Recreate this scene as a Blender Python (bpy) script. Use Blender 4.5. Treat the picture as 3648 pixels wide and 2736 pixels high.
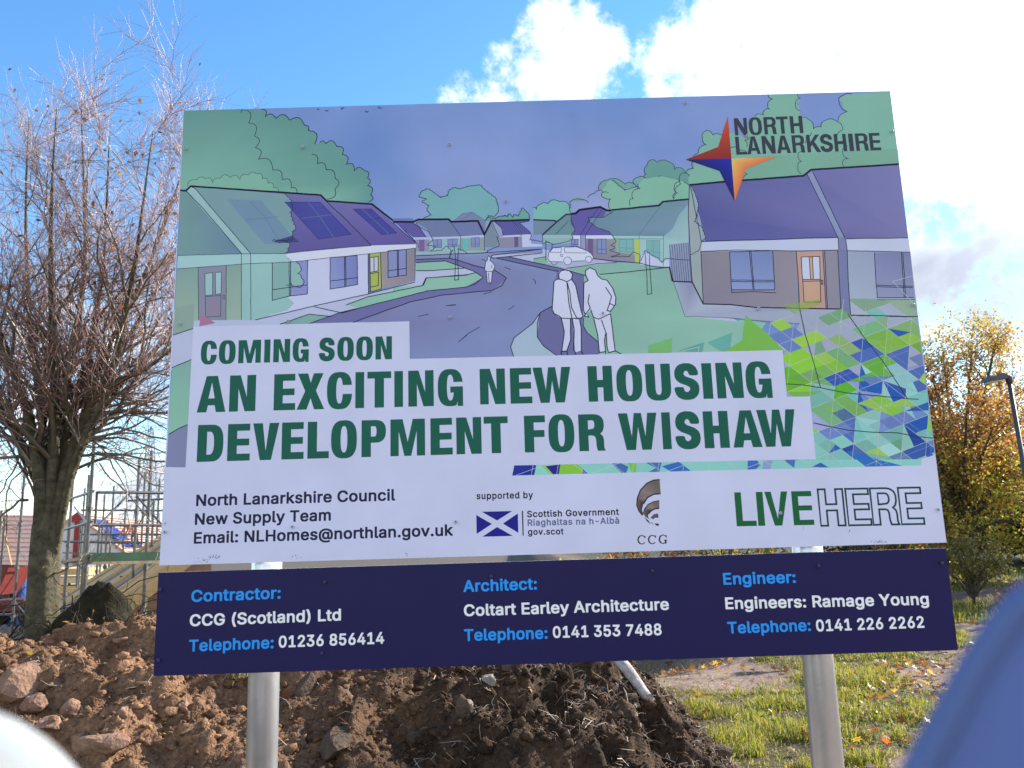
import bpy, bmesh, math, random, json
import numpy as np
from mathutils import Vector, Matrix
from mathutils.geometry import tessellate_polygon
R = math.radians
scene = bpy.context.scene
COL = scene.collection
for _o in list(bpy.data.objects):
    bpy.data.objects.remove(_o)

# ------------------------------------------------------------------ camera
EYE = Vector((0.0, 0.0, 1.6))
W0, H0, FPX = 3648.0, 2736.0, 2846.0
YAW, PITCH, ROLL = R(0.3156), R(10.498), R(-1.6864)
_cy, _sy = math.cos(YAW), math.sin(YAW)
FW = Vector((_sy*math.cos(PITCH), _cy*math.cos(PITCH), math.sin(PITCH)))
_rt = Vector((_cy, -_sy, 0)); _up = _rt.cross(FW)
RT = _rt*math.cos(ROLL) + _up*math.sin(ROLL)
UP = -_rt*math.sin(ROLL) + _up*math.cos(ROLL)
cam_d = bpy.data.cameras.new('camera'); cam = bpy.data.objects.new('camera', cam_d); COL.objects.link(cam)
cam_d.sensor_width = 36.0; cam_d.lens = 36.0*FPX/W0; cam_d.clip_start = 0.02; cam_d.clip_end = 3000
cam.matrix_world = Matrix(((RT.x, UP.x, -FW.x, EYE.x), (RT.y, UP.y, -FW.y, EYE.y), (RT.z, UP.z, -FW.z, EYE.z), (0, 0, 0, 1)))
cam_d.dof.use_dof = True; cam_d.dof.focus_distance = 3.6; cam_d.dof.aperture_fstop = 7.0
scene.camera = cam

def ray(px, py):
    "direction of the sight line through pixel (px, py) of the 3648 x 2736 photograph"
    return FW*FPX + RT*(px - W0/2) - UP*(py - H0/2)
def at(px, py, Y):
    "the point where that sight line is Y metres in front of the viewer"
    d = ray(px, py)
    return EYE + d*(Y/d.y)

# ------------------------------------------------------------------ daylight
SUN_AZ, SUN_EL = R(54), R(29)          # to the right of the view, behind the board
sun_d = bpy.data.lights.new('sun', 'SUN'); sun = bpy.data.objects.new('sun', sun_d); COL.objects.link(sun)
sun_d.energy = 4.8; sun_d.angle = R(0.5); sun_d.color = (1.0, 0.93, 0.82)
_s = Vector((math.sin(SUN_AZ)*math.cos(SUN_EL), math.cos(SUN_AZ)*math.cos(SUN_EL), math.sin(SUN_EL)))
sun.rotation_euler = (-_s).to_track_quat('-Z', 'Y').to_euler()
sun.location = (20, 20, 20)
world = bpy.data.worlds.new('World'); scene.world = world; world.use_nodes = True
scene.view_settings.view_transform = 'Standard'; scene.view_settings.look = 'None'
scene.view_settings.gamma = 1.0; scene.view_settings.use_curve_mapping = False
scene.view_settings.exposure = 1.42

def build_world():
    nt = world.node_tree; N = nt.nodes; L = nt.links
    N.clear()
    def nd(t, **k):
        n = N.new(t)
        for a, b in k.items(): setattr(n, a, b)
        return n
    def math_(op, a, b=None, c=None, clamp=False):
        n = nd('ShaderNodeMath', operation=op, use_clamp=clamp)
        for i, v in enumerate((a, b, c)):
            if v is None: continue
            if isinstance(v, (int, float)): n.inputs[i].default_value = v
            else: L.new(v, n.inputs[i])
        return n.outputs[0]
    sky = nd('ShaderNodeTexSky', sky_type='NISHITA', sun_disc=False)
    sky.sun_elevation = SUN_EL; sky.sun_rotation = SUN_AZ
    sky.air_density = 1.0; sky.dust_density = 0.0; sky.ozone_density = 2.2
    hsv = nd('ShaderNodeHueSaturation'); hsv.inputs['Saturation'].default_value = SKY_SAT; hsv.inputs['Value'].default_value = SKY_VAL
    L.new(sky.outputs[0], hsv.inputs['Color'])
    tc = nd('ShaderNodeTexCoord'); g = tc.outputs['Generated']
    n1 = nd('ShaderNodeTexNoise'); n1.inputs['Scale'].default_value = 13; n1.inputs['Detail'].default_value = 10; n1.inputs['Roughness'].default_value = 0.62
    n1.inputs['Distortion'].default_value = 0.35
    L.new(g, n1.inputs['Vector'])
    n2 = nd('ShaderNodeTexNoise'); n2.inputs['Scale'].default_value = 5.0; n2.inputs['Detail'].default_value = 5
    L.new(g, n2.inputs['Vector'])
    tot = None
    for (px, py, rad, w) in CLOUDS:                  # cloud banks as directions on the sky
        d = ray(px, py).normalized(); a = math.atan(rad/FPX)
        dot = nd('ShaderNodeVectorMath', operation='DOT_PRODUCT'); L.new(g, dot.inputs[0]); dot.inputs[1].default_value = d
        mr = nd('ShaderNodeMapRange', interpolation_type='SMOOTHSTEP'); L.new(dot.outputs['Value'], mr.inputs[0])
        mr.inputs[1].default_value = math.cos(a*1.8); mr.inputs[2].default_value = math.cos(a*0.3); mr.inputs[3].default_value = 0; mr.inputs[4].default_value = w
        tot = mr.outputs[0] if tot is None else math_('MAXIMUM', tot, mr.outputs[0])
    for (d, deg, w) in FILL_CLOUDS:
        d = Vector(d).normalized(); a = R(deg)
        dot = nd('ShaderNodeVectorMath', operation='DOT_PRODUCT'); L.new(g, dot.inputs[0]); dot.inputs[1].default_value = d
        mr = nd('ShaderNodeMapRange', interpolation_type='SMOOTHSTEP'); L.new(dot.outputs['Value'], mr.inputs[0])
        mr.inputs[1].default_value = math.cos(a); mr.inputs[2].default_value = math.cos(a*0.6); mr.inputs[3].default_value = 0; mr.inputs[4].default_value = w
        tot = math_('MAXIMUM', tot, mr.outputs[0])
    nz = math_('MULTIPLY', math_('SUBTRACT', n1.outputs['Fac'], 0.5), 2.6)
    n3 = nd('ShaderNodeTexNoise'); n3.inputs['Scale'].default_value = 34; n3.inputs['Detail'].default_value = 8; n3.inputs['Roughness'].default_value = 0.68; L.new(g, n3.inputs['Vector'])
    nz = math_('ADD', nz, math_('MULTIPLY', math_('SUBTRACT', n3.outputs['Fac'], 0.5), 1.7))
    m = math_('ADD', tot, math_('MULTIPLY', nz, math_('MULTIPLY', tot, 3.0, clamp=True)))
    mk = nd('ShaderNodeMapRange', interpolation_type='SMOOTHSTEP'); L.new(m, mk.inputs[0])
    mk.inputs[1].default_value = 0.27; mk.inputs[2].default_value = 1.10
    # cloud body: bright tops, blue-grey bellies
    bl = nd('ShaderNodeMapRange', interpolation_type='SMOOTHSTEP'); L.new(n2.outputs['Fac'], bl.inputs[0]); bl.inputs[1].default_value = 0.42; bl.inputs[2].default_value = 0.62
    sep = nd('ShaderNodeSeparateXYZ'); L.new(g, sep.inputs[0])
    low = nd('ShaderNodeMapRange'); L.new(sep.outputs['Z'], low.inputs[0]); low.inputs[1].default_value = 0.46; low.inputs[2].default_value = 0.30
    gr = math_('MULTIPLY', bl.outputs[0], low.outputs[0], clamp=True)
    for (px, py, rad, w) in GREY_BELLIES:
        d = ray(px, py).normalized(); a = math.atan(rad/FPX)
        dot = nd('ShaderNodeVectorMath', operation='DOT_PRODUCT'); L.new(g, dot.inputs[0]); dot.inputs[1].default_value = d
        mr = nd('ShaderNodeMapRange', interpolation_type='SMOOTHSTEP'); L.new(dot.outputs['Value'], mr.inputs[0])
        mr.inputs[1].default_value = math.cos(a*1.6); mr.inputs[2].default_value = math.cos(a*.3); mr.inputs[4].default_value = w
        gr = math_('MAXIMUM', gr, math_('MULTIPLY', mr.outputs[0], math_('ADD', n1.outputs['Fac'], .45), clamp=True))
    cc = nd('ShaderNodeMix', data_type='RGBA'); L.new(gr, cc.inputs[0])
    cc.inputs[6].default_value = (*CLOUD_HI, 1); cc.inputs[7].default_value = (*CLOUD_LO, 1)
    sd_ = nd('ShaderNodeVectorMath', operation='DOT_PRODUCT'); L.new(g, sd_.inputs[0]); sd_.inputs[1].default_value = _s
    gl = nd('ShaderNodeMapRange', interpolation_type='SMOOTHSTEP'); L.new(sd_.outputs['Value'], gl.inputs[0]); gl.inputs[1].default_value = .88; gl.inputs[2].default_value = .995; gl.inputs[3].default_value = 1.0; gl.inputs[4].default_value = 2.2
    cs = nd('ShaderNodeVectorMath', operation='SCALE'); L.new(cc.outputs[2], cs.inputs[0]); L.new(gl.outputs[0], cs.inputs['Scale'])
    mx = nd('ShaderNodeMix', data_type='RGBA'); L.new(mk.outputs[0], mx.inputs[0]); L.new(hsv.outputs[0], mx.inputs[6]); L.new(cs.outputs[0], mx.inputs[7])
    bg = nd('ShaderNodeBackground'); bg.inputs['Strength'].default_value = 0.11; L.new(mx.outputs[2], bg.inputs['Color'])
    out = nd('ShaderNodeOutputWorld'); L.new(bg.outputs[0], out.inputs[0])
k = 1.649
CLOUDS = [(1225*k, 60*k, 62*k, .95), (1262*k, 130*k, 66*k, .95), (1170*k, 85*k, 45*k, .7), (1240*k, 190*k, 85*k, .9), (1120*k, 215*k, 80*k, .8), (1020*k, 232*k, 60*k, .7), (1340*k, 205*k, 50*k, .6),
          (1475*k, 160*k, 78*k, .95), (1580*k, 160*k, 120*k, 1.0), (1720*k, 130*k, 170*k, 1.2), (1840*k, 90*k, 200*k, 1.2), (2060*k, 60*k, 230*k, 1.2), (2300*k, 60*k, 260*k, 1.2),
          (2110*k, 330*k, 100*k, .62), (1990*k, 500*k, 100*k, .55), (2190*k, 575*k, 130*k, .95), (2040*k, 600*k, 100*k, .9), (2600*k, 300*k, 260*k, .9), (60*k, 800*k, 130*k, .62), (330*k, 720*k, 130*k, .55), (700*k, 800*k, 220*k, .5),
          (200*k, 1120*k, 100*k, .75), (20*k, 1090*k, 90*k, .6), (350*k, 1090*k, 90*k, .75), (1300*k, 900*k, 400*k, .5)]
GREY_BELLIES = [(2150*k, 590*k, 110*k, 1.0), (2020*k, 610*k, 80*k, .9), (2210*k, 470*k, 60*k, .6), (1990*k, 420*k, 60*k, .5), (280*k, 1060*k, 60*k, .7)]
FILL_CLOUDS = [((.35, -1, .42), 46, .9), ((-.9, -.6, .45), 38, .85)]  # unseen clouds added behind the viewer to brighten the board's shaded face
SKY_SAT, SKY_VAL = 1.22, 1.10
CLOUD_HI, CLOUD_LO = (5.2, 5.4, 5.8), (2.1, 2.3, 2.8)
build_world()

# ------------------------------------------------------------------ small tools
def lin(c):
    return tuple(((v/255)/12.92 if v/255 <= .04045 else ((v/255+.055)/1.055)**2.4) for v in c)
def newobj(name, verts, faces, mats=(), parent=None, smooth=False, fcol=None, vcol=None, fmat=None):
    me = bpy.data.meshes.new(name)
    if isinstance(faces, np.ndarray): faces = [faces]
    if len(faces) and isinstance(faces[0], np.ndarray):
        V = np.asarray(verts, dtype=np.float32); me.vertices.add(len(V)); me.vertices.foreach_set('co', V.ravel())
        tot = np.concatenate([np.full(len(f), f.shape[1], dtype=np.int32) for f in faces]); idx = np.concatenate([f.ravel() for f in faces]).astype(np.int32)
        me.loops.add(len(idx)); me.loops.foreach_set('vertex_index', idx); me.polygons.add(len(tot))
        me.polygons.foreach_set('loop_start', (np.cumsum(tot)-tot).astype(np.int32)); me.update(calc_edges=True)
    else:
        me.from_pydata([tuple(v) for v in verts], [], faces)
    for m in (mats if isinstance(mats, (list, tuple)) else [mats]): me.materials.append(m)
    if vcol is not None:
        a = me.color_attributes.new('Col', 'FLOAT_COLOR', 'POINT'); a.data.foreach_set('color', np.asarray(vcol, dtype=np.float32).ravel())
    if fmat is not None: me.polygons.foreach_set('material_index', np.asarray(fmat, dtype=np.int32))
    if smooth: me.polygons.foreach_set('use_smooth', np.ones(len(me.polygons), dtype=bool))
    me.update()
    o = bpy.data.objects.new(name, me); COL.objects.link(o)
    if parent: o.parent = parent
    return o
def tag(o, label=None, cat=None, group=None, kind=None):
    if label: o['label'] = label
    if cat: o['category'] = cat
    if group: o['group'] = group
    if kind: o['kind'] = kind
    return o
def empty(name, loc=(0, 0, 0), rz=0.0):
    o = bpy.data.objects.new(name, None); COL.objects.link(o); o.location = loc; o.rotation_euler = (0, 0, rz); o.empty_display_size = .1
    return o
def rehome(o, loc):
    "move an object's origin to loc without moving its geometry"
    loc = Vector(loc); o.data.transform(Matrix.Translation(-loc)); o.location = loc
    return o
def copy_tree(o, parent=None):
    c = o.copy(); COL.objects.link(c)
    if parent: c.parent = parent
    for ch in list(o.children): copy_tree(ch, c)
    return c
class MB:
    "collects shapes into one mesh"
    def __init__(s): s.v = []; s.f = []; s.c = []; s.col = (1, 1, 1, 1); s.m = []; s.mi = 0
    def add(s, vs, fs):
        b = len(s.v); s.v += [tuple(v) for v in vs]; s.f += [tuple(b+i for i in f) for f in fs]; s.c += [s.col]*len(vs); s.m += [s.mi]*len(fs)
    def box(s, c, d, rot=None):
        c = Vector(c); hx, hy, hz = d[0]/2, d[1]/2, d[2]/2
        vs = [Vector((x, y, z)) for z in (-hz, hz) for y in (-hy, hy) for x in (-hx, hx)]
        if rot is not None: vs = [rot @ v for v in vs]
        s.add([c+v for v in vs], [(0, 2, 3, 1), (4, 5, 7, 6), (0, 1, 5, 4), (2, 6, 7, 3), (0, 4, 6, 2), (1, 3, 7, 5)])
    def bar(s, a, b, w, h, up=(0, 0, 1)):
        a, b = Vector(a), Vector(b); d = (b-a).normalized(); u = Vector(up); r = d.cross(u)
        if r.length < 1e-4: r = d.cross(Vector((1, 0, 0)))
        r.normalize(); u = r.cross(d)
        vs = [p + r*(sx*w/2) + u*(sz*h/2) for p in (a, b) for sx, sz in ((-1, -1), (1, -1), (1, 1), (-1, 1))]
        s.add(vs, [(0, 1, 2, 3), (7, 6, 5, 4), (0, 4, 5, 1), (1, 5, 6, 2), (2, 6, 7, 3), (3, 7, 4, 0)])
    def tube(s, pts, rads, n=8, caps=True):
        pts = [Vector(p) for p in pts]
        if not isinstance(rads, (list, tuple)): rads = [rads]*len(pts)
        vs = []; ref = None
        for i, p in enumerate(pts):
            d = (pts[min(i+1, len(pts)-1)] - pts[max(i-1, 0)])
            if d.length < 1e-9: d = Vector((0, 0, 1))
            d.normalize()
            if ref is None: ref = d.orthogonal().normalized()
            ref = (ref - d*ref.dot(d))
            if ref.length < 1e-6: ref = d.orthogonal()
            ref.normalize(); q = d.cross(ref)
            for k in range(n):
                t = 2*math.pi*k/n; vs.append(p + (ref*math.cos(t) + q*math.sin(t))*rads[i])
        fs = [(i*n+k, i*n+(k+1) % n, (i+1)*n+(k+1) % n, (i+1)*n+k) for i in range(len(pts)-1) for k in range(n)]
        if caps: fs += [tuple(range(n-1, -1, -1)), tuple((len(pts)-1)*n+k for k in range(n))]
        s.add(vs, fs)
    def build(s, name, mats, parent=None, smooth=False, cols=False):
        return newobj(name, s.v, s.f, mats, parent, smooth, vcol=s.c if cols else None, fmat=s.m if isinstance(mats, (list, tuple)) else None)
def mat(name, base=(.5, .5, .5), rough=.6, metal=0.0, noise=0.0, nscale=8.0, spec=.4, bump=0.0, bscale=30.0, base2=None, attr=False, transl=0.0, coord='Object', detail=6.0):
    "principled material with a noise that varies the colour and a noise bump"
    m = bpy.data.materials.new(name); m.use_nodes = True; nt = m.node_tree; N = nt.nodes; L = nt.links
    p = N['Principled BSDF']; p.inputs['Roughness'].default_value = rough; p.inputs['Metallic'].default_value = metal
    p.inputs['Specular IOR Level'].default_value = spec
    tc = N.new('ShaderNodeTexCoord'); src = None
    if attr:
        a = N.new('ShaderNodeAttribute'); a.attribute_name = 'Col'; src = a.outputs['Color']
    if noise or base2 is not None:
        n = N.new('ShaderNodeTexNoise'); n.inputs['Scale'].default_value = nscale; n.inputs['Detail'].default_value = detail; n.inputs['Roughness'].default_value = .65
        L.new(tc.outputs[coord], n.inputs['Vector'])
        mr = N.new('ShaderNodeMapRange'); L.new(n.outputs['Fac'], mr.inputs[0]); mr.inputs[1].default_value = .3; mr.inputs[2].default_value = .7
        mx = N.new('ShaderNodeMix'); mx.data_type = 'RGBA'
        if attr:
            mr.inputs[3].default_value = 1-noise; mr.inputs[4].default_value = 1+noise*.6
            mx.blend_type = 'MULTIPLY'; mx.inputs[0].default_value = 1; L.new(src, mx.inputs[6]); L.new(mr.outputs[0], mx.inputs[7])
        else:
            b2 = base2 if base2 is not None else tuple(v*(1-noise) for v in base)
            L.new(mr.outputs[0], mx.inputs[0]); mx.inputs[6].default_value = (*base, 1); mx.inputs[7].default_value = (*b2, 1)
        src = mx.outputs[2]
    if src is not None: L.new(src, p.inputs['Base Color'])
    else: p.inputs['Base Color'].default_value = (*base, 1)
    if bump:
        n2 = N.new('ShaderNodeTexNoise'); n2.inputs['Scale'].default_value = bscale; n2.inputs['Detail'].default_value = 6; L.new(tc.outputs[coord], n2.inputs['Vector'])
        b = N.new('ShaderNodeBump'); b.inputs['Strength'].default_value = bump; b.inputs['Distance'].default_value = .02; L.new(n2.outputs['Fac'], b.inputs['Height']); L.new(b.outputs[0], p.inputs['Normal'])
    if transl:
        t = N.new('ShaderNodeBsdfTranslucent'); ms = N.new('ShaderNodeMixShader'); ms.inputs[0].default_value = transl
        if src is not None: L.new(src, t.inputs[0])
        else: t.inputs[0].default_value = (*base, 1)
        L.new(p.outputs[0], ms.inputs[1]); L.new(t.outputs[0], ms.inputs[2]); L.new(ms.outputs[0], N['Material Output'].inputs[0])
    return m
_NT = {}
def fbm(x, y, z=0.0, oct=5, seed=0, gain=.5):
    "value noise on numpy arrays, about 0..1"
    if seed not in _NT: _NT[seed] = np.random.RandomState(seed).rand(64, 64, 64)
    T = _NT[seed]
    x = np.asarray(x, float); y = np.asarray(y, float); z = np.zeros_like(x)+z
    o = np.zeros_like(x); a = 1.0; s = 0.0
    for k in range(oct):
        f = 2.0**k; X, Y, Z = x*f+k*17.3, y*f+k*9.1, z*f+k*5.7
        i, j, l = np.floor(X).astype(int), np.floor(Y).astype(int), np.floor(Z).astype(int)
        u, v, w = X-i, Y-j, Z-l; u, v, w = u*u*(3-2*u), v*v*(3-2*v), w*w*(3-2*w)
        g = lambda di, dj, dl: T[(i+di) & 63, (j+dj) & 63, (l+dl) & 63]
        r = ((g(0, 0, 0)*(1-u)+g(1, 0, 0)*u)*(1-v)+(g(0, 1, 0)*(1-u)+g(1, 1, 0)*u)*v)*(1-w)+((g(0, 0, 1)*(1-u)+g(1, 0, 1)*u)*(1-v)+(g(0, 1, 1)*(1-u)+g(1, 1, 1)*u)*v)*w
        o += a*r; s += a; a *= gain
    return o/s

# ================================================================== the development board
SD = 2.55
CROPS = dict(A=(560, 320, 2), B=(1400, 600, 3.6867), C=(1900, 600, 3.6867), D=(2300, 320, 2), E=(560, 920, 2), F=(1600, 900, 2.765), G=(2300, 950, 2),
             J=(560, 1600, 2), K=(1600, 1600, 2.4578), L=(2500, 1600, 2.4578), M=(660, 1120, 2.0109), N=(1760, 1220, 1.8433), Q=(2400, 380, 2.765),
             O=(912, 2052, 2.4254), P=(1824, 2052, 2.4254), S=(0, 0, 1))
SX = 0.128
def pix(c, x, y):
    o = CROPS[c]; return o[0]+x/o[2], o[1]+y/o[2]
def pl(px, py):
    p = at(px, py, SD); return np.array((p.x-SX, p.z))
def S(s):
    "'A 1,2 3,4 B 5,6' -> points on the board's face, in metres"
    out = []; c = 'S'
    for t in s.split():
        if ',' in t:
            x, y = t.split(','); out.append(pl(*pix(c, float(x), float(y))))
        else: c = t
    return out
WHITE_SEEN = lin((172, 174, 226)); PAPER = (.68, .69, .87)
def ink(c):
    if c[1] > c[0]+12 and c[1] > c[2]-8: c = (c[0], c[1]*.94, c[2]*1.01)
    l = lin(c); return tuple(min(.9, PAPER[i]*l[i]/WHITE_SEEN[i]) for i in range(3))
class Art:
    "flat printed shapes on the face of the board, each a hair above the one before"
    step = 0.0000035
    def __init__(s): s.v = []; s.f = []; s.c = []; s.n = 1; s.lines = []
    def tri(s, loops, col, alpha=1.0):
        s.n += 1; y = -s.step*s.n
        L = [[Vector((p[0], p[1], 0)) for p in l] for l in loops]
        b = len(s.v)
        for l in loops:
            for p in l: s.v.append((p[0], y, p[1]))
        nv = sum(len(l) for l in loops)
        cols = [col[int(i*len(col)/nv)] for i in range(nv)] if isinstance(col, list) else [col]*nv
        s.c += [(*ink(c), alpha) for c in cols]
        for t in tessellate_polygon(L):
            p, q, r = (s.v[b+i] for i in t)
            cr = (q[0]-p[0])*(r[2]-p[2])-(q[2]-p[2])*(r[0]-p[0])
            if abs(cr) < 1e-12: continue
            s.f.append(tuple(b+i for i in (t if cr > 0 else t[::-1])))
    def poly(s, pts, col, alpha=1.0):
        s.tri([S(pts) if isinstance(pts, str) else pts], col, alpha)
    def line(s, pts, w=2.2, col=(26, 26, 62), alpha=1.0, wob=.25, closed=False, straight=False):
        pts = S(pts) if isinstance(pts, str) else [np.array(p) for p in pts]
        if closed: pts = pts+pts[:1]
        P = [pts[0]]
        for a, b in zip(pts, pts[1:]):
            n = 1 if straight else max(1, int(np.linalg.norm(b-a)/.02))
            for k in range(1, n+1):
                q = a+(b-a)*k/n
                if k < n: q = q+np.array((RNG.gauss(0, 1), RNG.gauss(0, 1)))*.0009*wob*4*.3
                P.append(q)
        s.n += .4; y = -s.step*s.n; hw = w*.00057; b0 = len(s.v)
        for i, p in enumerate(P):
            d0 = P[i]-P[max(i-1, 0)]; d1 = P[min(i+1, len(P)-1)]-P[i]
            t = d0/(np.linalg.norm(d0)+1e-9)+d1/(np.linalg.norm(d1)+1e-9)
            if closed and i in (0, len(P)-1):
                d0 = P[-1]-P[-2]; d1 = P[1]-P[0]; t = d0/np.linalg.norm(d0)+d1/np.linalg.norm(d1)
            t = t/(np.linalg.norm(t)+1e-9); nn = np.array((-t[1], t[0]))
            c = max(.45, abs(np.dot(t, d1/(np.linalg.norm(d1)+1e-9))) if i < len(P)-1 else 1); h = hw/c
            for sg in (-1, 1): s.v.append((p[0]+nn[0]*h*sg, y, p[1]+nn[1]*h*sg)); s.c.append((*ink(col), alpha))
        for i in range(len(P)-1): s.f.append((b0+2*i, b0+2*i+2, b0+2*i+3, b0+2*i+1))
    def build(s, name, m, parent):
        return newobj(name, s.v, s.f, m, parent, vcol=s.c)
RNG = random.Random(4)
def scal(cusps, h=.33, side=1, n=5, jit=.15):
    "a scalloped outline through the cusps, each arc bulging to the left (side=1) of travel"
    P = S(cusps) if isinstance(cusps, str) else cusps
    out = [P[0]]
    for a, b in zip(P, P[1:]):
        d = b-a; nn = np.array((-d[1], d[0]))*side; hh = h*(1+RNG.uniform(-jit, jit))
        for k in range(1, n+1):
            t = k/n; out.append(a+d*t+nn*hh*math.sin(math.pi*t**.85)*(1 if k < n else 0))
    return out
def frill(pts, amp=.006, step=.012):
    "a small-leaved ragged outline"
    P = S(pts) if isinstance(pts, str) else pts
    out = [P[0]]
    for a, b in zip(P, P[1:]):
        L_ = np.linalg.norm(b-a); n = max(2, int(L_/step)); d = (b-a)/n; u = np.array((-d[1], d[0]))/(np.linalg.norm(d)+1e-9)
        for k in range(n):
            out.append(a+d*(k+.5)+u*amp*RNG.uniform(.5, 1.2)); out.append(a+d*(k+1))
    return out

def ink_material(name, rough=.42):
    m = bpy.data.materials.new(name); m.use_nodes = True; nt = m.node_tree; N = nt.nodes; L = nt.links
    p = N['Principled BSDF']; p.inputs['Roughness'].default_value = rough; p.inputs['Specular IOR Level'].default_value = .14
    a = N.new('ShaderNodeAttribute'); a.attribute_name = 'Col'
    tc = N.new('ShaderNodeTexCoord'); n = N.new('ShaderNodeTexNoise'); n.inputs['Scale'].default_value = 5; n.inputs['Detail'].default_value = 4
    L.new(tc.outputs['Object'], n.inputs['Vector'])
    mr = N.new('ShaderNodeMapRange'); L.new(n.outputs['Fac'], mr.inputs[0]); mr.inputs[1].default_value = .3; mr.inputs[2].default_value = .7; mr.inputs[3].default_value = .95; mr.inputs[4].default_value = 1.04
    mx = N.new('ShaderNodeMix'); mx.data_type = 'RGBA'; mx.blend_type = 'MULTIPLY'; mx.inputs[0].default_value = 1
    L.new(a.outputs['Color'], mx.inputs[6]); L.new(mr.outputs[0], mx.inputs[7]); L.new(mx.outputs[2], p.inputs['Base Color'])
    t = N.new('ShaderNodeBsdfTransparent'); ms = N.new('ShaderNodeMixShader')
    L.new(a.outputs['Alpha'], ms.inputs[0]); L.new(t.outputs[0], ms.inputs[1]); L.new(p.outputs[0], ms.inputs[2]); L.new(ms.outputs[0], N['Material Output'].inputs[0])
    return m
M_INK = ink_material('printed_ink')
M_EDGE = mat('board_edge', (.7, .7, .72), rough=.4)
M_GALV = mat('galvanised_steel', (.70, .72, .74), rough=.30, metal=.72, base2=(.56, .58, .60), nscale=9, bump=.06, bscale=60)
M_ZINC = mat('zinc_screw', (.32, .33, .36), rough=.35, metal=.8)
M_SOCKET = mat('screw_socket', (.04, .04, .05), rough=.6)

sign = empty('information_board', (SX, SD, 0))
tag(sign, 'large printed housing development board with navy strip below, on two galvanised posts', 'sign')

def panel(name, corners, m, thick=.006):
    "a flat sheet from four picture corners TL TR BR BL, made true"
    q = S(corners); x0 = (q[0][0]+q[3][0])/2; x1 = (q[1][0]+q[2][0])/2
    vs = [(p[0], 0, p[1]) for p in q]+[(p[0], thick, p[1]) for p in q]
    return newobj(name, vs, [(3, 2, 1, 0), (4, 5, 6, 7), (0, 1, 5, 4), (1, 2, 6, 5), (2, 3, 7, 6), (3, 0, 4, 7)], [M_INK, M_EDGE], sign, vcol=[(*ink(m), 1)]*8, fmat=[0, 1, 1, 1, 1, 1])
panel('main_panel', 'S 655,394 3171,324 3371.5,1932.8 568.5,2014.5', (172, 174, 226))
panel('lower_panel', 'S 564,2040 3369.5,1952.4 3413,2315.9 546.3,2408.6', (27, 24, 74))

# ---- the drawing -------------------------------------------------
a = Art(); W_ = (172, 174, 226)
GRN, GRN2, GRN3 = (118, 164, 162), (98, 146, 148), (124, 174, 168)
PUR, PURD = (88, 84, 160), (60, 62, 152)
def quadgrid(pts4, nx, nz, fn):
    "a print area filled with a washed tint that varies over it"
    q = pts4; b = len(a.v); a.n += 1; y = -a.step*a.n
    for j in range(nz+1):
        for i in range(nx+1):
            u, v = i/nx, j/nz
            p = (q[0]*(1-u)+q[1]*u)*(1-v)+(q[3]*(1-u)+q[2]*u)*v
            a.v.append((p[0], y, p[1])); a.c.append((*ink(fn(u, v)), 1))
    for j in range(nz):
        for i in range(nx):
            k = b+j*(nx+1)+i; a.f.append((k, k+nx+1, k+nx+2, k+1))
def wash(u, v):
    n = float(fbm(np.array([u*5.0]), np.array([v*3.0]), 0, 4, 3)[0]); n2 = float(fbm(np.array([u*3.0+7]), np.array([v*2.4]), 0, 3, 5)[0])
    t = min(1, max(0, (n-.42)*3.0))*(.25+.75*min(1, v*2.2)); w = min(1, max(0, (n2-.45)*2.5))
    c0 = np.array((92+12*w, 118+10*w, 194+10*w)); c1 = np.array((150, 152, 214))
    return tuple(c0*(1-t)+c1*t)
quadgrid(S('S 655,394 3171,324 3331,1619 592.5,1660'), 60, 44, wash)
# trees behind the houses on the left
tl = scal('A 745,137 770,190 848,203 945,215 1050,253 1078,290 1122,388', .38)
t2 = scal('A 1160,376 1200,384 1280,404 1320,460 1350,530 1405,576 1476,575 1500,628 1500,682 1522,748 1506,800', .38)
a.tri([S('A 190,148')+tl+t2+S('A 1210,800 240,690 163,716')], [(88, 136, 140)]+[(88, 138, 142)]*(len(tl)+len(t2))+[(112, 164, 158)]*3)
a.tri([scal('A 217,690 285,640 345,632 395,662 450,630 520,625 590,640 650,605 710,600 750,632 790,665 830,700 865,720', .32)+S('A 865,728 245,690')], (112, 164, 156))
a.line(tl, 2.6); a.line(t2, 2.4)
a.line(scal('A 217,690 285,640 345,632 395,662 450,630 520,625 590,640 650,605 710,600 750,632 790,665 830,700 865,722', .32), 1.8, (48, 84, 104))
a.line(S('A 595,162 602,143 628,146')+scal('A 610,143 652,235 693,328 700,412 722,494 825,572 890,640 955,698 998,735', .36), 2.0)
a.line(scal('A 1100,458 1142,525 1205,570 1268,630 1266,708 1210,780', .34), 2.2)
# the house on the left
a.poly('A 163,716 205,720 605,1168 148,1180', [(100, 130, 150), (100, 130, 150), (92, 116, 158), (104, 134, 152)])
a.poly('A 250,690 1165,750 1210,792 1527,1108 920,1166 665,1168', [(96, 94, 165), (98, 96, 166), (96, 92, 165), (86, 76, 152), (84, 76, 152), (84, 76, 152)])
a.poly(S('A 250,690')+frill('A 905,742 945,780 965,850 945,872 960,930 985,985 960,1010 965,1060 905,1072 945,1100 915,1162', .005)+S('A 665,1168'), (108, 136, 162))
a.poly('A 205,720 240,686 270,700 668,1168 602,1168', (134, 164, 188))
a.poly('A 1210,796 1530,815 1858,1100 1527,1110', [(98, 94, 166), (100, 92, 166), (86, 76, 154), (86, 78, 154)])
a.poly('A 495,780 740,787 960,1040 900,1070 850,1098 765,1100', (100, 124, 166))
a.poly('A 910,800 1160,800 1382,1030 1150,1064', [(62, 62, 146), (66, 66, 156), (60, 62, 152), (62, 66, 152)])
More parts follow.
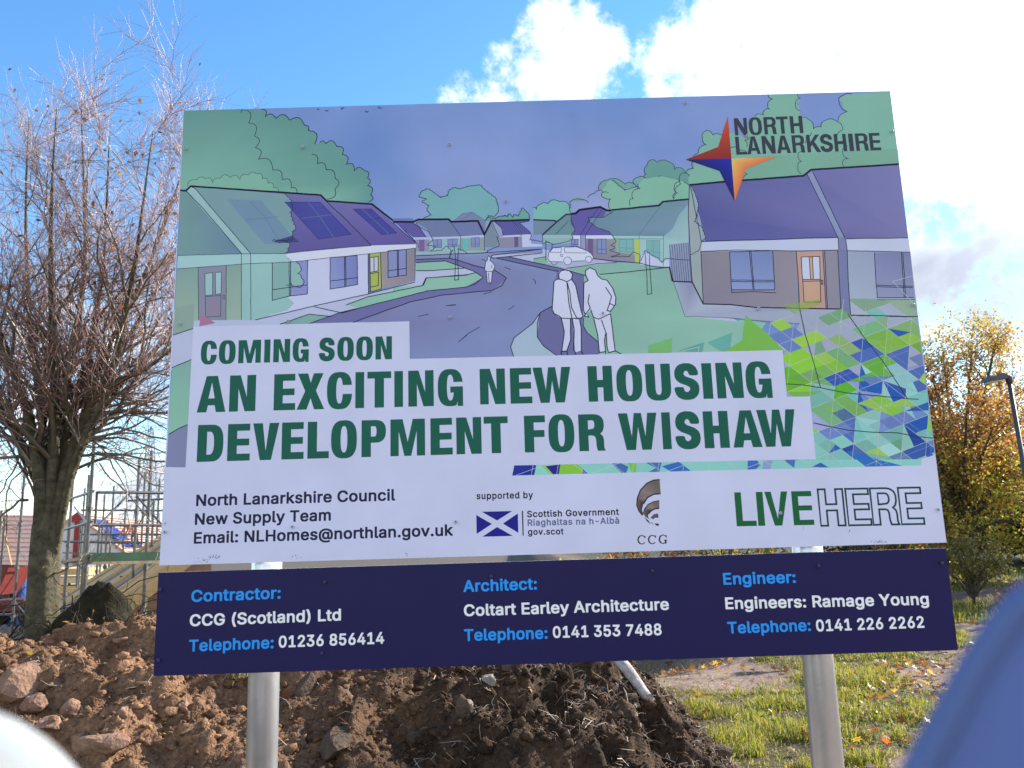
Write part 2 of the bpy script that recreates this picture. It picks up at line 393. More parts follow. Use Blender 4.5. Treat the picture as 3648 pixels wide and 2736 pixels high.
a.poly('A 820,1080 960,1040 1015,1085 870,1092', (58, 62, 120))
a.poly('A 1398,850 1525,848 1707,1020 1600,1032', PURD)
for s in ('A 635,925 860,905', 'A 655,790 765,905 830,1010 860,1060', 'A 910,800 1160,800 1382,1030 1150,1064 910,800', 'A 1030,915 1240,890', 'A 1075,800 1160,905 1255,1050', 'A 1398,850 1525,848 1707,1020 1600,1032 1398,850', 'A 1480,932 1600,910', 'A 1460,850 1560,940 1650,1026'):
    a.line(s, 1.8, (44, 46, 118) if '910' in s or '139' in s else (84, 104, 150))
a.line('A 163,716 205,720 240,686 1165,750 1208,792 1530,814 1685,935', 5.5, (20, 18, 40)); a.line('A 205,720 340,860 602,1168', 2.2); a.line('A 240,690 270,702 420,880 668,1168', 2.0)
a.line('A 1165,752 1212,800 1350,930 1525,1108', 2.2); a.line('A 1685,935 1720,960 1858,1100 1860,1128', 3)
a.line(frill('A 905,742 945,780 965,850 945,872 960,930 985,985 960,1010 965,1060 905,1072', .005), 1.8); a.line(frill('A 820,1075 905,1078 945,1100 915,1162 930,1200 990,1220 1020,1260 1000,1310 1015,1340', .005), 1.8)
# walls
a.poly('A 118,1560 1300,1460 1100,1700 118,1790', (160, 164, 216))
a.poly('A 140,1275 600,1242 600,1640 120,1646', [(112, 146, 150), (118, 150, 150), (134, 164, 160), (132, 164, 156)])
a.poly('A 600,1242 1040,1214 1040,1560 760,1645 600,1640', (130, 164, 186))
a.poly('A 980,1225 1525,1165 1505,1455 1110,1545 790,1640 800,1605 930,1570 975,1520 935,1480 1040,1400 1000,1300', W_)
a.poly('A 148,1178 605,1166 920,1166 930,1200 975,1226 600,1242 140,1276', (140, 172, 198))
a.poly('A 915,1166 1527,1109 1858,1099 1862,1126 1525,1166 975,1226 930,1196', (184, 186, 236))
a.poly('A 820,1235 940,1225 940,1470 820,1500', (116, 150, 168)); a.poly('A 950,1222 1072,1214 1070,1455 950,1470', (122, 126, 196))
a.poly(scal('A 955,1224 1000,1240 1020,1290 1015,1330 1035,1380 955,1385', .2), (124, 158, 176))
a.poly('A 1232,1195 1425,1180 1428,1388 1232,1420', [(120, 126, 196), (104, 112, 180), (104, 114, 186), (124, 132, 196)])
a.poly('A 1515,1168 1592,1160 1598,1418 1520,1440', (148, 166, 92)); a.poly('A 1590,1160 1835,1130 1838,1362 1598,1418', [(134, 126, 150), (122, 116, 148), (124, 116, 150), (138, 130, 154)])
a.poly('A 1645,1148 1775,1137 1775,1320 1645,1338', (118, 124, 190)); a.poly('A 1520,1195 1575,1188 1575,1290 1520,1300', (168, 172, 212))
a.poly('A 1502,1170 1515,1168 1520,1440 1503,1448', (96, 96, 158))
a.poly('A 292,1262 492,1250 490,1640 295,1642', (118, 120, 156)); a.poly('A 340,1310 395,1302 395,1460 342,1466', (134, 166, 190)); a.poly('A 414,1302 458,1298 455,1452 416,1458', (138, 168, 196)); a.poly('A 342,1474 455,1464 452,1612 345,1620', (124, 114, 154))
for s in ('A 140,1276 600,1242 975,1226 1240,1195 1525,1166 1862,1126', 'A 148,1180 605,1168', 'A 605,1168 920,1166 1150,1138 1527,1110', 'A 600,1166 600,1640', 'A 665,1166 668,1640', 'A 292,1262 295,1642', 'A 492,1250 490,1640',
          'A 340,1310 395,1302 395,1460 342,1466 340,1310', 'A 414,1302 458,1298 455,1452 416,1458 414,1302', 'A 342,1474 455,1464 452,1612 345,1620 342,1474'):
    a.line(s, 1.9, (46, 66, 96))
a.line('A 470,1460 482,1465 480,1492 470,1490 470,1460', 1.4, (46, 66, 96))
for s in ('A 820,1235 820,1500 940,1470 1070,1455 1072,1214', 'A 940,1222 942,1470', 'A 950,1222 950,1470', 'A 820,1425 940,1408 1070,1390', 'A 1232,1195 1232,1420 1428,1388 1425,1180 1232,1195', 'A 1335,1188 1337,1404', 'A 1343,1188 1345,1404', 'A 1232,1362 1428,1338', 'A 1503,1170 1505,1455', 'A 1515,1168 1520,1440 1598,1418 1592,1160', 'A 1520,1195 1575,1188 1575,1290 1520,1300', 'A 1545,1192 1545,1296', 'A 1520,1310 1578,1300 1575,1395 1522,1405',
          'A 1645,1148 1645,1338 1775,1320 1775,1137 1645,1148', 'A 1710,1142 1712,1330', 'A 1718,1142 1720,1330', 'A 1645,1290 1775,1272', 'A 1838,1130 1838,1362 1862,1362'):
    a.line(s, 2.2)
a.line(scal('A 990,1232 1020,1260 1000,1310 1030,1345 1040,1390 985,1400 955,1378 920,1390', .25), 1.9)
# ground in front of it
BASE = (160, 164, 216)
a.poly('E 112,550 260,500 700,440 1110,342 1505,255 A 1838,1362 1842,1160 B 800,1118 1960,1060 C 790,1190 D 410,1525 G 1090,600 E 1797,720 1797,470 258,520 222,1300', BASE)
a.poly('E 112,548 260,500 244,730 98,800', BASE)
a.poly('E 105,780 243,722 222,1183 80,1256', [(110, 152, 160), (116, 156, 162), (122, 172, 164), (120, 174, 164)]); a.poly('E 80,1256 222,1183 205,1490 62,1490', (112, 115, 168)); a.poly('E 130,350 265,320 258,505 114,548', (124, 142, 152))
a.poly('E 308,405 345,415 415,462 300,486', (146, 100, 150))
a.poly('A 1345,1533 1500,1475 1890,1395 1915,1340 2211,1320 2211,1408 1910,1440 1450,1557', GRN3); a.poly('A 875,1670 1085,1600 1240,1615 1085,1668', (112, 156, 160))
# the road
a.poly('B 300,1148 760,1125 1240,1105 1960,1060 1970,1105 1300,1140 1290,1165 1320,1182 F 600,88 900,150 1090,190 1060,480 1010,530 895,600 820,700 640,840 605,930 635,1030 E 1800,722 1797,455 1395,457 1800,312 2015,265 B 1310,1600 1495,1440 1340,1340 850,1205 740,1180 300,1195',
       [(116, 126, 186)]*11+[(112, 122, 184)]*9+[(110, 110, 170)]*3+[(112, 116, 174)]*9)
a.poly('B 300,1240 690,1215 1060,1350 1185,1430 950,1560 440,1610 E 1900,240 1440,355 1310,385 1085,465 1395,456 1800,312 2015,265 B 1310,1600 1495,1440 1340,1340 850,1205 740,1180 300,1195', (98, 96, 162))
a.poly('B 300,1240 690,1215 870,1285 935,1310 520,1342 300,1342', GRN3); a.poly('B 440,1440 980,1395 1080,1370 1185,1430 950,1560 440,1610 0,1655 0,1560 200,1545 400,1535', GRN3)
a.poly('F 440,50 570,38 1100,155 1340,225 1330,600 1315,700 1360,790 1475,885 1480,1003 1060,1014 930,920 868,830 880,640 900,590 1020,525 1060,190 900,150 600,85', (94, 94, 156))
a.poly('F 885,640 820,700 640,840 605,930 635,1027 1060,1015 930,920 868,830', (144, 160, 202))
a.poly('C 0,1235 450,1320 680,1400 850,1400 1700,1300 1790,1290 1390,1240 1100,1235 430,1310 0,1200', GRN)
a.poly('F 1330,225 1480,215 1700,195 2175,145 D 195,1365 280,1615 640,1650 G 700,370 860,400 700,610 F 1480,1005 1475,885 1360,790 1315,700', [GRN3, GRN3, GRN, GRN, GRN, GRN3, GRN3, GRN3, GRN3, GRN3, GRN3, GRN, GRN, GRN])
a.poly('C 0,1190 160,1160 200,1240 0,1235', GRN)
# houses in the middle distance
tm = frill('B 400,660 505,612 450,545 475,482 380,436 452,402 345,370 380,305 460,270 525,312 620,385 720,362 740,290 805,255 878,275 985,240 1140,220 1200,280 1345,390 1380,500 1380,570 1330,628 1250,615 1215,690', .0028, .007)
a.tri([tm], (106, 150, 178)); a.line(tm, 2.0)
a.poly('B 810,680 915,592 1045,575 1220,690 1205,880 1120,690', (106, 114, 166)); a.line('B 810,680 915,592 1045,575 1215,690', 1.2, (80, 84, 130)); a.line('B 1045,575 900,680', 1.2, (80, 84, 130))
a.poly('B 0,655 265,655 265,695 0,695', (96, 104, 172)); a.poly('B 20,705 260,712 345,760 440,905 270,905', (82, 78, 158)); a.poly('B 300,712 330,670 730,668 765,705 890,892 520,902 450,800', (98, 108, 162)); a.poly('B 765,705 1115,690 1200,870 890,892', (98, 106, 164))
a.poly('B 270,905 520,902 890,892 1200,872 1200,905 890,920 520,937 270,935', (156, 164, 218)); a.poly('B 300,935 470,932 480,1095 300,1095', (128, 126, 170)); a.poly('B 480,935 885,920 890,1092 480,1092', (130, 160, 190)); a.poly('B 890,920 1200,905 1200,1082 890,1092', (124, 138, 160))
a.poly('B 300,1092 1205,1080 1240,1105 760,1125 300,1145', (132, 156, 190))
a.poly('B 342,937 415,935 412,1090 348,1090', (108, 84, 152)); a.poly('B 918,916 985,912 985,1065 922,1065', (84, 158, 182))
for s in ('B 525,937 640,933 640,1040 530,1042', 'B 718,930 845,924 845,1030 722,1034', 'B 1027,912 1132,905 1135,1028 1030,1030', 'B 1450,906 1548,902 1550,1005 1450,1005'):
    a.poly(s, (112, 124, 186)); p = S(s); a.line(p+p[:1], 1.2, (60, 70, 120)); a.line([(p[0]+p[1])/2, (p[2]+p[3])/2], 1.2, (60, 70, 120)); a.line([p[0]*.3+p[3]*.7, p[1]*.3+p[2]*.7], 1.2, (60, 70, 120))
a.poly('B 1205,890 1290,700 1372,900 1372,1000 1330,1032 1205,1032', (108, 122, 156)); a.poly('B 1300,700 1330,700 1440,800 1440,880 1390,890', (130, 140, 190)); a.poly('B 1330,698 1570,690 1680,872 1440,882 1440,800', (80, 78, 158)); a.poly('B 1575,690 1785,685 1650,715 1800,840 1810,866 1695,880', (80, 78, 158))
a.poly('B 1390,885 1812,865 1812,890 1390,912', (168, 172, 224)); a.poly('B 1372,910 1692,893 1692,1032 1372,1045', (122, 120, 160)); a.poly('B 1592,900 1645,897 1645,1032 1595,1034', (88, 76, 140)); a.poly('B 1692,893 1812,888 1812,985 1960,1000 1960,1025 1700,1034', (168, 172, 226))
hb = frill('B 1212,690 1250,650 1345,665 1400,632 1445,632 1475,622 1505,640 1528,595 1575,648 1600,605 1650,632 1700,520 1780,600 1790,680', .003, .009)
a.tri([hb], (92, 142, 150)); a.line(hb, 2.0)
a.line('B 0,703 260,703 332,672 730,668 762,700 1115,690 1200,868 1290,690 1570,684 1790,675', 6, (20, 18, 46))
for s in ('B 0,705 120,830 330,995 335,1050', 'B 760,708 890,892', 'B 300,712 440,905', 'B 1300,705 1385,895', 'B 1570,690 1680,880', 'B 1590,690 1695,880', 'B 890,892 890,1090', 'B 1200,880 1200,1080'): a.line(s, 1.6, (40, 40, 90))
a.line(frill('B 250,712 330,765 460,830 520,935 440,1010 560,1030 480,1090 640,1080 700,1020 760,1080 740,1180', .0025, .008), 1.7); a.line(frill('B 1330,700 1420,780 1445,880 1360,900 1395,1010 1240,1080 1235,1105', .0025, .008), 1.7)
a.line(frill('B 840,1065 900,1070 980,1120', .0025, .008), 1.7); a.line(frill('B 1785,690 1650,715 1790,830 1815,880 1790,940 1960,965', .0025, .008), 1.7)
# the row on the right
tr = scal('C 0,515 40,540 100,470 190,465 350,436 490,525', .25)
a.tri([tr+S('C 500,600 300,700 0,680')], (108, 160, 172)); a.line(tr, 2.0)
a.poly('C 0,672 290,685 310,700 150,860 0,870', (100, 120, 158)); a.line('C 0,675 285,685 305,705', 4.5, (28, 30, 64))
a.tri([scal('C 495,590 490,470 480,435 700,420 715,385 800,330 845,300 885,282 870,210 990,150 1030,135 1205,208 1330,200 1365,265 1320,165 1380,115 1450,112 1500,65 1490,0', .22)+S('C 2060,0 2060,420 960,560 600,560')], (102, 154, 156))
a.poly(scal('C 1010,560 985,470 1020,400 900,370 905,320 960,230 1000,160 1110,240 1200,290 1340,250 1380,260 1440,150 1500,130 1750,95 1900,130 2040,220', .15)+S('C 2045,410 1020,545'), (116, 170, 160))
a.poly('C 120,872 440,600 505,600 500,735 545,800 500,870', (96, 126, 152)); a.poly('C 500,600 560,590 605,548 880,512 960,552 1050,560 920,640 715,640 740,702 830,782 990,832 1030,878 515,878 550,800 490,735', (86, 80, 162))
a.poly('C 960,552 1650,492 1700,442 2045,405 2040,455 1920,600 1830,790 1720,882 1030,878 990,832 830,782 720,650 920,640', [(96, 128, 154)]*4+[(104, 128, 168)]*3+[(96, 122, 156)]*6)
a.poly('C 120,875 500,872 500,915 120,915', (134, 164, 190)); a.poly('C 1030,880 1720,882 1712,925 1045,925', (136, 168, 194)); a.poly('C 515,880 1030,878 1045,925 520,922', (182, 184, 234))
a.poly('C 1720,884 1830,790 1920,600 2042,470 2035,980 1785,1000 1785,1290 1400,1265 1400,926 1712,926', [(126, 154, 184)]*4+[(136, 166, 192)]*6)
a.poly('C 690,922 1080,928 1080,1100 1390,1120 1390,1240 790,1185 690,1100', [(122, 122, 148), (126, 130, 154), (122, 120, 152), (122, 120, 152), (122, 118, 154), (116, 112, 152), (116, 112, 150)]); a.poly('C 1080,928 1392,928 1392,1140 1080,1105', (122, 146, 156)); a.poly('C 1325,930 1395,930 1395,1240 1335,1232', (150, 178, 98)); a.poly('C 714,924 785,926 785,1150 714,1090', (98, 80, 140))
a.poly('C 520,922 620,922 620,1030 490,1020', (168, 172, 226)); a.poly('C 620,880 685,880 690,1080 620,1035', (128, 132, 198)); a.poly('C 120,915 500,915 490,980 300,1000 125,990', (126, 158, 180))
a.poly('C 1400,1265 1400,1180 1470,1080 1560,1150 1690,1245 1780,1190 1785,1295', (168, 172, 226))
for s in ('C 838,926 955,926 957,1125 840,1115', 'C 1130,932 1310,932 1310,1110 1130,1085', 'C 1485,948 1660,945 1662,1185 1490,1110', 'C 500,935 590,930 590,1028 500,1022'):
    a.poly(s, (112, 124, 190) if s[2] in '85' else (106, 150, 174)); p = S(s); cl_ = (50, 54, 110) if s[2] in '85' else (84, 122, 146); a.line(p+p[:1], 1.4, cl_); a.line([(p[0]+p[1])/2, (p[2]+p[3])/2], 1.4, cl_); a.line([p[0]*.3+p[3]*.7, p[1]*.3+p[2]*.7], 1.4, cl_)
a.poly('C 1785,1000 2030,975 2075,1480 1832,1482', (124, 132, 180))
for i in range(9):
    t = i/8; a.line('C %f,%f %f,%f' % (1790+t*240, 1000-t*25, 1838+t*236, 1482), 1.5, (54, 56, 104))
a.line('C 120,875 305,705 430,605 500,600', 5, (40, 46, 76)); a.line('C 500,598 560,590 605,545 880,508 960,550 1020,556', 6.5, (20, 18, 46)); a.line('C 1020,548 1650,488 1700,438 2045,405', 5.5, (28, 34, 64))
for s in ('C 850,530 720,700 620,870', 'C 900,545 780,730 685,870', 'C 120,875 125,990', 'C 290,870 460,690', 'C 620,870 620,1035', 'C 685,870 690,1080'): a.line(s, 1.6, (44, 42, 100))
for s in ('C 1660,510 1530,680 1390,870', 'C 1390,870 1390,930', 'C 1710,885 1705,1285', 'C 1030,880 1720,882', 'C 1045,925 1712,926'): a.line(s, 1.5, (76, 98, 132))
for s in ('C 495,590 490,680 545,800 500,870 520,920 440,960 260,995 180,960 120,990', 'C 1050,562 920,640 715,640 740,702 830,782 990,832 1030,878 1085,965 1010,1010 1075,1040 990,1080 1140,1120 1020,1160 1260,1160 1320,1100 1400,1140 1390,1240', 'C 1400,1240 1440,1160 1470,1080 1560,1150 1640,1180 1690,1245 1730,1190 1785,1190 2050,1210'): a.line(frill(s, .0025, .008), 1.7)
for s in ('C 495,590 490,470 480,435 690,420 720,455', 'C 715,385 800,330 885,282 910,310', 'C 860,280 880,200 990,150 1030,135 1205,208 1290,190 1370,265', 'C 1320,200 1310,160 1380,115 1450,112 1500,65 1490,0', 'C 1010,540 1000,420 1020,400 900,370 905,320 990,320', 'C 1275,490 1270,410 1310,400 1300,320 1400,265 1370,205', 'C 1845,405 1890,320 1860,290 1935,205 1915,130'): a.line(scal(s, .14), 1.8)
a.line(frill('C 1030,150 1200,290 1370,240', .003, .009), 1.8); a.line(frill('C 1450,125 1750,95 1900,120 2040,225', .003, .009), 1.8)
# drive, car and kerbs
a.poly('C 200,1240 790,1190 1100,1237 430,1312 230,1265', (150, 154, 206))
car = S('C 190,1180 205,1100 255,1042 400,1026 560,1026 690,1070 760,1120 790,1168 772,1210')
a.tri([car+S('C 680,1216 510,1220 390,1228 240,1228 200,1195')], (184, 186, 238)); a.line(car, 1.9, (52, 52, 120)); a.line('C 680,1214 510,1220', 1.7, (52, 52, 120)); a.line('C 390,1228 215,1225 190,1180', 1.7, (52, 52, 120))
for s in ('C 215,1102 260,1045 370,1040 362,1105 215,1102', 'C 405,1040 560,1030 690,1075 690,1112 415,1108 405,1040', 'C 355,1125 385,1130 385,1160 360,1155 355,1125'): a.line(s, 1.5, (62, 62, 140))
for cx_, cy_, r_ in ((450, 1215, 52), (725, 1195, 42), (275, 1228, 40)):
    w = S('C '+' '.join('%f,%f' % (cx_+r_*math.cos(t*.5236), cy_+r_*math.sin(t*.5236)) for t in range(12)))
    if r_ != 40: a.tri([w], (180, 182, 236))
    a.line(w[(0 if r_ != 40 else 0):(12 if r_ != 40 else 7)]+(w[:1] if r_ != 40 else []), 1.6, (52, 52, 120))
for s in ('B 300,1148 760,1125 980,1118 1240,1105 1960,1060', 'B 300,1195 740,1180 850,1205 1060,1275 1340,1340 1490,1435 1430,1540 1310,1600 E 2015,265 1800,312 1395,457', 'B 300,1240 500,1225 690,1215 1060,1350 1185,1430 1080,1520 950,1560 440,1610 E 1900,240 1440,355 1310,385 1085,465',
          'B 300,1342 520,1342 935,1310', 'B 400,1535 440,1440 980,1395 1080,1370', 'A 1345,1533 1500,1475 1890,1395 1915,1340 2211,1320', 'E 112,548 260,500', 'E 105,780 243,722', 'E 80,1256 150,1215 222,1183', 'E 700,440 1110,342 1300,300 1505,255 1838,170', 'E 875,470 1085,398 1240,415', 'E 1120,345 1320,390 1460,350',
          'F 440,50 600,85 900,150 1090,190', 'F 570,38 1100,155 1340,225', 'F 1015,527 900,590 820,700 640,840 605,930 637,1027', 'F 895,595 868,700 868,830 930,920 1060,1014', 'F 1325,640 1320,720 1360,790 1475,885', 'F 1480,215 1700,195 1990,165 2170,145', 'B 1960,1060 1300,1140 1290,1165 1320,1180 1960,1110', 'C 790,1185 1030,1215 1390,1242 1560,1285 1690,1302 1785,1298'):
    a.line(s, 2.3)
for s in ('F 320,65 360,80', 'F 545,143 608,168', 'F 822,255 850,280 848,312', 'F 580,565 645,523', 'F 92,882 190,795 302,730', 'F 0,523 68,515', 'F 335,410 420,385', 'E 2056,338 2128,330', 'E 1860,415 1935,398', 'E 2145,598 2211,545', 'C 430,1312 640,1285 840,1250 1100,1237', 'C 0,1190 160,1160'): a.line(s, 1.8, (36, 36, 80))
# saplings, bush and rail
for s in ('B 800,1010 825,1200 808,1468 862,1462 850,1200 870,1000', 'C 1465,1080 1490,1400 1497,1655 1555,1645 1530,1300 1525,1140'):
    a.line(s, 1.9); 
a.line('B 740,1180 765,1100 790,1065', 2.6); a.line('C 165,940 165,1205', 2.2); a.line('C 190,960 250,1000 240,1060', 1.8)
# the three figures
a.poly('B 1240,1170 1258,1150 1280,1185 1272,1205 1310,1240 1340,1285 1320,1340 1300,1355 1290,1500 1240,1515 1225,1355 1205,1330 1220,1230 1245,1200', (176, 178, 230))
for s in ('B 1245,1200 1240,1170 1258,1148 1280,1180 1272,1205 1310,1240 1340,1285 1318,1340 1300,1355 1220,1352 1205,1325 1218,1230 1245,1200', 'B 1225,1355 1240,1500 1262,1500 1255,1370', 'B 1262,1500 1290,1505 1305,1360', 'B 1235,1515 1285,1515', 'B 1300,1270 1295,1305'): a.line(s, 1.8)
a.poly('F 1080,190 1120,172 1180,178 1215,215 1205,265 1245,320 1300,570 1318,630 1300,645 1200,650 1100,645 1030,600 1015,560 1032,280 1060,265 1085,265', (178, 180, 232)); a.poly('F 1105,650 1200,650 1195,870 1160,965 1110,965 1135,800', (174, 176, 228)); a.poly('F 1215,650 1285,660 1300,730 1302,965 1240,985 1228,800', (174, 176, 228))
for s in ('F 1085,262 1078,215 1100,180 1140,170 1185,180 1216,215 1205,262 1160,288 1120,270 1085,262', 'F 1085,262 1055,265 1033,285 1018,500 1015,560 1035,602 1080,622 1105,645 1200,650 1300,645 1318,630 1300,570 1245,320 1205,262', 'F 1160,290 1170,400 1180,500 1210,650', 'F 1165,300 1190,400 1205,540 1260,650', 'F 1105,650 1135,780 1110,965', 'F 1195,650 1197,860 1160,965', 'F 1212,650 1232,760 1228,960 1245,985', 'F 1285,660 1300,740 1302,970', 'F 1100,975 1160,968 1168,1012', 'F 1100,975 1110,1010', 'F 1240,985 1245,1008', 'F 1302,970 1322,1005'): a.line(s, 2.8)
a.poly('F 1340,190 1385,150 1440,175 1465,230 1500,260 1560,275 1610,350 1640,430 1635,510 1590,575 1555,570 1590,600 1610,760 1635,970 1570,985 1550,850 1530,800 1540,975 1480,985 1470,850 1425,640 1400,560 1355,605 1375,635 1335,625 1325,560 1330,300 1370,272', (178, 180, 232))
for s in ('F 1370,275 1345,225 1342,180 1385,148 1440,172 1462,225 1500,260 1555,272 1610,350 1642,440 1638,510 1590,578 1555,570 1582,500', 'F 1370,275 1328,298 1322,560 1335,600 1350,600 1390,545 1368,490 1380,410', 'F 1540,340 1600,430 1580,500 1630,525', 'F 1350,600 1330,625 1375,636 1365,610', 'F 1395,560 1420,635 1470,655 1510,640 1590,600', 'F 1425,645 1465,820 1480,985', 'F 1590,605 1610,760 1635,975', 'F 1500,660 1545,790 1530,860 1540,975', 'F 1548,790 1555,930 1570,985', 'F 1475,985 1540,975 1545,1000', 'F 1572,985 1635,968 1700,1000'): a.line(s, 2.8)
# the big house on the right
a.tri([scal('D 375,450 430,390 405,345 435,290 478,322 545,325 720,350 735,265 775,190 840,180 850,145 885,140 870,110 903,65 872,35', .2)+S('D 1078,30')+scal('D 1100,60 1066,100 1100,150 1090,190 1160,212 1195,280 1250,265 1290,215 1365,228 1436,155 1400,90', .16)+S('D 1370,75 1410,40 1472,30 1742,10 1806,528 1175,572 1120,612 315,672 285,600 340,560 340,500')],
      [(100, 150, 152)]*52+[(122, 176, 166)]*69 if False else (112, 164, 158))
a.poly('D 720,480 1410,440 1806,420 1806,528 1175,572 1120,612 700,642 640,650', (124, 178, 168), .6)
a.tri([scal('D 5,600 15,530 35,500 80,517 180,520 207,572 220,555 285,590 310,612', .2)+S('D 300,660 100,612 0,636')], (92, 142, 146))
for s in ('D 0,605 15,530 35,500 80,517 180,520 207,572 220,555 285,595 312,615', 'D 285,600 340,560 340,500 375,450 430,390 405,345 435,290 478,322 545,325', 'D 775,190 840,180 850,145 885,140 870,110 903,65 872,35', 'D 1100,150 1066,100 1100,60 1080,30', 'D 1110,200 1160,212 1195,280 1250,265 1290,215 1365,228 1405,285', 'D 1370,225 1436,155 1375,75 1410,40 1472,30', 'D 1110,600 1085,540 1110,510 1085,470 1110,440', 'D 1415,545 1405,510 1445,490 1400,440 1440,400', 'D 600,415 680,432 725,455', 'D 700,635 725,600 700,575', 'D 1180,300 1140,340 1135,380', 'D 1365,345 1405,285', 'D 200,778 215,730 205,690 245,650 240,625 290,590', 'D 740,340 705,360 720,410'): a.line(scal(s, .2), 2.0, (34, 56, 96))
a.poly('D 315,682 1125,617 1178,572 1806,530 1868,1056 1425,1060 1370,1052 425,1076 385,900', [(84, 86, 156), (90, 92, 162), (100, 100, 168), (108, 108, 174), (108, 106, 172), (94, 92, 162), (88, 88, 160), (80, 82, 154), (76, 78, 152)])
a.poly('D 1150,600 1188,580 1418,1056 1370,1052', (122, 128, 186)); a.poly('D 312,690 330,690 400,1085 408,1525 332,1370 318,1180 302,900', (136, 146, 170)); a.poly(frill('D 325,690 350,740 375,820 360,900 400,980 425,1055', .004, .01)+S('D 395,1080'), (128, 146, 180))
a.poly('D 398,1086 1370,1056 1378,1142 394,1152', (166, 172, 222)); a.poly('D 1370,1054 1425,1062 1436,1147 1376,1142', (110, 114, 172)); a.poly('D 1428,1064 1868,1056 1886,1157 1436,1146', (168, 174, 222))
a.poly('D 394,1152 1070,1150 1092,1557 410,1526', [(120, 116, 146), (126, 120, 150), (130, 124, 154), (116, 110, 146)]); a.poly('D 1262,1150 1370,1142 1390,1560 1285,1557', (124, 120, 154)); a.poly('D 1368,1144 1436,1148 1460,1606 1388,1560', (104, 108, 166)); a.poly('D 1436,1147 1886,1158 1937,1616 1460,1606', [(134, 142, 186), (124, 130, 180), (140, 148, 194), (150, 158, 200)])
a.poly('D 598,1155 905,1146 920,1425 612,1425', [(108, 120, 186), (104, 116, 180), (120, 132, 198), (122, 134, 200)]); a.poly('D 1630,1160 1886,1160 1915,1482 1650,1482', [(112, 116, 172), (108, 112, 168), (124, 128, 180), (124, 128, 182)])
a.poly('D 1072,1150 1262,1148 1285,1557 1096,1557', (164, 132, 140)); a.poly('D 1108,1192 1240,1188 1247,1512 1128,1512', (172, 140, 136)); a.poly('D 1112,1192 1165,1190 1175,1350 1118,1352', (170, 176, 222)); a.poly('D 1188,1190 1235,1188 1240,1345 1195,1350', (170, 176, 222))
a.poly('D 335,1370 410,1526 1092,1557 1392,1562 1460,1606 1940,1618 G 1990,700 1000,840 985,600 1095,405 840,385 560,360 280,355 200,110', [(120, 122, 172), (150, 156, 200), (134, 138, 184)]+[(142, 148, 192)]*3+[(140, 146, 190)]*8)
for s in ('D 312,678 560,655 1125,613 1178,570 1806,530',): a.line(s, 6, (24, 24, 52))
for s in ('D 1150,602 1370,1052', 'D 1188,580 1418,1056', 'D 398,1080 620,1072 900,1068 1150,1056 1370,1054', 'D 394,1152 640,1142 910,1146 1100,1150 1370,1142', 'D 1425,1062 1868,1056', 'D 1436,1147 1700,1152 1886,1157', 'D 1370,1054 1376,1142', 'D 1425,1062 1436,1147', 'D 394,1152 410,1526', 'D 312,680 304,900 318,1180 332,1370', 'D 320,690 398,1086', 'D 1368,1144 1390,1560', 'D 1436,1148 1442,1350 1460,1606', 'D 598,1155 612,1425 612,1445 760,1438 930,1447', 'D 905,1146 920,1425', 'D 598,1155 905,1146', 'D 612,1425 920,1425', 'D 740,1152 765,1425', 'D 750,1152 773,1425', 'D 610,1355 916,1358', 'D 610,1366 916,1369', 'D 1630,1160 1638,1330 1650,1482 1915,1480', 'D 1650,1496 1918,1494', 'D 1822,1160 1842,1480', 'D 1832,1160 1852,1480', 'D 1640,1392 1905,1400', 'D 1640,1402 1905,1410',
          'D 1072,1150 1085,1300 1096,1557', 'D 1262,1150 1285,1557', 'D 1275,1150 1295,1557', 'D 1108,1192 1240,1188 1247,1512 1128,1512 1108,1192', 'D 1165,1190 1175,1352', 'D 1188,1190 1195,1350', 'D 1118,1352 1244,1350', 'D 1120,1365 1244,1362', 'D 1250,1355 1262,1358 1262,1388 1252,1386 1250,1355'): a.line(s, 2.2, (36, 36, 66))
for s in ('D 195,1365 332,1370 410,1526 600,1530 780,1550 1092,1557 1392,1562 1460,1606 1940,1618', 'D 170,1265 190,1365', 'C 1785,1290 1830,1480'): a.line(s, 3.6, (24, 24, 48))
a.line(frill('D 325,690 350,740 375,820 360,900 345,940 400,980 425,1055 395,1085 380,1140 320,1175', .003, .01), 1.8)
for s in ('G 200,110 280,355 560,362 700,378', 'G 700,378 890,395 1100,405'): a.line(s, 1.5, (84, 98, 130))
# birds along the top edge
for s in ('A 1140,135 1146,142 1154,138', 'A 1196,147 1205,152 1220,146', 'A 1310,128 1316,138 1330,127', 'A 1482,150 1492,160 1506,155', 'A 1575,124 1586,132 1600,128'): a.line(s, 2.4, (30, 34, 70))
# ---- triangle pattern ---------------------------------------------
ph = R(19.0); ed = .0885
e1 = np.array((math.cos(ph), math.sin(ph))); e2 = np.array((math.cos(ph-R(60)), math.sin(ph-R(60))))
O_ = S('G 1040,520')[0]
def clip(poly, conv):
    out = poly
    ar = sum(conv[i][0]*conv[(i+1) % len(conv)][1]-conv[(i+1) % len(conv)][0]*conv[i][1] for i in range(len(conv)))
    if ar < 0: conv = conv[::-1]
    for i in range(len(conv)):
        p, q = conv[i], conv[(i+1) % len(conv)]; d = q-p; inp = out; out = []
        f = lambda r: d[0]*(r[1]-p[1])-d[1]*(r[0]-p[0])
        for k in range(len(inp)):
            r, s_ = inp[k], inp[(k+1) % len(inp)]; fr, fs = f(r), f(s_)
            if fr >= 0: out.append(r)
            if (fr > 0 and fs < 0) or (fr < 0 and fs > 0): out.append(r+(s_-r)*fr/(fr-fs))
        if len(out) < 3: return []
    return out
REG = S('G 610,330 1300,225 1920,235 2058,1340 1962,1416 1000,1440 560,610')
STRIP = S('K 570,143 2212,103 G 1962,1340 1962,1416 K 2212,190 552,232')
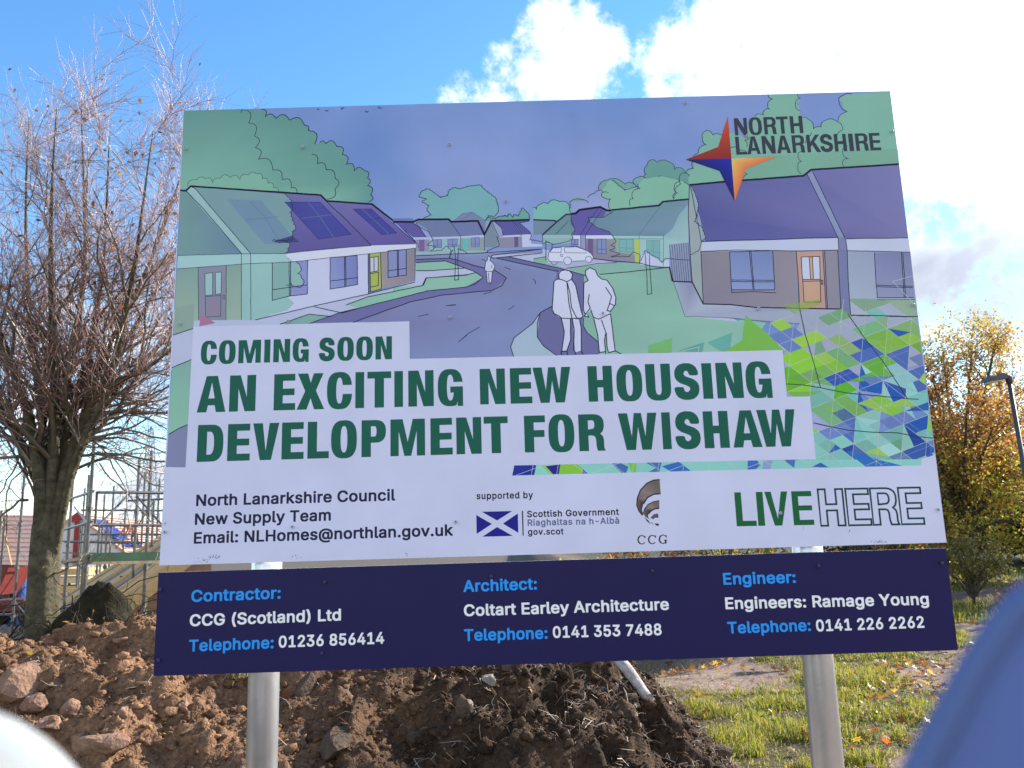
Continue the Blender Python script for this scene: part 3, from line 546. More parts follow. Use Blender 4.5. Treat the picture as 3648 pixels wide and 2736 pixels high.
GR = [(104, 182, 56), (124, 190, 66), (142, 194, 84), (86, 170, 54), (112, 172, 96), (110, 170, 130)]
BL = [(72, 98, 186), (48, 80, 180), (34, 82, 182), (30, 64, 160), (96, 118, 196)]
TE = [(112, 172, 190), (124, 180, 196), (134, 176, 204), (110, 164, 176), (128, 184, 184), (142, 184, 208)]
rg = random.Random(12)
def fields(c):
    gx = (c-S('G 1300,650')[0]); gb = (c-S('G 1830,800')[0]); gt = (c-S('G 1700,1150')[0])
    return math.exp(-(gx@gx)/.07), math.exp(-(gb@gb)/.045), math.exp(-(gt@gt)/.05)
for i in range(-9, 16):
    for j in range(-6, 18):
        P00 = O_+e1*(i*ed)+e2*(j*ed); P10 = P00+e1*ed; P01 = P00+e2*ed; P11 = P10+e2*ed
        for tri_ in ([P00, P10, P01], [P10, P11, P01]):
            halves = [tri_]
            if rg.random() < .45:
                m_ = (tri_[1]+tri_[2])/2; halves = [[tri_[0], tri_[1], m_], [tri_[0], m_, tri_[2]]]
            if rg.random() < .25: halves = [[P00, P10, P11, P01]]
            for tr_ in halves:
                c = sum(tr_)/len(tr_); q = clip(tr_, REG)
                if q:
                    fg, fb, ft = fields(c); edge = .95
                    topd = (c-S('G 1130,360')[0])@np.array((.12, -.99))
                    dens = min(1, max(.12, (topd-.04)/.16))*.86
                    if rg.random() < dens:
                        w = rg.random()*(fg*1.2+fb+ft*1.3+.25)
                        pal = GR if w < fg*1.2 else (BL if w < fg*1.2+fb*.75+ft*.35 else TE)
                        a.poly(q, rg.choice(pal), rg.uniform(.72, 1.0)*min(1, dens+.3)); a.n -= .6
for i in range(-18, 32):
    for j in range(-12, 36):
        P00 = O_+e1*(i*ed/2)+e2*(j*ed/2)
        if rg.random() > .42: continue
        a1_, a2_ = rg.choice(((1, 1), (2, 1), (1, 2), (1, 1), (2, 2))); q0 = [P00, P00+e1*(a1_*ed/2), P00+e1*(a1_*ed/2)+e2*(a2_*ed/2), P00+e2*(a2_*ed/2)]
        if rg.random() < .5: q0.pop(rg.choice((1, 2, 3)))
        c = sum(q0)/len(q0); q = clip(q0, REG)
        if not q: continue
        fg, fb, ft = fields(c); topd = (c-S('G 1130,360')[0])@np.array((.12, -.99)); dens = min(1, max(0, (topd+.02)/.16))
        if rg.random() > dens: continue
        w = rg.random()*(fg*2.2+fb*1.1+ft*1.0+.12)
        pal = GR if w < fg*2.2 else (BL if w < fg*2.2+fb*.9+ft*.6 else TE)
        a.poly(q, rg.choice(pal), rg.uniform(.5, .95)); a.n -= .5
stripc = [(28, 40, 140), (28, 40, 140), (120, 180, 200), (120, 186, 70), (30, 30, 130), (120, 184, 60), (116, 176, 70), (124, 180, 186), (128, 184, 192), (120, 176, 192)]
a.tri([S('K 570,143 2212,103 G 1962,1372 1962,1416 K 2212,190 552,232')], (118, 174, 190))
for s, c in (('K 570,143 765,138 745,226 552,232', (30, 42, 146)), ('K 765,138 800,137 890,220 745,226', (118, 182, 192)), ('K 800,137 845,150 910,220 890,220', (124, 184, 70)), ('K 845,150 975,133 960,219 910,220', (34, 32, 128)), ('K 975,133 1115,130 1170,165 1165,214 960,219', (116, 178, 62)), ('K 1165,170 1215,215 1165,216', (40, 78, 160)),
             ('K 1420,125 1500,122 1570,155 1550,207 1510,207', (60, 92, 170)), ('K 1565,122 1640,125 1635,205 1600,200', (110, 176, 80)), ('K 1720,118 1862,112 1840,200 1745,202 1810,165', (62, 98, 176)), ('K 1862,150 2010,110 2115,190 1940,197', (46, 92, 184)),
             ('L 402,95 480,93 515,145 470,175 400,180', (52, 92, 184)), ('L 705,87 820,84 808,165', (66, 96, 180)), ('L 965,155 1040,118 1110,162', (46, 84, 170)), ('L 1270,25 1310,15 1560,95 1790,155 1440,158', (40, 96, 184)), ('L 540,95 620,92 600,175 530,178', (118, 136, 200))):
    a.poly(s, c)
def lattice_line(p, d, conv, w, al):
    "the part of a ruled line inside a convex region"
    nn = np.array((-d[1], d[0]))*.0004
    q = clip([p-d*3-nn, p+d*3-nn, p+d*3+nn, p-d*3+nn], conv)
    if q:
        c = sorted(q, key=lambda r: (r-p)@d); a.line([c[0], c[-1]], w*1.05, (196, 220, 238), al, straight=True)
e3 = np.array((math.cos(ph+R(60)), math.sin(ph+R(60))))
REGL = S('G 900,400 1420,232 1640,285 1925,247 2058,1340 1962,1416 1210,1416 1000,900')
for kk in range(-9, 16):
    for d, o in ((e1, e2), (e2, e1), (e3, e1)):
        lattice_line(O_+o*(kk*ed), d, REGL, 1.35, .5)
        if kk % 2 == 0: lattice_line(O_+o*(kk*ed*1.0+.018), d, S('G 1230,640 1900,420 2058,1340 1962,1416 1300,1416'), 1.0, .3)
STR2 = S('K 570,143 2212,103 2212,190 552,232'); STR3 = S('K 2212,103 L 1000,70 1000,160 K 2212,190')
for kk in range(-16, 16):
    for d, o in ((e1, e2), (e2, e1), (e3, e1)):
        lattice_line(O_+o*(kk*ed*1.03+.02), d, STR2, 1.3, .6); lattice_line(O_+o*(kk*ed*1.03+.02), d, STR3, 1.3, .6)
for s in ('G 550,515 610,500 740,600', 'G 550,515 690,610', 'G 710,460 690,600', 'G 1068,342 890,400 860,590', 'G 1410,232 1390,400', 'G 1760,105 1900,68', 'G 1760,105 1900,255'): a.line(s, 1.5, (176, 210, 214), .7, straight=True)
for s, c in (('G 22,560 190,508 185,612 20,615', (108, 174, 116)), ('G 235,600 415,538 405,608', (92, 144, 160)), ('G 440,540 615,470 600,600 545,605', (92, 154, 168)), ('G 710,345 770,400 860,470 1000,610 560,610 690,520', (110, 176, 84))): a.poly(s, c, .9)
a.line('G 255,603 380,572 375,606', 1.5, (176, 210, 214), .8, straight=True)
for s in ('G 1097,300 1135,480 1190,660 1245,860', 'G 1440,338 1560,510 1700,690 1865,942', 'G 1000,836 1110,842 1240,862 1430,900 1650,920 1865,942 1945,945', 'G 1195,1112 1270,1130 1440,1165 1620,1180 1800,1185 1920,1210 2045,1222', 'G 1460,345 1700,350 1940,357'): a.line(s, 2.4, (34, 46, 78))
# ---- white headline patch ------------------------------------------
a.poly('E 258,488 1797,450 1800,718 G 975,595 1005,927 1170,925 1212,1372 K 570,143 E 203,1491', W_); a.n -= 1
a.poly('S 588,1664 E 203,1491 K 570,143 552,232 2212,190 G 1962,1416 1962,1372 S 3331,1620 3371.5,1932.8 568.5,2014.5', W_)
# ---- four-pointed star ----------------------------------------------
star = Art(); star.n = a.n+4
star.poly('Q 533,95 437,398 118,522 568,513', [(176, 72, 52), (136, 50, 50), (128, 44, 46), (120, 36, 44)])
star.poly('Q 118,522 450,635 600,935 568,513', [(30, 30, 90), (26, 30, 120), (26, 24, 90), (28, 40, 172)])
star.poly('Q 568,513 1015,495 712,610 600,935', [(236, 170, 100), (206, 92, 70), (206, 100, 80), (206, 96, 72)])
star.build('star_emblem', M_INK, sign)
a.build('printed_picture', M_INK, sign)

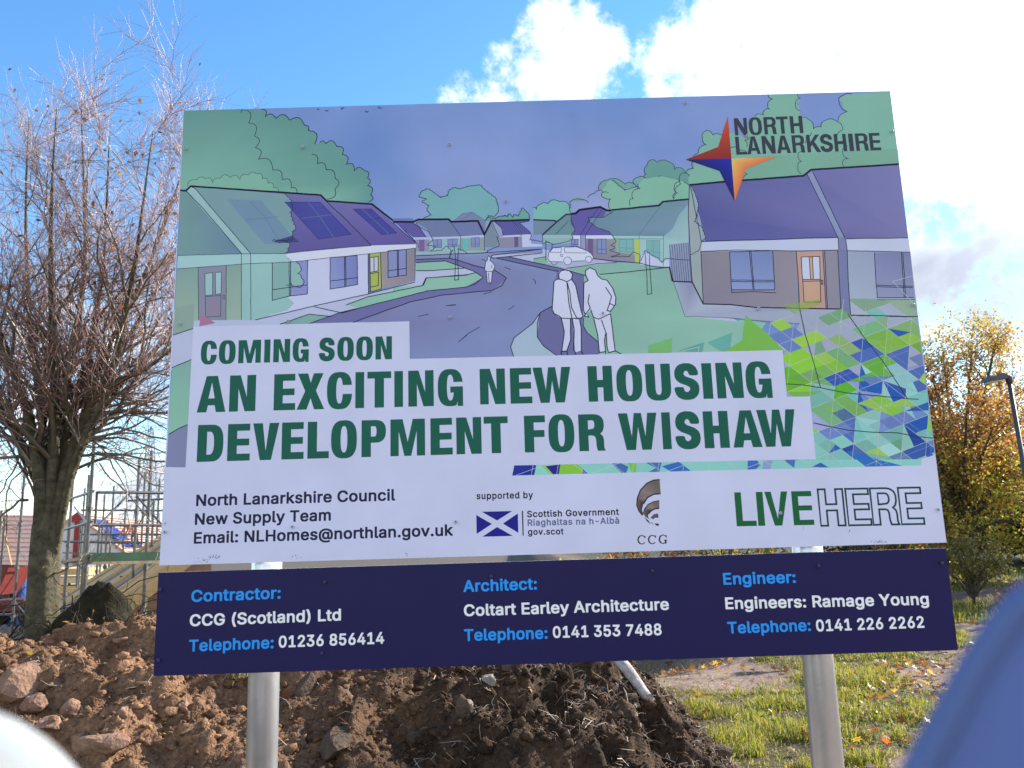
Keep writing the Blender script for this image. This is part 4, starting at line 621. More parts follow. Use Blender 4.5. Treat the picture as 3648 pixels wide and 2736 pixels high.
GLYPHS = '''{"b":{"(":[0.537,[[122,-65,133,-70,191,-70,200,-66,204,-60,203,-46,175,12,153,69,142,113,137,161,142,218,156,281,175,338,204,401,203,415,196,421,133,422,121,415,98,372,80,329,57,233,52,151,61,79,87,2]]],")":[0.537,[[13,-65,20,-69,64,-70,83,-69,92,-65,134,17,150,65,159,108,162,189,150,276,119,367,94,415,83,422,20,422,16,420,11,410,11,401,42,333,61,276,73,218,77,165,74,122,63,74,44,21,12,-46]]],"-":[0.891,[[73,141,86,136,273,137,283,146,283,199,278,206,268,208,81,208,72,199]]],".":[0.369,[[47,2,64,-3,93,-2,107,3,121,16,128,30,129,54,125,69,112,83,93,92,64,93,45,88,30,76,22,59,22,30,30,14]]],"0":[0.891,[[133,0,168,-5,206,-3,235,3,264,17,288,37,304,57,320,91,330,125,336,173,336,225,330,273,319,312,301,345,278,372,250,391,216,402,182,405,149,403,120,396,94,384,72,366,52,341,36,307,26,273,20,225,20,173,26,125,38,86,56,53,77,29,101,12],[178,67,149,77,124,105,110,144,104,201,110,254,125,296,149,324,178,334,193,331,211,321,234,293,247,254,252,201,247,149,233,105,208,77]]],"1":[0.891,[[44,5,56,0,215,0,311,0,324,5,326,58,322,67,236,72,235,389,229,399,144,398,51,336,49,274,51,265,56,261,80,262,147,306,149,72,47,68,42,58]]],"2":[0.891,[[34,5,46,0,190,0,310,0,322,5,324,58,320,69,161,72,276,187,301,221,312,245,318,288,312,326,296,355,267,382,243,394,214,402,176,405,142,403,113,395,89,384,66,365,51,346,39,322,34,298,33,274,41,264,113,265,117,269,122,298,133,315,147,326,171,334,195,331,214,321,229,302,233,283,226,259,205,230,36,62,32,53]]],"3":[0.891,[[121,0,184,-5,242,5,285,29,304,48,316,67,325,91,327,125,324,153,314,178,299,198,275,219,246,233,216,240,310,341,311,389,306,398,54,400,42,398,37,393,36,341,40,331,186,326,107,243,106,187,117,180,170,179,203,171,228,153,239,129,238,105,225,86,203,73,174,67,146,71,124,81,111,96,103,120,98,125,21,124,16,115,19,86,26,67,40,45,74,17]]],"4":[0.891,[[205,5,219,0,282,1,288,10,288,72,291,77,334,77,343,86,341,144,330,148,291,148,288,154,288,250,282,260,214,261,205,256,201,149,118,149,261,374,262,394,253,400,190,400,177,394,13,134,13,86,22,77,200,77,203,72]]],"5":[0.891,[[127,0,192,-4,245,8,269,21,288,36,315,77,325,115,324,163,312,199,288,233,259,255,225,268,182,273,128,269,135,321,139,328,302,331,306,341,306,389,301,398,72,400,58,393,35,206,38,187,105,179,149,198,182,200,204,192,221,178,231,163,238,144,238,120,225,94,206,77,177,67,153,71,134,81,120,98,113,120,105,125,43,125,30,120,29,101,33,79,53,43,86,15]]],"6":[0.891,[[132,0,195,-4,248,8,272,21,291,38,306,57,317,81,324,115,323,153,316,182,300,210,281,230,252,247,224,255,184,259,269,374,271,389,266,398,185,398,75,249,52,211,40,182,33,153,32,120,36,91,46,67,61,43,81,24,105,9],[171,66,147,76,130,91,120,110,117,134,123,156,137,176,156,188,180,193,204,185,224,170,236,149,239,125,231,101,216,81,195,69]]],"7":[0.891,[[60,5,78,0,136,0,146,5,324,331,325,389,320,398,45,400,32,394,30,341,35,331,224,326,59,25]]],"8":[0.891,[[126,0,157,-4,200,-4,229,0,261,9,286,23,306,40,322,62,331,86,333,125,325,158,307,187,282,211,300,230,314,259,319,293,314,326,302,350,286,369,262,386,229,399,166,405,138,402,109,393,85,381,65,365,50,345,40,321,37,293,41,259,55,230,74,211,44,182,29,153,23,120,26,81,40,53,61,30,90,12],[166,67,138,76,118,91,109,115,114,134,129,153,157,168,181,171,210,164,229,151,242,134,246,115,243,101,233,86,214,74,190,67],[162,243,142,253,128,269,123,288,128,307,142,323,166,333,186,333,210,325,224,312,231,297,232,283,227,269,215,254,200,246,181,241]]],"9":[0.891,[[86,5,94,0,128,0,166,0,174,5,280,149,312,206,324,259,323,288,317,317,306,341,287,365,267,382,243,394,214,402,180,405,147,403,118,396,94,385,73,370,55,350,42,326,33,293,32,254,39,221,54,192,75,170,103,154,128,146,171,139,85,24],[161,210,142,221,128,236,118,259,118,280,126,302,142,320,162,331,185,334,209,324,227,307,237,283,238,259,228,235,209,217,185,208]]],":":[0.369,[[47,2,64,-3,93,-2,107,3,121,16,128,30,129,54,125,69,112,83,93,92,64,93,45,88,30,76,22,59,22,30,30,14],[56,198,97,199,112,207,122,218,129,237,128,261,120,275,107,287,88,293,59,292,40,285,26,270,21,246,25,222,36,208]]],"@":[1.329,[[212,-93,277,-98,340,-93,407,-77,414,-69,415,-60,403,-21,397,-14,378,-12,296,-31,229,-26,196,-17,167,-2,143,17,124,40,108,70,98,108,95,147,100,190,112,228,128,256,152,281,176,298,219,315,268,321,316,317,359,302,389,281,417,247,433,209,439,171,436,127,431,99,420,79,405,75,397,80,391,94,391,262,388,270,373,274,311,271,287,278,253,280,224,276,196,266,169,247,149,223,136,195,130,161,132,118,142,79,159,51,181,29,205,17,239,10,292,12,330,30,349,18,373,11,431,9,455,15,474,27,492,46,504,70,514,108,518,171,514,219,502,257,484,291,455,325,421,351,378,372,325,384,263,387,205,382,152,368,109,345,72,315,47,281,28,240,15,185,14,123,23,65,42,15,71,-25,109,-57,157,-80],[248,79,231,89,217,108,209,137,210,161,218,185,234,202,253,211,272,211,292,204,307,185,313,161,311,127,304,103,292,88,272,79]]],"A":[0.943,[[-3,5,9,0,81,3,119,100,124,103,249,103,257,101,297,2,369,0,380,5,381,24,235,394,230,398,153,400,141,394,-4,24],[153,175,149,178,186,281,227,178,220,175]]],"B":[0.897,[[31,5,43,0,240,3,288,17,312,32,327,48,338,67,345,91,345,139,330,178,296,211,312,226,326,250,331,274,331,302,326,323,317,345,290,374,254,392,211,399,43,400,30,394],[120,72,116,77,116,163,120,168,197,168,216,165,244,149,257,130,261,115,257,101,246,86,230,78,197,72],[120,238,116,245,116,322,120,328,206,326,228,317,241,302,245,288,241,269,230,255,216,245,192,238]]],"C":[1.003,[[159,0,196,-5,234,-4,272,3,301,13,329,29,351,48,372,77,385,105,390,129,387,144,373,147,311,146,303,139,287,105,266,86,229,71,196,70,167,79,143,95,124,115,109,144,100,197,102,225,108,254,117,273,133,296,151,312,172,323,210,331,253,321,285,297,295,283,304,259,311,254,378,253,389,259,390,273,382,302,359,343,320,377,277,396,239,404,186,404,148,397,114,385,85,367,58,341,37,309,23,273,14,225,14,177,21,134,34,96,56,61,85,33,119,13]]],"D":[0.987,[[31,5,43,0,173,0,235,6,269,15,297,29,322,47,341,67,362,101,374,134,381,178,380,226,373,269,361,302,340,336,317,359,274,384,216,398,43,400,30,394],[120,72,116,77,117,326,187,327,235,315,269,287,290,245,295,216,295,187,290,158,282,134,259,103,225,82,187,73]]],"E":[0.823,[[31,5,43,0,293,0,311,5,313,62,307,70,120,72,116,77,116,163,120,166,288,167,297,173,298,182,297,230,288,238,117,240,117,326,302,329,308,331,311,341,311,389,307,397,293,400,43,400,30,394]]],"F":[0.806,[[31,5,43,0,96,0,114,5,116,154,120,161,274,161,288,165,291,221,283,232,120,233,117,235,116,322,120,328,302,330,309,341,309,389,303,398,43,400,30,394]]],"G":[1.023,[[159,0,196,-5,239,-4,277,3,306,14,335,31,357,53,374,77,387,105,393,139,394,201,392,211,383,216,220,216,206,211,204,158,210,146,305,144,298,120,282,98,263,83,239,73,200,70,162,82,132,105,109,144,100,197,102,225,108,254,119,277,133,296,151,312,172,323,210,331,234,328,253,320,282,298,304,259,311,254,378,253,390,259,391,273,385,297,359,343,325,373,277,396,239,403,196,405,152,399,119,388,88,369,57,341,38,312,24,278,15,235,14,177,21,134,34,96,55,62,84,33,119,13]]],"H":[1.016,[[31,5,43,0,96,0,114,5,119,168,288,168,292,5,302,0,360,0,376,5,378,384,374,396,365,400,302,400,291,394,290,245,283,240,120,240,116,245,115,394,110,398,96,400,38,400,30,394]]],"I":[0.591,[[8,5,20,0,212,0,228,5,228,67,217,72,164,72,162,77,162,326,227,331,230,341,230,389,224,398,20,400,7,394,6,341,10,331,74,326,74,72,20,72,8,67]]],"K":[0.917,[[31,5,43,0,96,0,114,5,116,125,154,164,278,3,355,0,369,5,370,25,219,221,219,226,369,374,371,389,365,398,273,398,120,245,116,254,115,394,106,400,48,400,35,398,30,394]]],"L":[0.772,[[31,5,43,0,288,0,298,2,302,10,302,62,293,71,120,72,116,77,116,389,115,394,106,400,38,400,34,398,29,389]]],"M":[1.235,[[31,5,43,0,96,0,112,5,115,221,211,2,274,0,285,5,374,215,378,202,379,7,384,2,394,0,461,3,465,14,465,384,461,397,451,400,374,400,360,397,250,133,245,135,134,396,120,400,34,398,29,384]]],"N":[1.029,[[31,5,43,0,101,0,115,6,117,240,120,250,288,4,298,0,365,0,381,5,383,384,379,397,370,400,307,400,296,394,293,149,120,398,34,398,29,384]]],"O":[1.048,[[159,0,196,-5,244,-3,282,5,311,18,340,37,364,62,382,91,396,125,404,163,406,211,401,254,390,293,372,326,344,358,316,379,277,396,234,404,186,404,148,397,114,385,85,367,58,341,37,309,23,273,14,225,14,177,21,134,35,96,56,61,85,33,119,13],[191,71,172,77,148,91,119,124,103,168,101,221,114,267,139,302,176,325,200,330,220,330,263,316,285,297,300,278,316,235,318,177,304,129,277,95,258,82,234,72,210,69]]],"P":[0.874,[[31,5,43,0,96,0,114,5,118,134,206,136,245,141,285,158,317,188,330,211,337,235,338,293,331,320,321,341,307,359,288,374,250,392,206,399,43,400,30,394],[120,207,116,211,117,326,202,327,221,320,238,307,249,288,252,264,246,240,231,221,197,208]]],"R":[0.883,[[31,5,43,0,96,0,114,5,116,139,120,143,173,144,182,140,264,2,341,0,353,5,354,24,275,158,303,178,320,197,334,226,340,254,339,293,331,324,317,350,293,373,259,390,216,399,43,400,30,394],[120,216,116,221,117,326,204,326,229,317,244,302,252,283,252,259,243,240,230,227,197,217]]],"S":[0.878,[[121,-2,156,-6,199,-6,232,-1,261,7,285,19,308,37,324,56,335,80,339,109,337,142,328,166,309,190,290,205,261,219,141,255,121,267,110,282,112,301,127,318,151,329,180,333,208,327,230,315,242,301,252,277,329,277,334,286,332,310,315,349,285,378,242,397,208,404,170,405,136,402,103,393,74,379,53,363,36,341,27,320,22,286,26,255,36,233,55,212,103,185,223,149,242,137,252,123,250,104,232,83,208,71,175,66,146,71,122,82,106,99,99,123,93,129,16,127,12,118,15,90,23,66,36,46,55,27,74,15]]],"T":[0.882,[[135,5,151,0,208,0,218,5,220,326,333,328,343,331,346,341,346,389,340,398,21,400,8,394,7,341,11,330,133,326]]],"U":[1.017,[[150,-1,216,-6,278,5,307,17,329,32,361,71,373,100,378,133,378,388,374,397,302,400,291,392,288,128,278,104,259,85,235,73,206,68,178,71,154,81,133,100,120,124,116,143,115,393,106,400,48,400,34,398,30,392,29,138,35,95,51,61,77,33,110,12]]],"V":[0.943,[[144,5,162,0,225,0,235,5,381,374,382,389,378,397,369,400,306,400,293,394,191,121,186,124,84,394,79,398,66,400,9,400,-4,394,-4,374]]],"W":[1.349,[[105,5,124,0,186,0,198,5,268,244,273,237,342,5,354,0,422,0,431,3,543,374,545,389,542,396,532,400,470,400,457,394,388,145,316,394,311,398,302,400,228,398,222,389,153,145,82,394,71,400,-1,398,-5,389,-4,374]]],"X":[0.932,[[-2,5,10,0,77,0,87,3,188,135,289,1,361,0,375,5,375,25,241,206,367,374,369,389,365,397,356,400,293,400,279,397,188,274,97,397,87,400,20,400,10,398,6,394,7,374,132,206,-3,24]]],"Y":[0.928,[[144,5,153,0,172,0,215,0,227,5,229,158,374,374,376,389,370,398,287,398,186,248,86,397,9,400,-4,394,-4,374,141,158]]],"Z":[0.862,[[16,5,32,0,316,0,331,5,332,62,325,71,130,72,329,341,330,389,325,398,28,400,14,394,14,336,23,329,214,326,15,58]]],"a":[0.765,[[81,-1,111,-6,149,-5,173,-1,197,10,202,3,212,0,269,0,279,3,283,8,281,224,267,263,255,277,236,291,207,303,173,309,135,309,101,304,73,294,49,280,31,263,19,243,14,229,18,215,68,200,92,201,116,228,149,240,179,234,191,224,197,210,197,200,188,197,101,185,58,174,34,160,15,138,6,99,7,75,13,51,25,32,39,18,58,7],[121,65,101,74,92,85,93,99,101,109,135,121,198,128,194,99,178,79,149,65]]],"b":[0.834,[[138,-1,181,-6,225,-1,259,13,288,37,310,71,322,109,325,162,318,210,306,240,287,268,265,287,239,300,205,308,167,309,138,305,109,293,108,388,105,397,95,400,33,399,27,397,23,388,23,8,33,1,90,0,103,4,109,12],[162,66,138,77,120,100,109,128,107,162,115,196,130,220,153,235,177,239,205,229,224,210,236,181,239,143,231,109,215,84,191,68]]],"c":[0.778,[[117,-1,181,-5,234,7,255,18,277,37,301,76,304,95,296,104,234,115,224,112,213,90,196,74,172,65,152,65,133,73,119,84,99,119,94,152,101,191,119,220,139,234,162,240,191,233,208,220,221,196,229,191,248,191,300,205,302,224,285,258,261,282,229,299,200,307,167,310,133,308,100,300,74,287,52,269,34,248,20,220,11,186,8,152,11,114,21,80,37,52,59,28,85,10]]],"d":[0.834,[[110,-1,143,-6,176,-5,200,0,224,12,230,4,244,0,301,1,310,8,311,388,306,398,244,400,229,397,226,388,224,293,200,304,172,309,133,309,104,303,80,294,57,277,39,258,25,234,13,200,9,162,11,119,20,80,35,52,56,28,84,8],[152,65,128,75,110,95,98,124,94,157,100,191,114,216,137,234,162,240,191,231,210,212,222,186,227,148,220,111,204,85,181,69]]],"e":[0.794,[[118,-1,181,-6,234,5,258,16,277,30,295,52,304,71,305,85,299,95,234,107,226,104,214,85,196,71,172,64,152,66,133,72,119,83,108,95,99,114,97,119,104,123,296,123,309,128,308,191,301,220,292,242,263,277,244,291,220,301,186,308,152,310,121,306,91,296,66,282,45,263,28,239,18,215,10,181,9,143,12,109,23,76,40,47,61,26,89,8],[104,191,100,196,102,200,121,224,138,235,162,240,181,236,196,228,209,215,219,196,215,191]]],"f":[0.499,[[47,5,59,0,112,0,128,5,130,235,188,238,193,240,198,250,198,293,195,302,184,306,131,306,131,326,136,336,145,343,184,340,195,346,209,389,208,403,202,408,174,414,140,415,112,412,88,403,64,384,51,365,45,341,45,307,-4,305,-13,298,-13,250,-9,240,45,235]]],"g":[0.836,[[110,-105,176,-109,234,-100,272,-80,300,-47,308,-23,311,6,311,294,306,304,239,306,232,303,224,293,203,303,176,309,143,310,109,305,81,294,60,279,37,256,23,231,10,183,10,126,23,78,46,44,76,21,119,6,172,4,200,9,224,20,226,15,224,-4,215,-20,197,-33,176,-39,152,-40,133,-35,114,-24,95,-3,85,1,66,-1,25,-23,22,-42,43,-71,70,-90],[143,76,119,90,104,110,96,135,95,169,104,201,120,222,143,236,167,239,196,228,215,206,226,174,226,135,216,107,196,84,167,74]]],"h":[0.806,[[25,5,37,0,90,0,106,5,109,192,116,211,129,225,143,234,162,239,181,236,192,230,205,217,212,202,216,5,229,0,287,0,297,4,299,10,299,206,295,230,287,254,274,274,258,288,239,299,215,307,157,309,133,304,109,294,108,389,100,399,33,400,28,398,23,389]]],"i":[0.328,[[25,5,38,0,96,0,105,4,108,10,108,293,105,302,100,305,33,306,23,298],[38,326,57,322,81,323,107,336,116,350,118,370,115,385,105,398,86,409,62,411,43,408,24,396,15,379,15,355,21,341]]],"k":[0.748,[[25,5,37,0,90,0,106,5,108,106,119,117,220,1,297,0,309,5,310,24,186,173,298,278,302,288,299,302,287,306,210,304,109,209,107,394,95,400,28,398,23,384]]],"l":[0.372,[[69,3,105,-2,148,2,159,8,160,22,149,65,138,70,114,69,108,80,107,392,105,397,95,400,37,400,26,397,23,387,24,61,30,37,37,24,52,11]]],"m":[1.199,[[25,5,37,0,90,0,106,5,110,202,116,216,129,229,157,240,182,230,192,221,197,206,199,5,210,0,277,2,282,14,283,202,288,216,301,230,330,240,359,229,371,206,373,5,388,0,450,2,456,14,456,206,452,240,441,266,426,283,406,298,388,305,359,310,325,310,297,305,273,294,253,280,225,301,191,310,148,309,109,295,95,306,28,304,23,293]]],"n":[0.805,[[25,5,37,0,90,0,106,5,110,197,116,211,129,226,146,235,167,239,183,235,198,226,209,211,213,197,216,5,234,0,287,0,297,5,298,216,287,254,274,274,259,288,229,303,196,309,148,307,109,293,103,302,95,306,37,306,26,302,23,293]]],"o":[0.816,[[117,-1,181,-5,234,7,258,20,278,37,293,56,306,82,314,109,318,143,316,181,309,215,295,244,277,267,253,287,229,299,200,307,167,310,133,308,100,300,74,287,52,269,34,248,20,220,11,186,8,152,11,114,21,80,37,52,59,28,85,10],[152,65,128,76,107,100,97,128,95,162,103,196,119,220,139,234,167,239,196,230,216,210,230,176,232,143,222,104,205,82,181,67]]],"p":[0.834,[[25,-99,37,-104,90,-104,106,-99,109,12,133,0,153,-4,191,-6,220,-2,247,7,268,19,301,55,315,84,323,117,325,156,322,194,314,223,299,252,282,273,260,290,229,304,191,310,143,306,109,292,105,301,95,306,37,306,24,300],[153,69,131,84,116,108,108,141,109,175,118,204,133,223,157,237,181,239,207,228,228,204,238,170,238,132,226,98,205,75,177,65]]],"r":[0.509,[[25,5,37,0,90,0,106,5,108,187,111,202,124,221,143,232,162,237,201,235,208,240,210,298,205,307,153,309,109,297,95,306,37,306,26,302,23,293]]],"s":[0.717,[[94,-1,154,-6,211,4,251,28,264,42,274,61,279,85,277,114,270,133,254,153,216,174,125,198,111,205,104,215,108,224,119,234,149,242,174,234,184,224,195,205,202,202,221,202,269,213,273,220,272,234,259,263,235,287,207,301,182,307,149,310,91,303,50,282,34,265,24,248,18,220,21,191,29,170,43,153,62,140,86,130,173,109,187,100,192,90,187,80,173,70,139,64,120,68,106,76,89,104,82,107,62,107,12,95,10,80,13,66,32,32,62,10]]],"t":[0.447,[[90,2,145,-3,174,1,184,7,186,21,175,64,164,69,126,69,121,74,117,88,117,232,121,238,164,238,176,242,179,295,174,304,169,305,121,306,117,309,117,362,112,371,44,373,35,368,33,362,33,309,30,306,-4,305,-12,299,-13,247,-4,238,31,237,36,55,43,35,55,21,68,11]]],"u":[0.806,[[100,1,129,-3,162,-3,186,1,215,13,220,3,229,0,287,0,298,6,299,294,295,303,229,306,220,304,215,299,212,111,207,97,196,82,181,73,157,67,138,71,127,78,115,92,109,107,107,299,100,305,90,306,33,305,24,299,23,111,28,73,37,48,55,25,76,11]]],"v":[0.765,[[111,5,120,0,173,0,187,1,194,5,310,283,307,303,298,306,240,306,224,302,154,122,82,302,72,306,34,306,5,305,-2,302,-4,283]]],"w":[1.115,[[92,5,110,0,163,0,173,5,220,157,225,160,273,5,283,0,335,0,354,5,446,283,444,302,427,306,374,306,362,302,311,145,264,302,254,306,187,305,180,298,134,141,84,302,67,306,14,306,2,302,0,283]]],"x":[0.744,[[0,5,12,0,84,2,147,87,152,87,214,1,286,0,298,5,299,24,201,154,292,278,295,288,292,302,281,306,209,304,152,225,147,227,94,303,84,306,22,306,7,302,4,288,8,278,96,158,-1,24]]],"y":[0.765,[[29,-101,67,-105,110,-101,139,-87,163,-63,179,-33,308,279,310,293,307,303,298,306,240,306,225,303,154,123,82,302,67,306,10,306,-1,303,-4,283,107,15,96,-14,82,-31,72,-35,38,-33,31,-38,19,-81,21,-96]]],"z":[0.748,[[16,5,29,0,264,0,283,5,285,58,278,70,136,72,278,245,280,293,277,302,259,306,34,306,22,302,19,293,19,250,24,237,154,235,160,230,16,58]]],"\\u00e0":[0.765,[[81,-1,111,-6,149,-5,173,-1,197,10,202,3,212,0,269,0,279,3,283,8,281,224,267,263,255,277,236,291,212,302,178,309,121,309,82,298,58,287,35,267,19,243,14,229,18,215,68,200,92,201,116,228,149,240,179,234,191,224,197,210,197,200,188,197,101,185,58,174,34,160,15,138,6,99,7,75,13,51,25,32,39,18,58,7],[121,65,101,74,92,85,93,99,101,109,135,121,198,128,194,99,178,79,149,65],[114,315,125,312,173,312,183,314,187,320,187,335,150,407,145,413,135,415,73,415,63,412,60,392]]]," ":[0.369,[]]},"h":{"L":[[0,0,232,0,232,76,102,76,102,400,0,400]],"D":[[0,0,134,0,167,1,187,4,204,9,219,17,232,26,243,37,253,51,261,66,268,84,273,105,277,128,279,156,280,200,279,244,277,272,273,295,268,316,261,334,253,349,243,363,232,374,219,383,204,391,187,396,167,399,134,400,0,400],[102,324,129,324,141,323,149,319,156,313,161,305,166,295,171,282,174,268,176,250,178,230,178,200,178,170,176,150,174,132,171,118,166,105,161,95,156,87,149,81,141,77,129,76,102,76]],"O":[[276,200,274,255,270,290,262,320,251,344,237,364,221,380,200,391,176,398,138,400,100,398,76,391,55,380,39,364,25,344,14,320,6,290,2,255,0,200,2,145,6,110,14,80,25,56,39,36,55,20,76,9,100,2,138,0,176,2,200,9,221,20,237,36,251,56,262,80,270,110,274,145],[174,200,173,158,171,129,168,105,163,86,156,72,149,64,138,61,127,64,120,72,113,86,108,105,105,129,103,158,102,200,103,242,105,271,108,295,113,314,120,328,127,336,138,339,149,336,156,328,163,314,168,295,171,271,173,242]],"X":[[0,0,109,0,152,124,192,0,304,0,210,208,292,400,185,400,152,296,122,400,9,400,91,204]],"W":[[76,0,173,0,208,248,241,0,338,0,412,400,313,400,282,144,247,400,169,400,138,144,99,400,0,400]],"C":[[274,258,269,295,260,326,247,351,232,370,212,385,188,395,158,400,110,399,82,393,59,382,40,366,25,345,14,319,6,287,1,248,0,181,3,133,9,98,18,69,32,45,48,26,69,12,93,4,127,0,173,2,199,9,221,21,239,38,253,60,264,87,272,120,275,162,173,162,171,130,167,104,162,84,155,70,147,63,134,61,124,66,117,77,111,94,106,117,103,146,102,183,102,233,104,266,108,293,113,313,120,328,128,337,140,339,151,335,158,325,165,308,169,286,172,258]],"U":[[0,400,0,128,2,96,7,74,15,54,26,38,40,25,57,14,77,6,101,2,134,0,167,2,191,6,211,14,228,25,242,38,253,54,261,74,266,96,268,128,268,400,166,400,166,128,165,110,163,96,160,84,155,75,149,68,143,64,134,62,125,64,119,68,113,75,108,84,105,96,103,110,102,128,102,400]],"M":[[0,0,92,0,92,264,154,0,230,0,292,264,292,0,384,0,384,400,248,400,192,152,136,400,0,400]],"P":[[0,0,102,0,102,152,145,152,172,153,192,157,208,163,223,171,235,182,245,195,254,210,259,228,263,248,264,276,263,304,259,324,254,342,245,357,235,370,223,381,208,389,192,395,172,399,145,400,0,400],[102,332,143,332,148,330,152,327,155,321,158,313,160,303,162,291,162,276,162,261,160,249,158,239,155,231,152,225,148,222,143,220,102,220]],"H":[[0,0,102,0,102,158,164,158,164,0,266,0,266,400,164,400,164,242,102,242,102,400,0,400]],"A":[[0,0,107,0,123,76,197,76,213,0,320,0,223,400,97,400],[160,328,195,152,125,152]],"V":[[85,0,211,0,296,400,186,400,148,96,110,400,0,400]],"G":[[278,258,273,293,265,322,254,346,239,366,222,381,201,392,175,398,132,400,98,397,74,390,54,378,37,362,23,341,13,316,5,286,1,249,0,186,2,139,7,105,16,76,27,52,42,33,60,18,81,7,107,1,151,0,184,3,208,11,217,48,221,0,280,0,280,210,140,210,140,145,178,145,170,99,164,81,157,68,147,62,134,61,124,67,116,80,110,97,106,121,103,151,102,189,103,238,105,269,109,295,114,315,121,329,130,337,143,339,154,335,162,324,168,308,173,286,176,258]],"R":[[0,0,102,0,102,168,140,168,168,160,181,132,185,48,196,0,280,0,267,32,266,120,258,156,230,186,255,208,264,234,269,249,271,267,272,294,270,314,267,331,262,345,254,358,246,369,235,378,223,386,208,392,192,396,174,399,148,400,0,400],[102,332,148,332,154,331,159,328,162,323,166,316,168,308,169,298,170,286,169,274,168,264,166,256,162,249,159,244,154,241,148,240,102,233]],"I":[[0,0,102,0,102,400,0,400]],"T":[[79,0,181,0,181,324,260,324,260,400,0,400,0,324,79,324]],"F":[[0,0,102,0,102,164,215,164,215,240,102,240,102,324,224,324,224,400,0,400]],"E":[[0,0,244,0,244,76,102,76,102,164,234,164,234,238,102,238,102,324,240,324,240,400,0,400]],"N":[[0,0,95,0,95,248,166,0,280,0,280,400,185,400,185,160,114,400,0,400]],"S":[[90,5,120,0,158,1,187,6,210,14,232,29,246,43,261,67,269,91,272,120,269,154,260,178,246,197,211,224,130,255,111,274,110,288,115,302,125,312,139,317,158,303,168,274,182,264,245,263,259,267,266,274,268,288,265,312,248,350,219,379,178,396,115,399,67,385,48,373,31,355,17,331,11,312,8,283,10,254,18,230,30,211,67,182,154,148,170,130,170,115,163,100,149,88,134,84,120,90,110,100,102,130,91,140,24,142,4,134,0,125,3,96,19,53,35,34,53,20]]},"m":{"L":[[0,0,241,0,241,62,80,62,80,400,0,400]],"H":[[0,0,80,0,80,166,197,166,197,0,277,0,277,400,197,400,197,234,80,234,80,400,0,400]],"N":[[0,0,74,0,74,248,202,0,291,0,291,400,217,400,217,160,90,400,0,400]],"K":[[0,0,80,0,80,120,120,172,212,0,312,0,176,240,300,400,208,400,80,224,80,400,0,400]],"A":[[0,0,84,0,101,76,232,76,249,0,333,0,216,400,117,400],[166,328,203,138,130,138]],"E":[[0,0,254,0,254,62,80,62,80,171,244,171,244,231,80,231,80,338,250,338,250,400,0,400]],"V":[[104,0,204,0,308,400,221,400,154,80,86,400,0,400]],"O":[[287,200,285,255,281,290,273,320,261,344,247,364,229,380,208,391,183,398,144,400,104,398,79,391,58,380,40,364,26,344,15,320,6,290,2,255,0,200,2,145,6,110,15,80,26,56,40,36,58,20,79,9,104,2,144,0,183,2,208,9,229,20,247,36,261,56,273,80,281,110,285,145],[207,200,206,155,202,123,196,97,187,76,176,62,163,53,144,50,124,53,111,62,100,76,91,97,85,123,81,155,80,200,81,245,85,277,91,303,100,324,111,338,124,347,144,350,163,347,176,338,187,324,196,303,202,277,206,245]],"R":[[0,0,80,0,80,168,146,168,175,160,188,132,192,48,204,0,291,0,278,32,277,120,268,156,239,186,265,208,275,234,279,249,282,267,282,294,281,314,277,331,272,345,265,358,255,369,244,378,231,386,217,392,200,396,181,399,154,400,0,400],[80,344,154,344,167,343,178,339,186,333,193,325,198,314,201,302,202,286,201,270,198,258,193,247,186,239,178,233,167,229,154,228,80,221]],"I":[[0,0,80,0,80,400,0,400]],"T":[[95,0,175,0,175,338,270,338,270,400,0,400,0,338,95,338]],"S":[[97,5,163,1,192,5,221,14,245,29,264,47,277,67,285,91,288,120,285,149,275,173,259,194,216,222,118,254,101,267,94,278,95,298,106,312,121,322,144,327,168,322,185,312,193,302,201,278,206,273,264,270,278,275,283,283,281,307,264,348,235,376,192,395,163,399,130,399,101,395,72,385,53,373,34,355,21,336,12,312,9,283,12,254,22,230,38,211,82,184,182,150,197,139,203,130,203,110,191,91,168,78,144,74,120,78,101,90,89,106,83,130,77,134,19,135,3,130,0,120,4,91,12,67,24,48,53,23]]}}'''

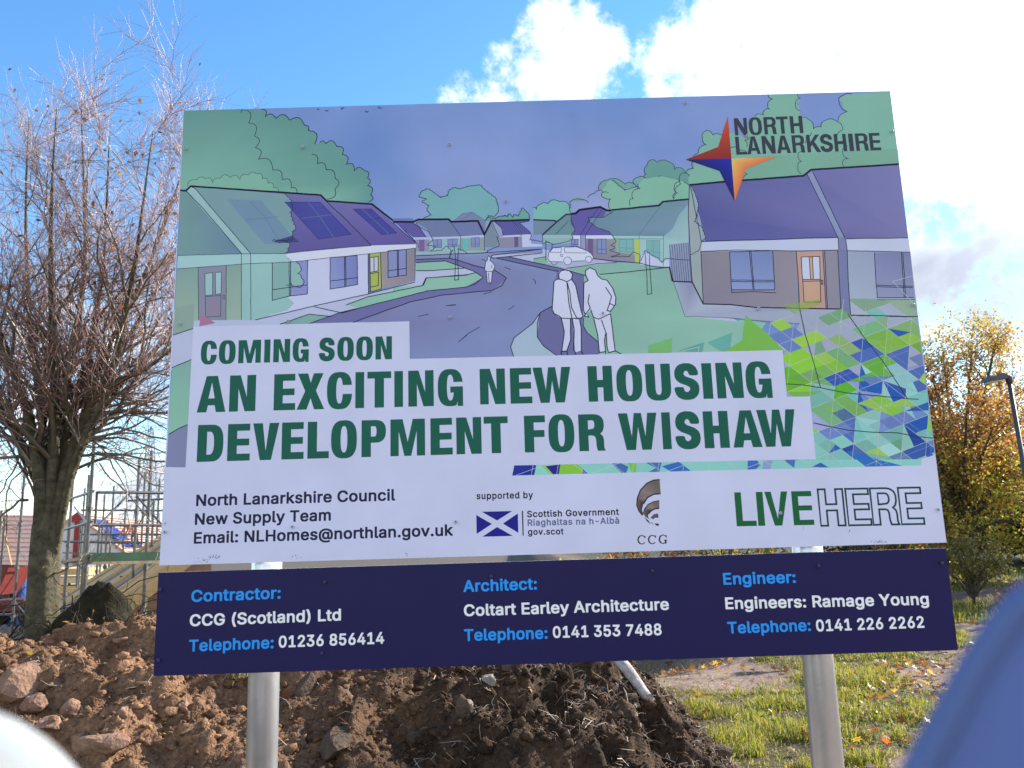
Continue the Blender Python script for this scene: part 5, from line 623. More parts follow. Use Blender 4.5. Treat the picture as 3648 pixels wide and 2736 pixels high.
# ---- lettering -------------------------------------------------------
GLY = json.loads(GLYPHS)
def glyph_polys(loops):
    "outer loops with the holes that lie in them"
    L = [np.array(l, float).reshape(-1, 2)/400 for l in loops]
    ar = [.5*np.sum(p[:, 0]*np.roll(p[:, 1], -1)-np.roll(p[:, 0], -1)*p[:, 1]) for p in L]
    big = sorted(range(len(L)), key=lambda i: -abs(ar[i])); sgn = 1 if ar[big[0]] > 0 else -1
    outs = [i for i in big if ar[i]*sgn > 0]; g = {i: [L[i]] for i in outs}
    for i in big:
        if i in g: continue
        c = L[i].mean(0)
        for o in reversed(outs):
            mn, mx = L[o].min(0), L[o].max(0)
            if (c > mn).all() and (c < mx).all(): g[o].append(L[i]); break
    return list(g.values()), L
LETTER_N = [60]
def text_line(s, p0, p1, cap, col, art, st='b', track=0.0, dx=0):
    "one line of lettering from p0 to p1 along its baseline, capitals cap high (all on the board)"
    d = p1-p0; wid = np.linalg.norm(d); u = d/wid; v = np.array((-u[1], u[0]))*cap
    adv = [GLY['b'][c][0]+.03+track for c in s]; tot = 0; pos = []
    for c, w in zip(s, adv): pos.append(tot); tot += w
    def ext(c):
        g = GLY['b'][c][1]; xs = [x for l in g for x in l[0::2]]; return min(xs)/400, max(xs)/400
    x0 = ext(s[0])[0]; x1 = pos[-1]+ext(s[-1])[1]; sx = wid/(x1-x0)
    for c, x in zip(s, pos):
        if not GLY['b'][c][1]: continue
        for pol in glyph_polys(GLY['b'][c][1])[0]:
            art.tri([[p0+u*((x+q[0]-x0)*sx)+v*q[1] for q in l] for l in pol], col)
            art.n -= 1
    art.n += 1
def letters(row, base, top, crop, col, art, st, outline=0):
    "capitals set one by one: row = [(letter, left, right)...]; base and top = picture lines ((x, y), (x, y))"
    yb = lambda x: base[0][1]+(x-base[0][0])*(base[1][1]-base[0][1])/(base[1][0]-base[0][0])
    yt = lambda x: top[0][1]+(x-top[0][0])*(top[1][1]-top[0][1])/(top[1][0]-top[0][0])
    for c, xl, xr in row:
        xm = (xl+xr)/2
        m0 = pl(*pix(crop, xm, yb(xm))); m1 = pl(*pix(crop, xm, yt(xm))); h = m1[1]-m0[1]
        ym = (yb(xm)+yt(xm))/2; l_ = pl(*pix(crop, xl, ym))[0]; r_ = pl(*pix(crop, xr, ym))[0]; sl = (pl(*pix(crop, xr, yb(xr)))[1]-pl(*pix(crop, xl, yb(xl)))[1])/(r_-l_)
        polys, L = glyph_polys(GLY[st][c]); mn = np.min([p.min(0) for p in L], 0); mx = np.max([p.max(0) for p in L], 0)
        ov = .018 if c in 'COGSU' else 0
        def mp(q):
            t = (q-mn)/(mx-mn); x = l_+(r_-l_)*t[0]; z = m0[1]-ov*h+h*(1+2*ov)*t[1]+sl*(x-(l_+r_)/2); return np.array((x, z))
        if outline:
            for p in L:
                art.line([mp(q) for q in p], outline, col, closed=True, straight=True)
        else:
            for pol in polys: art.tri([[mp(q) for q in l] for l in pol], col)
N0 = a.n+8
def fresh(): t = Art(); t.n = N0; return t
DG = (22, 82, 74)
t = fresh()
r1 = [('C', 113, 228), ('O', 242, 362), ('M', 382, 543), ('I', 567, 610), ('N', 632, 752), ('G', 770, 886), ('S', 958, 1072), ('O', 1090, 1208), ('O', 1225, 1345), ('N', 1363, 1481)]
letters(r1, ((460, 349), (1420, 323)), ((460, 184), (1420, 158)), 'M', DG, t, 'h')
r2 = [('A', 88, 293), ('N', 318, 506), ('E', 636, 790), ('X', 800, 998), ('C', 1016, 1195), ('I', 1219, 1282), ('T', 1305, 1476), ('I', 1498, 1560), ('N', 1598, 1780), ('G', 1809, 1989)]
letters(r2, ((632, 689), (1780, 657)), ((640, 430), (1690, 402)), 'M', DG, t, 'h')
r3 = [('D', 88, 274), ('E', 304, 466), ('V', 484, 672), ('E', 692, 850), ('L', 877, 1030), ('O', 1045, 1230), ('P', 1263, 1438), ('M', 1470, 1718), ('E', 1757, 1915), ('N', 1942, 2122)]
letters(r3, ((84, 1058), (2122, 998)), ((95, 793), (2122, 735)), 'M', DG, t, 'h')
F2 = [('N', -93, 73), ('E', 106, 249), ('W', 256, 505), ('H', 617, 777), ('O', 803, 973), ('U', 996, 1160), ('S', 1181, 1345), ('I', 1367, 1432), ('N', 1459, 1632), ('G', 1652, 1820)]
letters(F2, ((105, 403), (1823, 360)), ((105, 170), (1610, 131)), 'N', DG, t, 'h')
F3 = [('T', -66, 92), ('F', 199, 337), ('O', 357, 527), ('R', 556, 728), ('W', 818, 1073), ('I', 1103, 1160), ('S', 1187, 1353), ('H', 1376, 1540), ('A', 1563, 1753), ('W', 1730, 1983)]
letters(F3, ((203, 723), (1965, 682)), ((197, 482), (1983, 438)), 'N', DG, t, 'h')
t.build('headline_lettering', M_INK, sign)
t = fresh(); DK = (50, 52, 74)
letters([('N', 598, 722), ('O', 740, 867), ('R', 888, 1010), ('T', 1012, 1128), ('H', 1146, 1270)], ((610, 285), (1270, 261)), ((593, 116), (1258, 92)), 'Q', DK, t, 'm')
letters([('L', 610, 718), ('A', 720, 850), ('N', 869, 998), ('A', 1012, 1148), ('R', 1166, 1290), ('K', 1310, 1445), ('S', 1440, 1565), ('H', 1581, 1700), ('I', 1724, 1768), ('R', 1790, 1915), ('E', 1928, 2035)], ((620, 474), (2038, 429)), ((610, 299), (2022, 259)), 'Q', DK, t, 'm')
t.build('council_name_lettering', M_INK, sign)
t = fresh()
letters([('L', 294, 470), ('I', 483, 543), ('V', 558, 760), ('E', 793, 972)], ((305, 676), (975, 664)), ((285, 379), (945, 366)), 'L', (22, 86, 56), t, 'm')
letters([('H', 1028, 1243), ('E', 1270, 1470), ('R', 1486, 1712), ('E', 1732, 1930)], ((1045, 672), (1940, 655)), ((1013, 353), (1900, 336)), 'L', (24, 56, 62), t, 'm', outline=5.2)
t.build('slogan_lettering', M_INK, sign)
def tl_(s, crop, x0, y0, x1, y1, caph, col, art, track=0.0):
    art = fresh()
    p0 = pl(*pix(crop, x0, y0)); p1 = pl(*pix(crop, x1, y1)); q = pl(*pix(crop, x0, y0-caph)); text_line(s, p0, p1, q[1]-p0[1], col, art, track=track)
    art.build('text_line', M_INK, sign)
t = fresh(); IK = (26, 28, 66)
tl_('North Lanarkshire Council', 'J', 277, 407, 1697, 367, 83, IK, t); tl_('New Supply Team', 'J', 268, 541, 1238, 510, 83, IK, t); tl_('Email: NLHomes@northlan.gov.uk', 'J', 261, 675, 2108, 617, 83, IK, t)
t = fresh(); BK = (26, 26, 44); GY = (84, 88, 138)
tl_('supported by', 'K', 240, 440, 735, 430, 60, BK, t, .06); tl_('Scottish Government', 'K', 683, 598, 1487, 577, 58, BK, t, .05); tl_('Riaghaltas na h-Alb\u00e0', 'K', 688, 673, 1490, 653, 58, GY, t, .05); tl_('gov.scot', 'K', 690, 752, 1003, 747, 56, BK, t, .05)
t.line('K 642,540 648,757', 3.4, BK, straight=True)
t.build('divider_rule', M_INK, sign)
t = fresh()
t.poly('K 238,577 240,577 285,548 553,542 602,563 606,733 557,760 290,767 241,743', W_)
for s in ('K 285,548 553,542 420,625', 'K 238,577 375,655 241,743', 'K 602,563 470,652 606,733', 'K 420,682 557,760 290,767'): t.poly(s, (26, 26, 132))
t.build('saltire_flag', M_INK, sign)
t = fresh(); B1, B2 = (96, 84, 96), (44, 38, 46)
t.poly('K 1843,267 1790,272 1730,300 1675,360 1647,430 1643,490 1660,540 1692,580 1700,575 1688,530 1700,480 1735,425 1790,395 1852,390', [(96, 84, 92), (90, 78, 86), (104, 92, 104), (118, 106, 122), (96, 84, 96)]+[B1]*2+[B2]*4+[(130, 118, 132), (120, 108, 120), B1])
t.line('K 1843,267 1790,272 1730,300 1675,360 1647,430 1643,490 1660,540 1692,580', 3.5, B2); t.line('K 1852,390 1790,395 1735,425 1700,480', 4, B2)
t.poly('K 1840,450 1790,460 1740,485 1710,525 1700,565 1715,590 1755,615 1740,590 1745,565 1765,540 1800,520 1840,518', [B1, B1, (120, 108, 118)]+[B1]*3+[B2]*4+[(120, 106, 116), B1])
t.line('K 1840,518 1800,522 1765,542 1745,567', 4, B2); t.line('K 1840,450 1790,460 1740,485 1710,525 1700,565', 2.5, B2)
t.poly('K 1830,562 1790,570 1762,600 1785,615 1800,602 1832,600', [B1]*3+[B2]*3)
for s in ('K 1708,592 1730,630 1765,660 1745,625', 'K 1760,635 1792,668 1778,645', 'K 1798,650 1835,652 1836,673 1810,668'): t.poly(s, B2)
def arc_(cx_, cy_, rx, ry, a0, a1, w):
    t.line('K '+' '.join('%f,%f' % (cx_+rx*math.cos(R(a0+(a1-a0)*i/12)), cy_-ry*math.sin(R(a0+(a1-a0)*i/12))) for i in range(13)), w, B2, straight=True)
for cx_, cy_ in ((1686, 794), (1778, 792), (1872, 789)):
    arc_(cx_, cy_, 34, 37, 38, 322, 2.6); arc_(cx_+2, cy_, 34, 36, 120, 240, 4.2); t.line('K %f,%f %f,%f' % (cx_+28, cy_-36, cx_+29, cy_-14), 2.6, B2, straight=True)
t.line('K 1895,798 1896,826', 5, B2, straight=True); t.line('K 1882,797 1910,796', 2.4, B2, straight=True)
t.build('builder_emblem', M_INK, sign)
t = fresh(); BL_ = (36, 124, 236); WH = (204, 206, 244)
tl_('Contractor:', 'J', 243, 1090, 880, 1065, 85, BL_, t); tl_('CCG (Scotland) Ltd', 'J', 232, 1263, 1310, 1221, 85, WH, t); tl_('Telephone:', 'J', 226, 1443, 830, 1419, 85, BL_, t); tl_('01236 856414', 'J', 866, 1415, 1618, 1386, 85, WH, t)
t = fresh()
tl_('Architect:', 'K', 125, 1252, 770, 1229, 104, BL_, t); tl_('Coltart Earley Architecture', 'K', 130, 1464, 1926, 1408, 104, WH, t); tl_('Telephone:', 'S', 1653.5, 2284, 1951, 2275.5, 42.5, BL_, t); tl_('0141 353 7488', 'P', 354, 536, 1294, 511, 102, WH, t)
t = fresh()
tl_('Engineer:', 'L', 190, 1188, 824, 1171, 104, BL_, t); tl_('Engineers: Ramage Young', 'L', 208, 1402, 1990, 1363, 104, WH, t); tl_('Telephone:', 'L', 228, 1616, 956, 1592, 104, BL_, t); tl_('0141 226 2262', 'L', 1004, 1597, 1950, 1564, 104, WH, t)
# ---- posts, rails and screws -------------------------------------------
def post(px, py):
    x = at(px, py, SD+.06).x-SX; m = MB(); prof = [(0, -.25), (0, 2.88)]
    m.tube([(x, .062, -.25), (x, .062, 2.90)], .047, 28)
    o = m.build('post', M_GALV, sign, smooth=True)
    c = MB(); c.tube([(x, .062, 2.90), (x, .062, 2.915), (x, .062, 2.918)], [.050, .050, .04], 28); c.build('post_cap', M_SOCKET, o)
    return x
pxs = [post(940, 2400), post(2913, 2336)]
for yy in (560, 1700, 2180):
    z = at(1900, yy, SD).z; m = MB()
    m.box((.0, .0105, z), (2.30, .009, .045)); m.build('rail', M_GALV, sign)
SCREWS = [('A', 207, 423), ('A', 1038, 411), ('A', 2082, 393), ('A', 2087, 1623), ('A', 938, 1652), ('E', 165, 470), ('D', 283, 97), ('D', 720, 333), ('D', 1750, 300), ('D', 800, 1561), ('F', 1512, 602), ('G', 1900, 275), ('J', 62, 590), ('J', 968, 553), ('J', 2128, 518), ('L', 683, 560), ('L', 2057, 530), ('B', 1480, 435),
          ('J', 30, 1000), ('J', 1197, 946), ('J', 18, 1500), ('J', 1178, 1452), ('K', 370, 1112), ('K', 1775, 1065), ('L', 1015, 1020), ('L', 2090, 995)]
proto = None
M_WSCREW = mat('white_screw', (.50, .50, .56), rough=.4, noise=.1); M_NSCREW = mat('navy_screw', (.035, .032, .09), rough=.35, noise=.2)
for c, x, y in SCREWS:
    p = pl(*pix(c, x, y))
    if proto is None:
        m = MB(); m.tube([(0, 0, 0), (0, -.0022, 0), (0, -.0034, 0)], [.0052, .0052, .0036], 14); m.mi = 1; m.tube([(0, -.0030, 0), (0, -.0036, 0)], .0024, 6)
        proto = m.build('screw', [M_WSCREW, M_SOCKET], sign); o = proto
        proto2 = proto.copy(); proto2.data = proto.data.copy(); proto2.data.materials[0] = M_NSCREW; COL.objects.link(proto2); proto2.parent = sign; n2 = None
    else:
        navy = c in 'JKL' and (y > 900)
        if navy and n2 is None: o = n2 = proto2
        else:
            o = (proto2 if navy else proto).copy(); COL.objects.link(o); o.parent = sign
    o.location = (p[0], -.0075, p[1])
# scuffs along the bottom edge of the white panel
t = fresh(); rs = random.Random(7)
for cx_, cy_, n, sp, cr in ((400, 770, 40, 60, 'J'), (1775, 738, 7, 14, 'J'), (60, 530, 9, 18, 'J'), (330, 795, 18, 80, 'J'), (1550, 808, 34, 70, 'L'), (1290, 720, 6, 8, 'L'), (888, 690, 4, 5, 'L'), (1000, 775, 8, 60, 'J')):
    for i in range(n):
        x, y = cx_+rs.gauss(0, sp*.5), cy_+rs.gauss(0, 9); r = rs.uniform(1.5, 6)
        if cr == 'L' and y > 822 or cr == 'J' and cx_ < 500 and y > 812: continue
        t.poly('%s %s' % (cr, ' '.join('%f,%f' % (x+r*rs.uniform(.5, 1.3)*math.cos(k_*1.05), y+r*.7*rs.uniform(.5, 1.3)*math.sin(k_*1.05)) for k_ in range(6))), rs.choice([(60, 60, 84), (96, 96, 124), (120, 120, 156)]), .9)
t.build('scuff_marks', M_INK, sign)

# ================================================================== ground
K = 1.649
def P2(x, y, Y): return at(x*K, y*K, Y)        # positions read off a 2212-wide view of the photograph
def sst(a, b, x):
    t = np.clip((x-a)/(b-a), 0, 1); return t*t*(3-2*t)
def ground_h(x, y):
    x = np.asarray(x, float); y = np.asarray(y, float)
    h = .05*(fbm(x*.35, y*.35, 0, 3, 11)-.5)*sst(3, 6, y)*2
    drop = sst(8.6, 13, y)*(1-sst(-1.5, 3.5, x))*2.6
    return h-drop+.02*(fbm(x*2.2, y*2.2, 0, 3, 12)-.5)*2
def grid_obj(name, xs, ys, hf, m, vcol=None):
    X, Y = np.meshgrid(xs, ys); Z = hf(X, Y); nx, ny = len(xs), len(ys)
    v = np.stack([X.ravel(), Y.ravel(), Z.ravel()], 1)
    i = (np.arange(ny-1)[:, None]*nx+np.arange(nx-1)[None]).ravel()
    f = np.stack([i, i+1, i+1+nx, i+nx], 1)
    c = None if vcol is None else vcol(X.ravel(), Y.ravel(), Z.ravel())
    return newobj(name, v, f, m, smooth=True, vcol=c)
def rgba(c): return np.concatenate([c, np.ones((len(c), 1))], 1)
def lerp3(a, b, t): return np.array(a)[None]*(1-t[:, None])+np.array(b)[None]*t[:, None]
def patch_t(x, y):
    "where grass grows (1) and where the soil is bare (0)"
    n = fbm(x*.9+3, y*.9, 0, 4, 21)
    path = np.exp(-((y-(9.6+.30*(x-2.0)))/.95)**2)*sst(3.6, 2.6, x)*.9 + np.exp(-((y-17.2)/1.2)**2)*.9 + sst(6.1, 5.5, y)*sst(2.0, 2.6, x)*.8
    return sst(.45, .57, n-.40*path+.045)
M_SOIL = mat('soil_ground', attr=True, rough=.92, noise=.45, nscale=22, spec=.15, bump=.5, bscale=45)
def soil_cols(x, y, z):
    t = fbm(x*3, y*3, 0, 4, 5); g = patch_t(x, y)
    c = lerp3((.10, .065, .045), (.31, .22, .165), t); gc = lerp3((.028, .022, .013), (.10, .072, .036), t)
    c = c*(1-g[:, None])+gc*g[:, None]
    far = sst(9, 14, y)*(1-sst(0, 4, x)); c = c*(1-far[:, None])+np.array((.09, .075, .06))*far[:, None]
    fr = sst(19, 24, y)*sst(2, 6, x); c = c*(1-fr[:, None])+np.array((.035, .034, .020))*fr[:, None]
    return rgba(c)
xs = np.unique(np.concatenate([np.linspace(-600, -30, 12), np.linspace(-30, -6, 60), np.linspace(-6, 9, 220), np.linspace(9, 30, 60), np.linspace(30, 600, 12)]))
ys = np.unique(np.concatenate([np.linspace(-60, -2, 12), np.linspace(-2, 4, 40), np.linspace(4, 14, 190), np.linspace(14, 40, 90), np.linspace(40, 900, 20)]))
tag(grid_obj('ground', xs, ys, ground_h, M_SOIL, soil_cols), kind='structure')

# ------------------------------------------------------------------ the heap of dug soil
CREST = [(-140, 1428), (0, 1430), (90, 1434), (130, 1438), (180, 1412), (250, 1386), (330, 1404), (450, 1392), (700, 1386), (1000, 1398), (1200, 1418), (1300, 1446), (1380, 1500), (1470, 1545), (1570, 1604), (1660, 1655)]
_cp = [P2(x, y, 6.7) for x, y in CREST]
_cx = np.array([-7.5]+[p.x for p in _cp]+[2.75]); _cz = np.array([.45]+[p.z for p in _cp]+[0.0])
def heap_raw(x, y):
    cr = np.interp(x, _cx, _cz)
    f = np.clip((y-4.1)/2.4, 0, 1); f = np.sin(f*math.pi/2)**.9
    b = np.clip((8.9-y)/1.9, 0, 1); b = b*b*(3-2*b)
    return cr*np.minimum(f, b)-.02
def ridged(x, y, s, seed, o=3):
    return 1-np.abs(fbm(x*s, y*s, 0, o, seed)*2-1)
def heap_h(x, y):
    base = heap_raw(x, y); m = np.clip(base/.25, 0, 1)
    wx = x+.25*(fbm(x*1.3, y*1.3, 0, 3, 31)-.5); wy = y+.25*(fbm(x*1.3, y*1.3, 0, 3, 32)-.5)
    big = (ridged(wx, wy, 1.5, 33)-.62)*.46
    # blocky clods: plateaus cut by steep steps
    n = fbm(wx*3.4, wy*3.4, 0, 4, 34); st_ = np.floor(n*7)/7; fr = (n*7)-np.floor(n*7); n2 = (st_+sst(.0, .35, fr)/7)
    clod = (n2-.5)*.50
    fine = (fbm(x*14, y*14, 0, 4, 35, .6)-.5)*.085+(fbm(x*45, y*45, 0, 2, 36)-.5)*.022
    right = sst(-1.2, .6, x)
    z = base+m*(big*(1-.3*right)+clod*(.8+.3*right))+np.clip(base/.05, 0, 1)*fine
    return np.where(base < .0, ground_h(x, y)-.08, np.maximum(z, ground_h(x, y)-.03))
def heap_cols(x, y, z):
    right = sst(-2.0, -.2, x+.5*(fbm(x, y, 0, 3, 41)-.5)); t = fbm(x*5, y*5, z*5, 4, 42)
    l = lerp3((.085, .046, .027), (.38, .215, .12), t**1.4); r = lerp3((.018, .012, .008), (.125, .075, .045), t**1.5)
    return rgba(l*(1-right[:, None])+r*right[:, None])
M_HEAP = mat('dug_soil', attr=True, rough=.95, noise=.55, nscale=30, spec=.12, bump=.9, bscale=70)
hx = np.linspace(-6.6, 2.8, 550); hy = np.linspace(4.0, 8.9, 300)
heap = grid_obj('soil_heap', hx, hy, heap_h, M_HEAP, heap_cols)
tag(heap, 'long heap of rough brown dug soil behind the posts of the board', 'soil heap')

# loose clods and stones on it
_ico = bmesh.new(); bmesh.ops.create_icosphere(_ico, subdivisions=1, radius=1)
IV = np.array([v.co[:] for v in _ico.verts]); IF = np.array([[v.index for v in f.verts] for f in _ico.faces]); _ico.free()
def surf_points(n, seed, xr, yr, hf):
    rs = np.random.RandomState(seed); x = rs.uniform(*xr, n); y = rs.uniform(*yr, n)
    return x, y, hf(x, y), rs
def lumps(name, x, y, z, r, col, seed, m, sink=.3, flat=.75):
    rs = np.random.RandomState(seed); n = len(x)
    V = IV[None]*rs.uniform(.62, 1.3, (n, len(IV), 1))*np.stack([rs.uniform(.7, 1.3, n), rs.uniform(.7, 1.3, n), rs.uniform(.5, 1.0, n)*flat/.75], 1)[:, None, :]
    th = rs.uniform(0, 6.28, n); c, s = np.cos(th)[:, None], np.sin(th)[:, None]
    tl = rs.uniform(-.6, .6, n)[:, None]; a_, b_, d_ = V[..., 0], V[..., 1], V[..., 2]
    b_, d_ = b_*np.cos(tl)-d_*np.sin(tl), b_*np.sin(tl)+d_*np.cos(tl); a_, b_ = a_*c-b_*s, a_*s+b_*c
    V = np.stack([a_, b_, d_], -1)*r[:, None, None]+np.stack([x, y, z+r*(.4-sink)], 1)[:, None, :]
    F = (IF[None]+(np.arange(n)*len(IV))[:, None, None]).reshape(-1, 3)
    C_ = np.repeat(rgba(col), len(IV), 0)
    return newobj(name, V.reshape(-1, 3), F, m, vcol=C_)
x, y, z, rs = surf_points(30000, 51, (-5.8, 1.9), (4.6, 7.6), heap_h)
keep = (heap_raw(x, y) > .03) & (rs.rand(len(x)) < .35+.65*fbm(x*1.6, y*1.6, 0, 3, 52)); x, y, z = x[keep], y[keep], z[keep]; n = len(x)
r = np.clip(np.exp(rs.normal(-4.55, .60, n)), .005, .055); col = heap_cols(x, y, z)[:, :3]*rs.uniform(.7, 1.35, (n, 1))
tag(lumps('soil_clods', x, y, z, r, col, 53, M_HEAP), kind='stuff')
def rock(px, py, size, seed, col, sq=(1, 1, .8), label='', Y=None):
    "one stone lying on the heap where that sight line meets it"
    d = ray(px*K, py*K); t = 3.8/d.y; p = None
    while t*d.y < 9.5:
        q = EYE+d*t
        if q.z < max(float(heap_h(np.array([q.x]), np.array([q.y]))[0]), float(ground_h(np.array([q.x]), np.array([q.y]))[0])): p = q; break
        t += .012/d.y
    if p is None: p = P2(px, py, 6.5)
    bm = bmesh.new(); bmesh.ops.create_icosphere(bm, subdivisions=3, radius=1); rr = random.Random(seed)
    planes = [(Vector((rr.gauss(0, 1), rr.gauss(0, 1), rr.gauss(0, 1))).normalized(), rr.uniform(.55, .9)) for _ in range(11)]
    for v in bm.verts:
        for nrm, dd in planes:
            e = v.co.dot(nrm)-dd
            if e > 0: v.co -= nrm*e*.93
        f = float(fbm(np.array([v.co.x*2.2+seed]), np.array([v.co.y*2.2]), np.array([v.co.z*2.2]), 3, seed)[0]); v.co *= .88+.24*f
        v.co = Vector((v.co.x*sq[0], v.co.y*sq[1], v.co.z*sq[2]))*size
    bmesh.ops.rotate(bm, cent=(0, 0, 0), matrix=Matrix.Rotation(rr.uniform(0, 6), 3, 'Z') @ Matrix.Rotation(rr.uniform(-.4, .4), 3, 'X'), verts=bm.verts)
    me = bpy.data.meshes.new('rock'); bm.to_mesh(me); bm.free(); me.materials.append(col)
    o = bpy.data.objects.new('rock', me); COL.objects.link(o); o.location = p+Vector((0, .25*size, .22*size)); tag(o, label, 'rock', 'stones in the soil heap')
    return o
M_ROCKP = mat('pink_sandstone', (.31, .19, .13), rough=.9, base2=(.17, .095, .06), nscale=9, bump=.8, bscale=40, spec=.15)
M_ROCKG = mat('grey_stone', (.30, .26, .23), rough=.85, base2=(.15, .125, .105), nscale=11, bump=.7, bscale=50, spec=.2)
M_ROCKD = mat('clay_lump', (.12, .085, .06), rough=.95, base2=(.055, .04, .03), nscale=14, bump=.9, bscale=45, spec=.1)
for args in ((50, 1490, .17, 1, M_ROCKP, (1.25, .9, .9), 'large pinkish clod at the far left end of the heap'), (148, 1552, .085, 2, M_ROCKP, (.9, .9, 1.2), 'upright pink sandstone lump low on the left of the heap'),
             (70, 1530, .10, 3, M_ROCKP, (1.3, 1, .7), 'flat pink boulder beside the upright sandstone lump'), (105, 1575, .075, 4, M_ROCKP, (1.2, 1, .7), 'rounded pink stone right above the white sheet'),
             (262, 1388, .06, 5, M_ROCKP, (1.4, .9, .6), 'pale flat stone on the peak of the heap'), (395, 1534, .055, 6, M_ROCKP, (1.2, .8, .8), 'pale stone a little left of the left post'),
             (310, 1418, .022, 7, M_ROCKG, (1.6, .8, .5), 'small pale pebble under the corner of the navy panel'), (264, 1552, .05, 8, M_ROCKP, (.7, .7, 1.3), 'pointed wedge of stone in the middle of the lit slope'),
             (658, 1500, .10, 9, M_ROCKD, (1.0, .8, 1.1), 'big dark clay lump right beside the left post'), (1005, 1545, .075, 10, M_ROCKD, (.8, .8, 1.3), 'dark leaning clod in the middle of the shaded slope'),
             (1058, 1475, .05, 11, M_ROCKG, (1.1, .9, .9), 'grey stone below the Coltart telephone number'), (1100, 1450, .06, 12, M_ROCKD, (1.2, .8, .9), 'dark clod close under the navy panel near its middle'),
             (1010, 1530, .04, 13, M_ROCKG, (1, 1, 1), 'round grey cobble on the shaded slope'), (725, 1620, .13, 14, M_ROCKD, (1.5, .8, .7), 'long dark clod at the bottom of the heap'),
             (1560, 1640, .09, 15, M_ROCKD, (1.4, .9, .7), 'blackish clod at the right toe of the heap by the grass'), (215, 1620, .10, 16, M_ROCKP, (1.6, .8, .6), 'long pink slab low on the left of the heap'), (895, 1600, .06, 17, M_ROCKD, (1, 1, .9), 'dark rounded clod near the bottom edge')):
    rock(args[0], args[1], args[2], args[3], args[4], args[5], args[6].replace('Coltart ', 'middle '))

# ------------------------------------------------------------------ blades, fibres and leaves
def blades(name, x, y, z, h, w, lean, cols, seed, m, curl=.5):
    rs = np.random.RandomState(seed); n = len(x); th = rs.uniform(0, 6.283, n); dx, dy = np.cos(th), np.sin(th); la = rs.uniform(0, 6.283, n)
    lx, ly = np.cos(la)*lean*h, np.sin(la)*lean*h
    b = np.stack([x, y, z], 1); side = np.stack([dx, dy, dx*0], 1)*w[:, None]
    mid = b+np.stack([lx*.35, ly*.35, h*.62], 1); tip = b+np.stack([lx, ly, h*(1-curl*lean)], 1)
    V = np.stack([b-side, b+side, mid+side*.7, mid-side*.7, tip], 1).reshape(-1, 3); i = np.arange(n)*5
    F = [np.stack([i, i+1, i+2, i+3], 1), np.stack([i+3, i+2, i+4], 1)]
    return newobj(name, V, F, m, vcol=np.repeat(rgba(cols), 5, 0))
M_BLADE = mat('grass_blade', attr=True, rough=.5, transl=.55, spec=.35)
def grass_field(name, n, xr, yr, seed, hmin, hmax, w):
    rs = np.random.RandomState(seed); x = rs.uniform(*xr, n); y = yr[0]+(yr[1]-yr[0])*rs.rand(n)**1.3
    tuft = fbm(x*2.6, y*3.2, 0, 4, 61); k = (rs.rand(n) < patch_t(x, y)*(.30+.8*sst(.43, .57, tuft))) & (heap_raw(x, y) < .03)
    k &= ~((x < .9) & (y < 9.2))
    x, y, tuft = x[k], y[k], tuft[k]; n = len(x); z = ground_h(x, y)-.005
    h = (hmin+(hmax-hmin)*rs.rand(n)**1.5)*np.clip(.25+4.0*(tuft-.40), .28, 1.3); t = rs.rand(n); c = lerp3((.10, .16, .018), (.42, .37, .045), t**.8); dry = rs.rand(n) < .14; c[dry] = np.array((.42, .33, .17))*rs.uniform(.6, 1.1, (dry.sum(), 1))
    return tag(blades(name, x, y, z, h, np.full(n, w)*rs.uniform(.6, 1.4, n), rs.uniform(.1, 1.0, n), c, seed+1, M_BLADE), kind='stuff')
grass_field('grass', 260000, (.9, 6.6), (5.2, 13.0), 62, .03, .15, .0030)
# broad weeds among the grass and drifts of leaves
x, y, z, rs = surf_points(5200, 66, (1.3, 6.4), (5.4, 11), ground_h); k = (heap_raw(x, y) < .02) & (fbm(x*1.4, y*1.4, 0, 3, 67) > .54) & (patch_t(x, y) > .3); x, y, z = x[k], y[k], z[k]
WEEDS = (np.stack([x, y, z+.02+.09*rs.rand(len(x))], 1), rs.uniform(.018, .040, len(x)), rs.randint(0, 9999))
grass_field('distant_grass', 60000, (3.0, 16), (12.5, 30), 64, .06, .22, .007)
M_FIBRE = mat('root_fibre', attr=True, rough=.8, spec=.2)
def fibres(name, n, xr, yr, seed, hf, ok, lmax, cols):
    x, y, z, rs = surf_points(n, seed, xr, yr, hf); k = ok(x, y, rs); x, y, z = x[k], y[k], z[k]; n = len(x)
    L = rs.uniform(.25, 1, n)*lmax; th = rs.uniform(0, 6.28, n); el = rs.normal(.15, .35, n); d = np.stack([np.cos(th)*np.cos(el), np.sin(th)*np.cos(el), np.sin(el)], 1); s = np.stack([-np.sin(th), np.cos(th), rs.normal(0, .6, n)], 1)
    w = rs.uniform(.0009, .0028, n)[:, None]; b = np.stack([x, y, z+.008], 1); bend = rs.normal(0, .3, (n, 1))*L[:, None]*s; P = [b, b+d*L[:, None]*.5+bend*.6+np.array((0, 0, .008)), b+d*L[:, None]]
    V = np.stack([P[0]-s*w, P[0]+s*w, P[1]+s*w, P[1]-s*w, P[2]+s*w*.5, P[2]-s*w*.5], 1).reshape(-1, 3); i = np.arange(n)*6
    F = np.concatenate([np.stack([i, i+1, i+2, i+3], 1), np.stack([i+3, i+2, i+4, i+5], 1)])
    c = np.array(cols)[rs.randint(0, len(cols), n)]*rs.uniform(.6, 1.3, (n, 1))
    return tag(newobj(name, V, F, M_FIBRE, vcol=np.repeat(rgba(c), 6, 0)), kind='stuff')
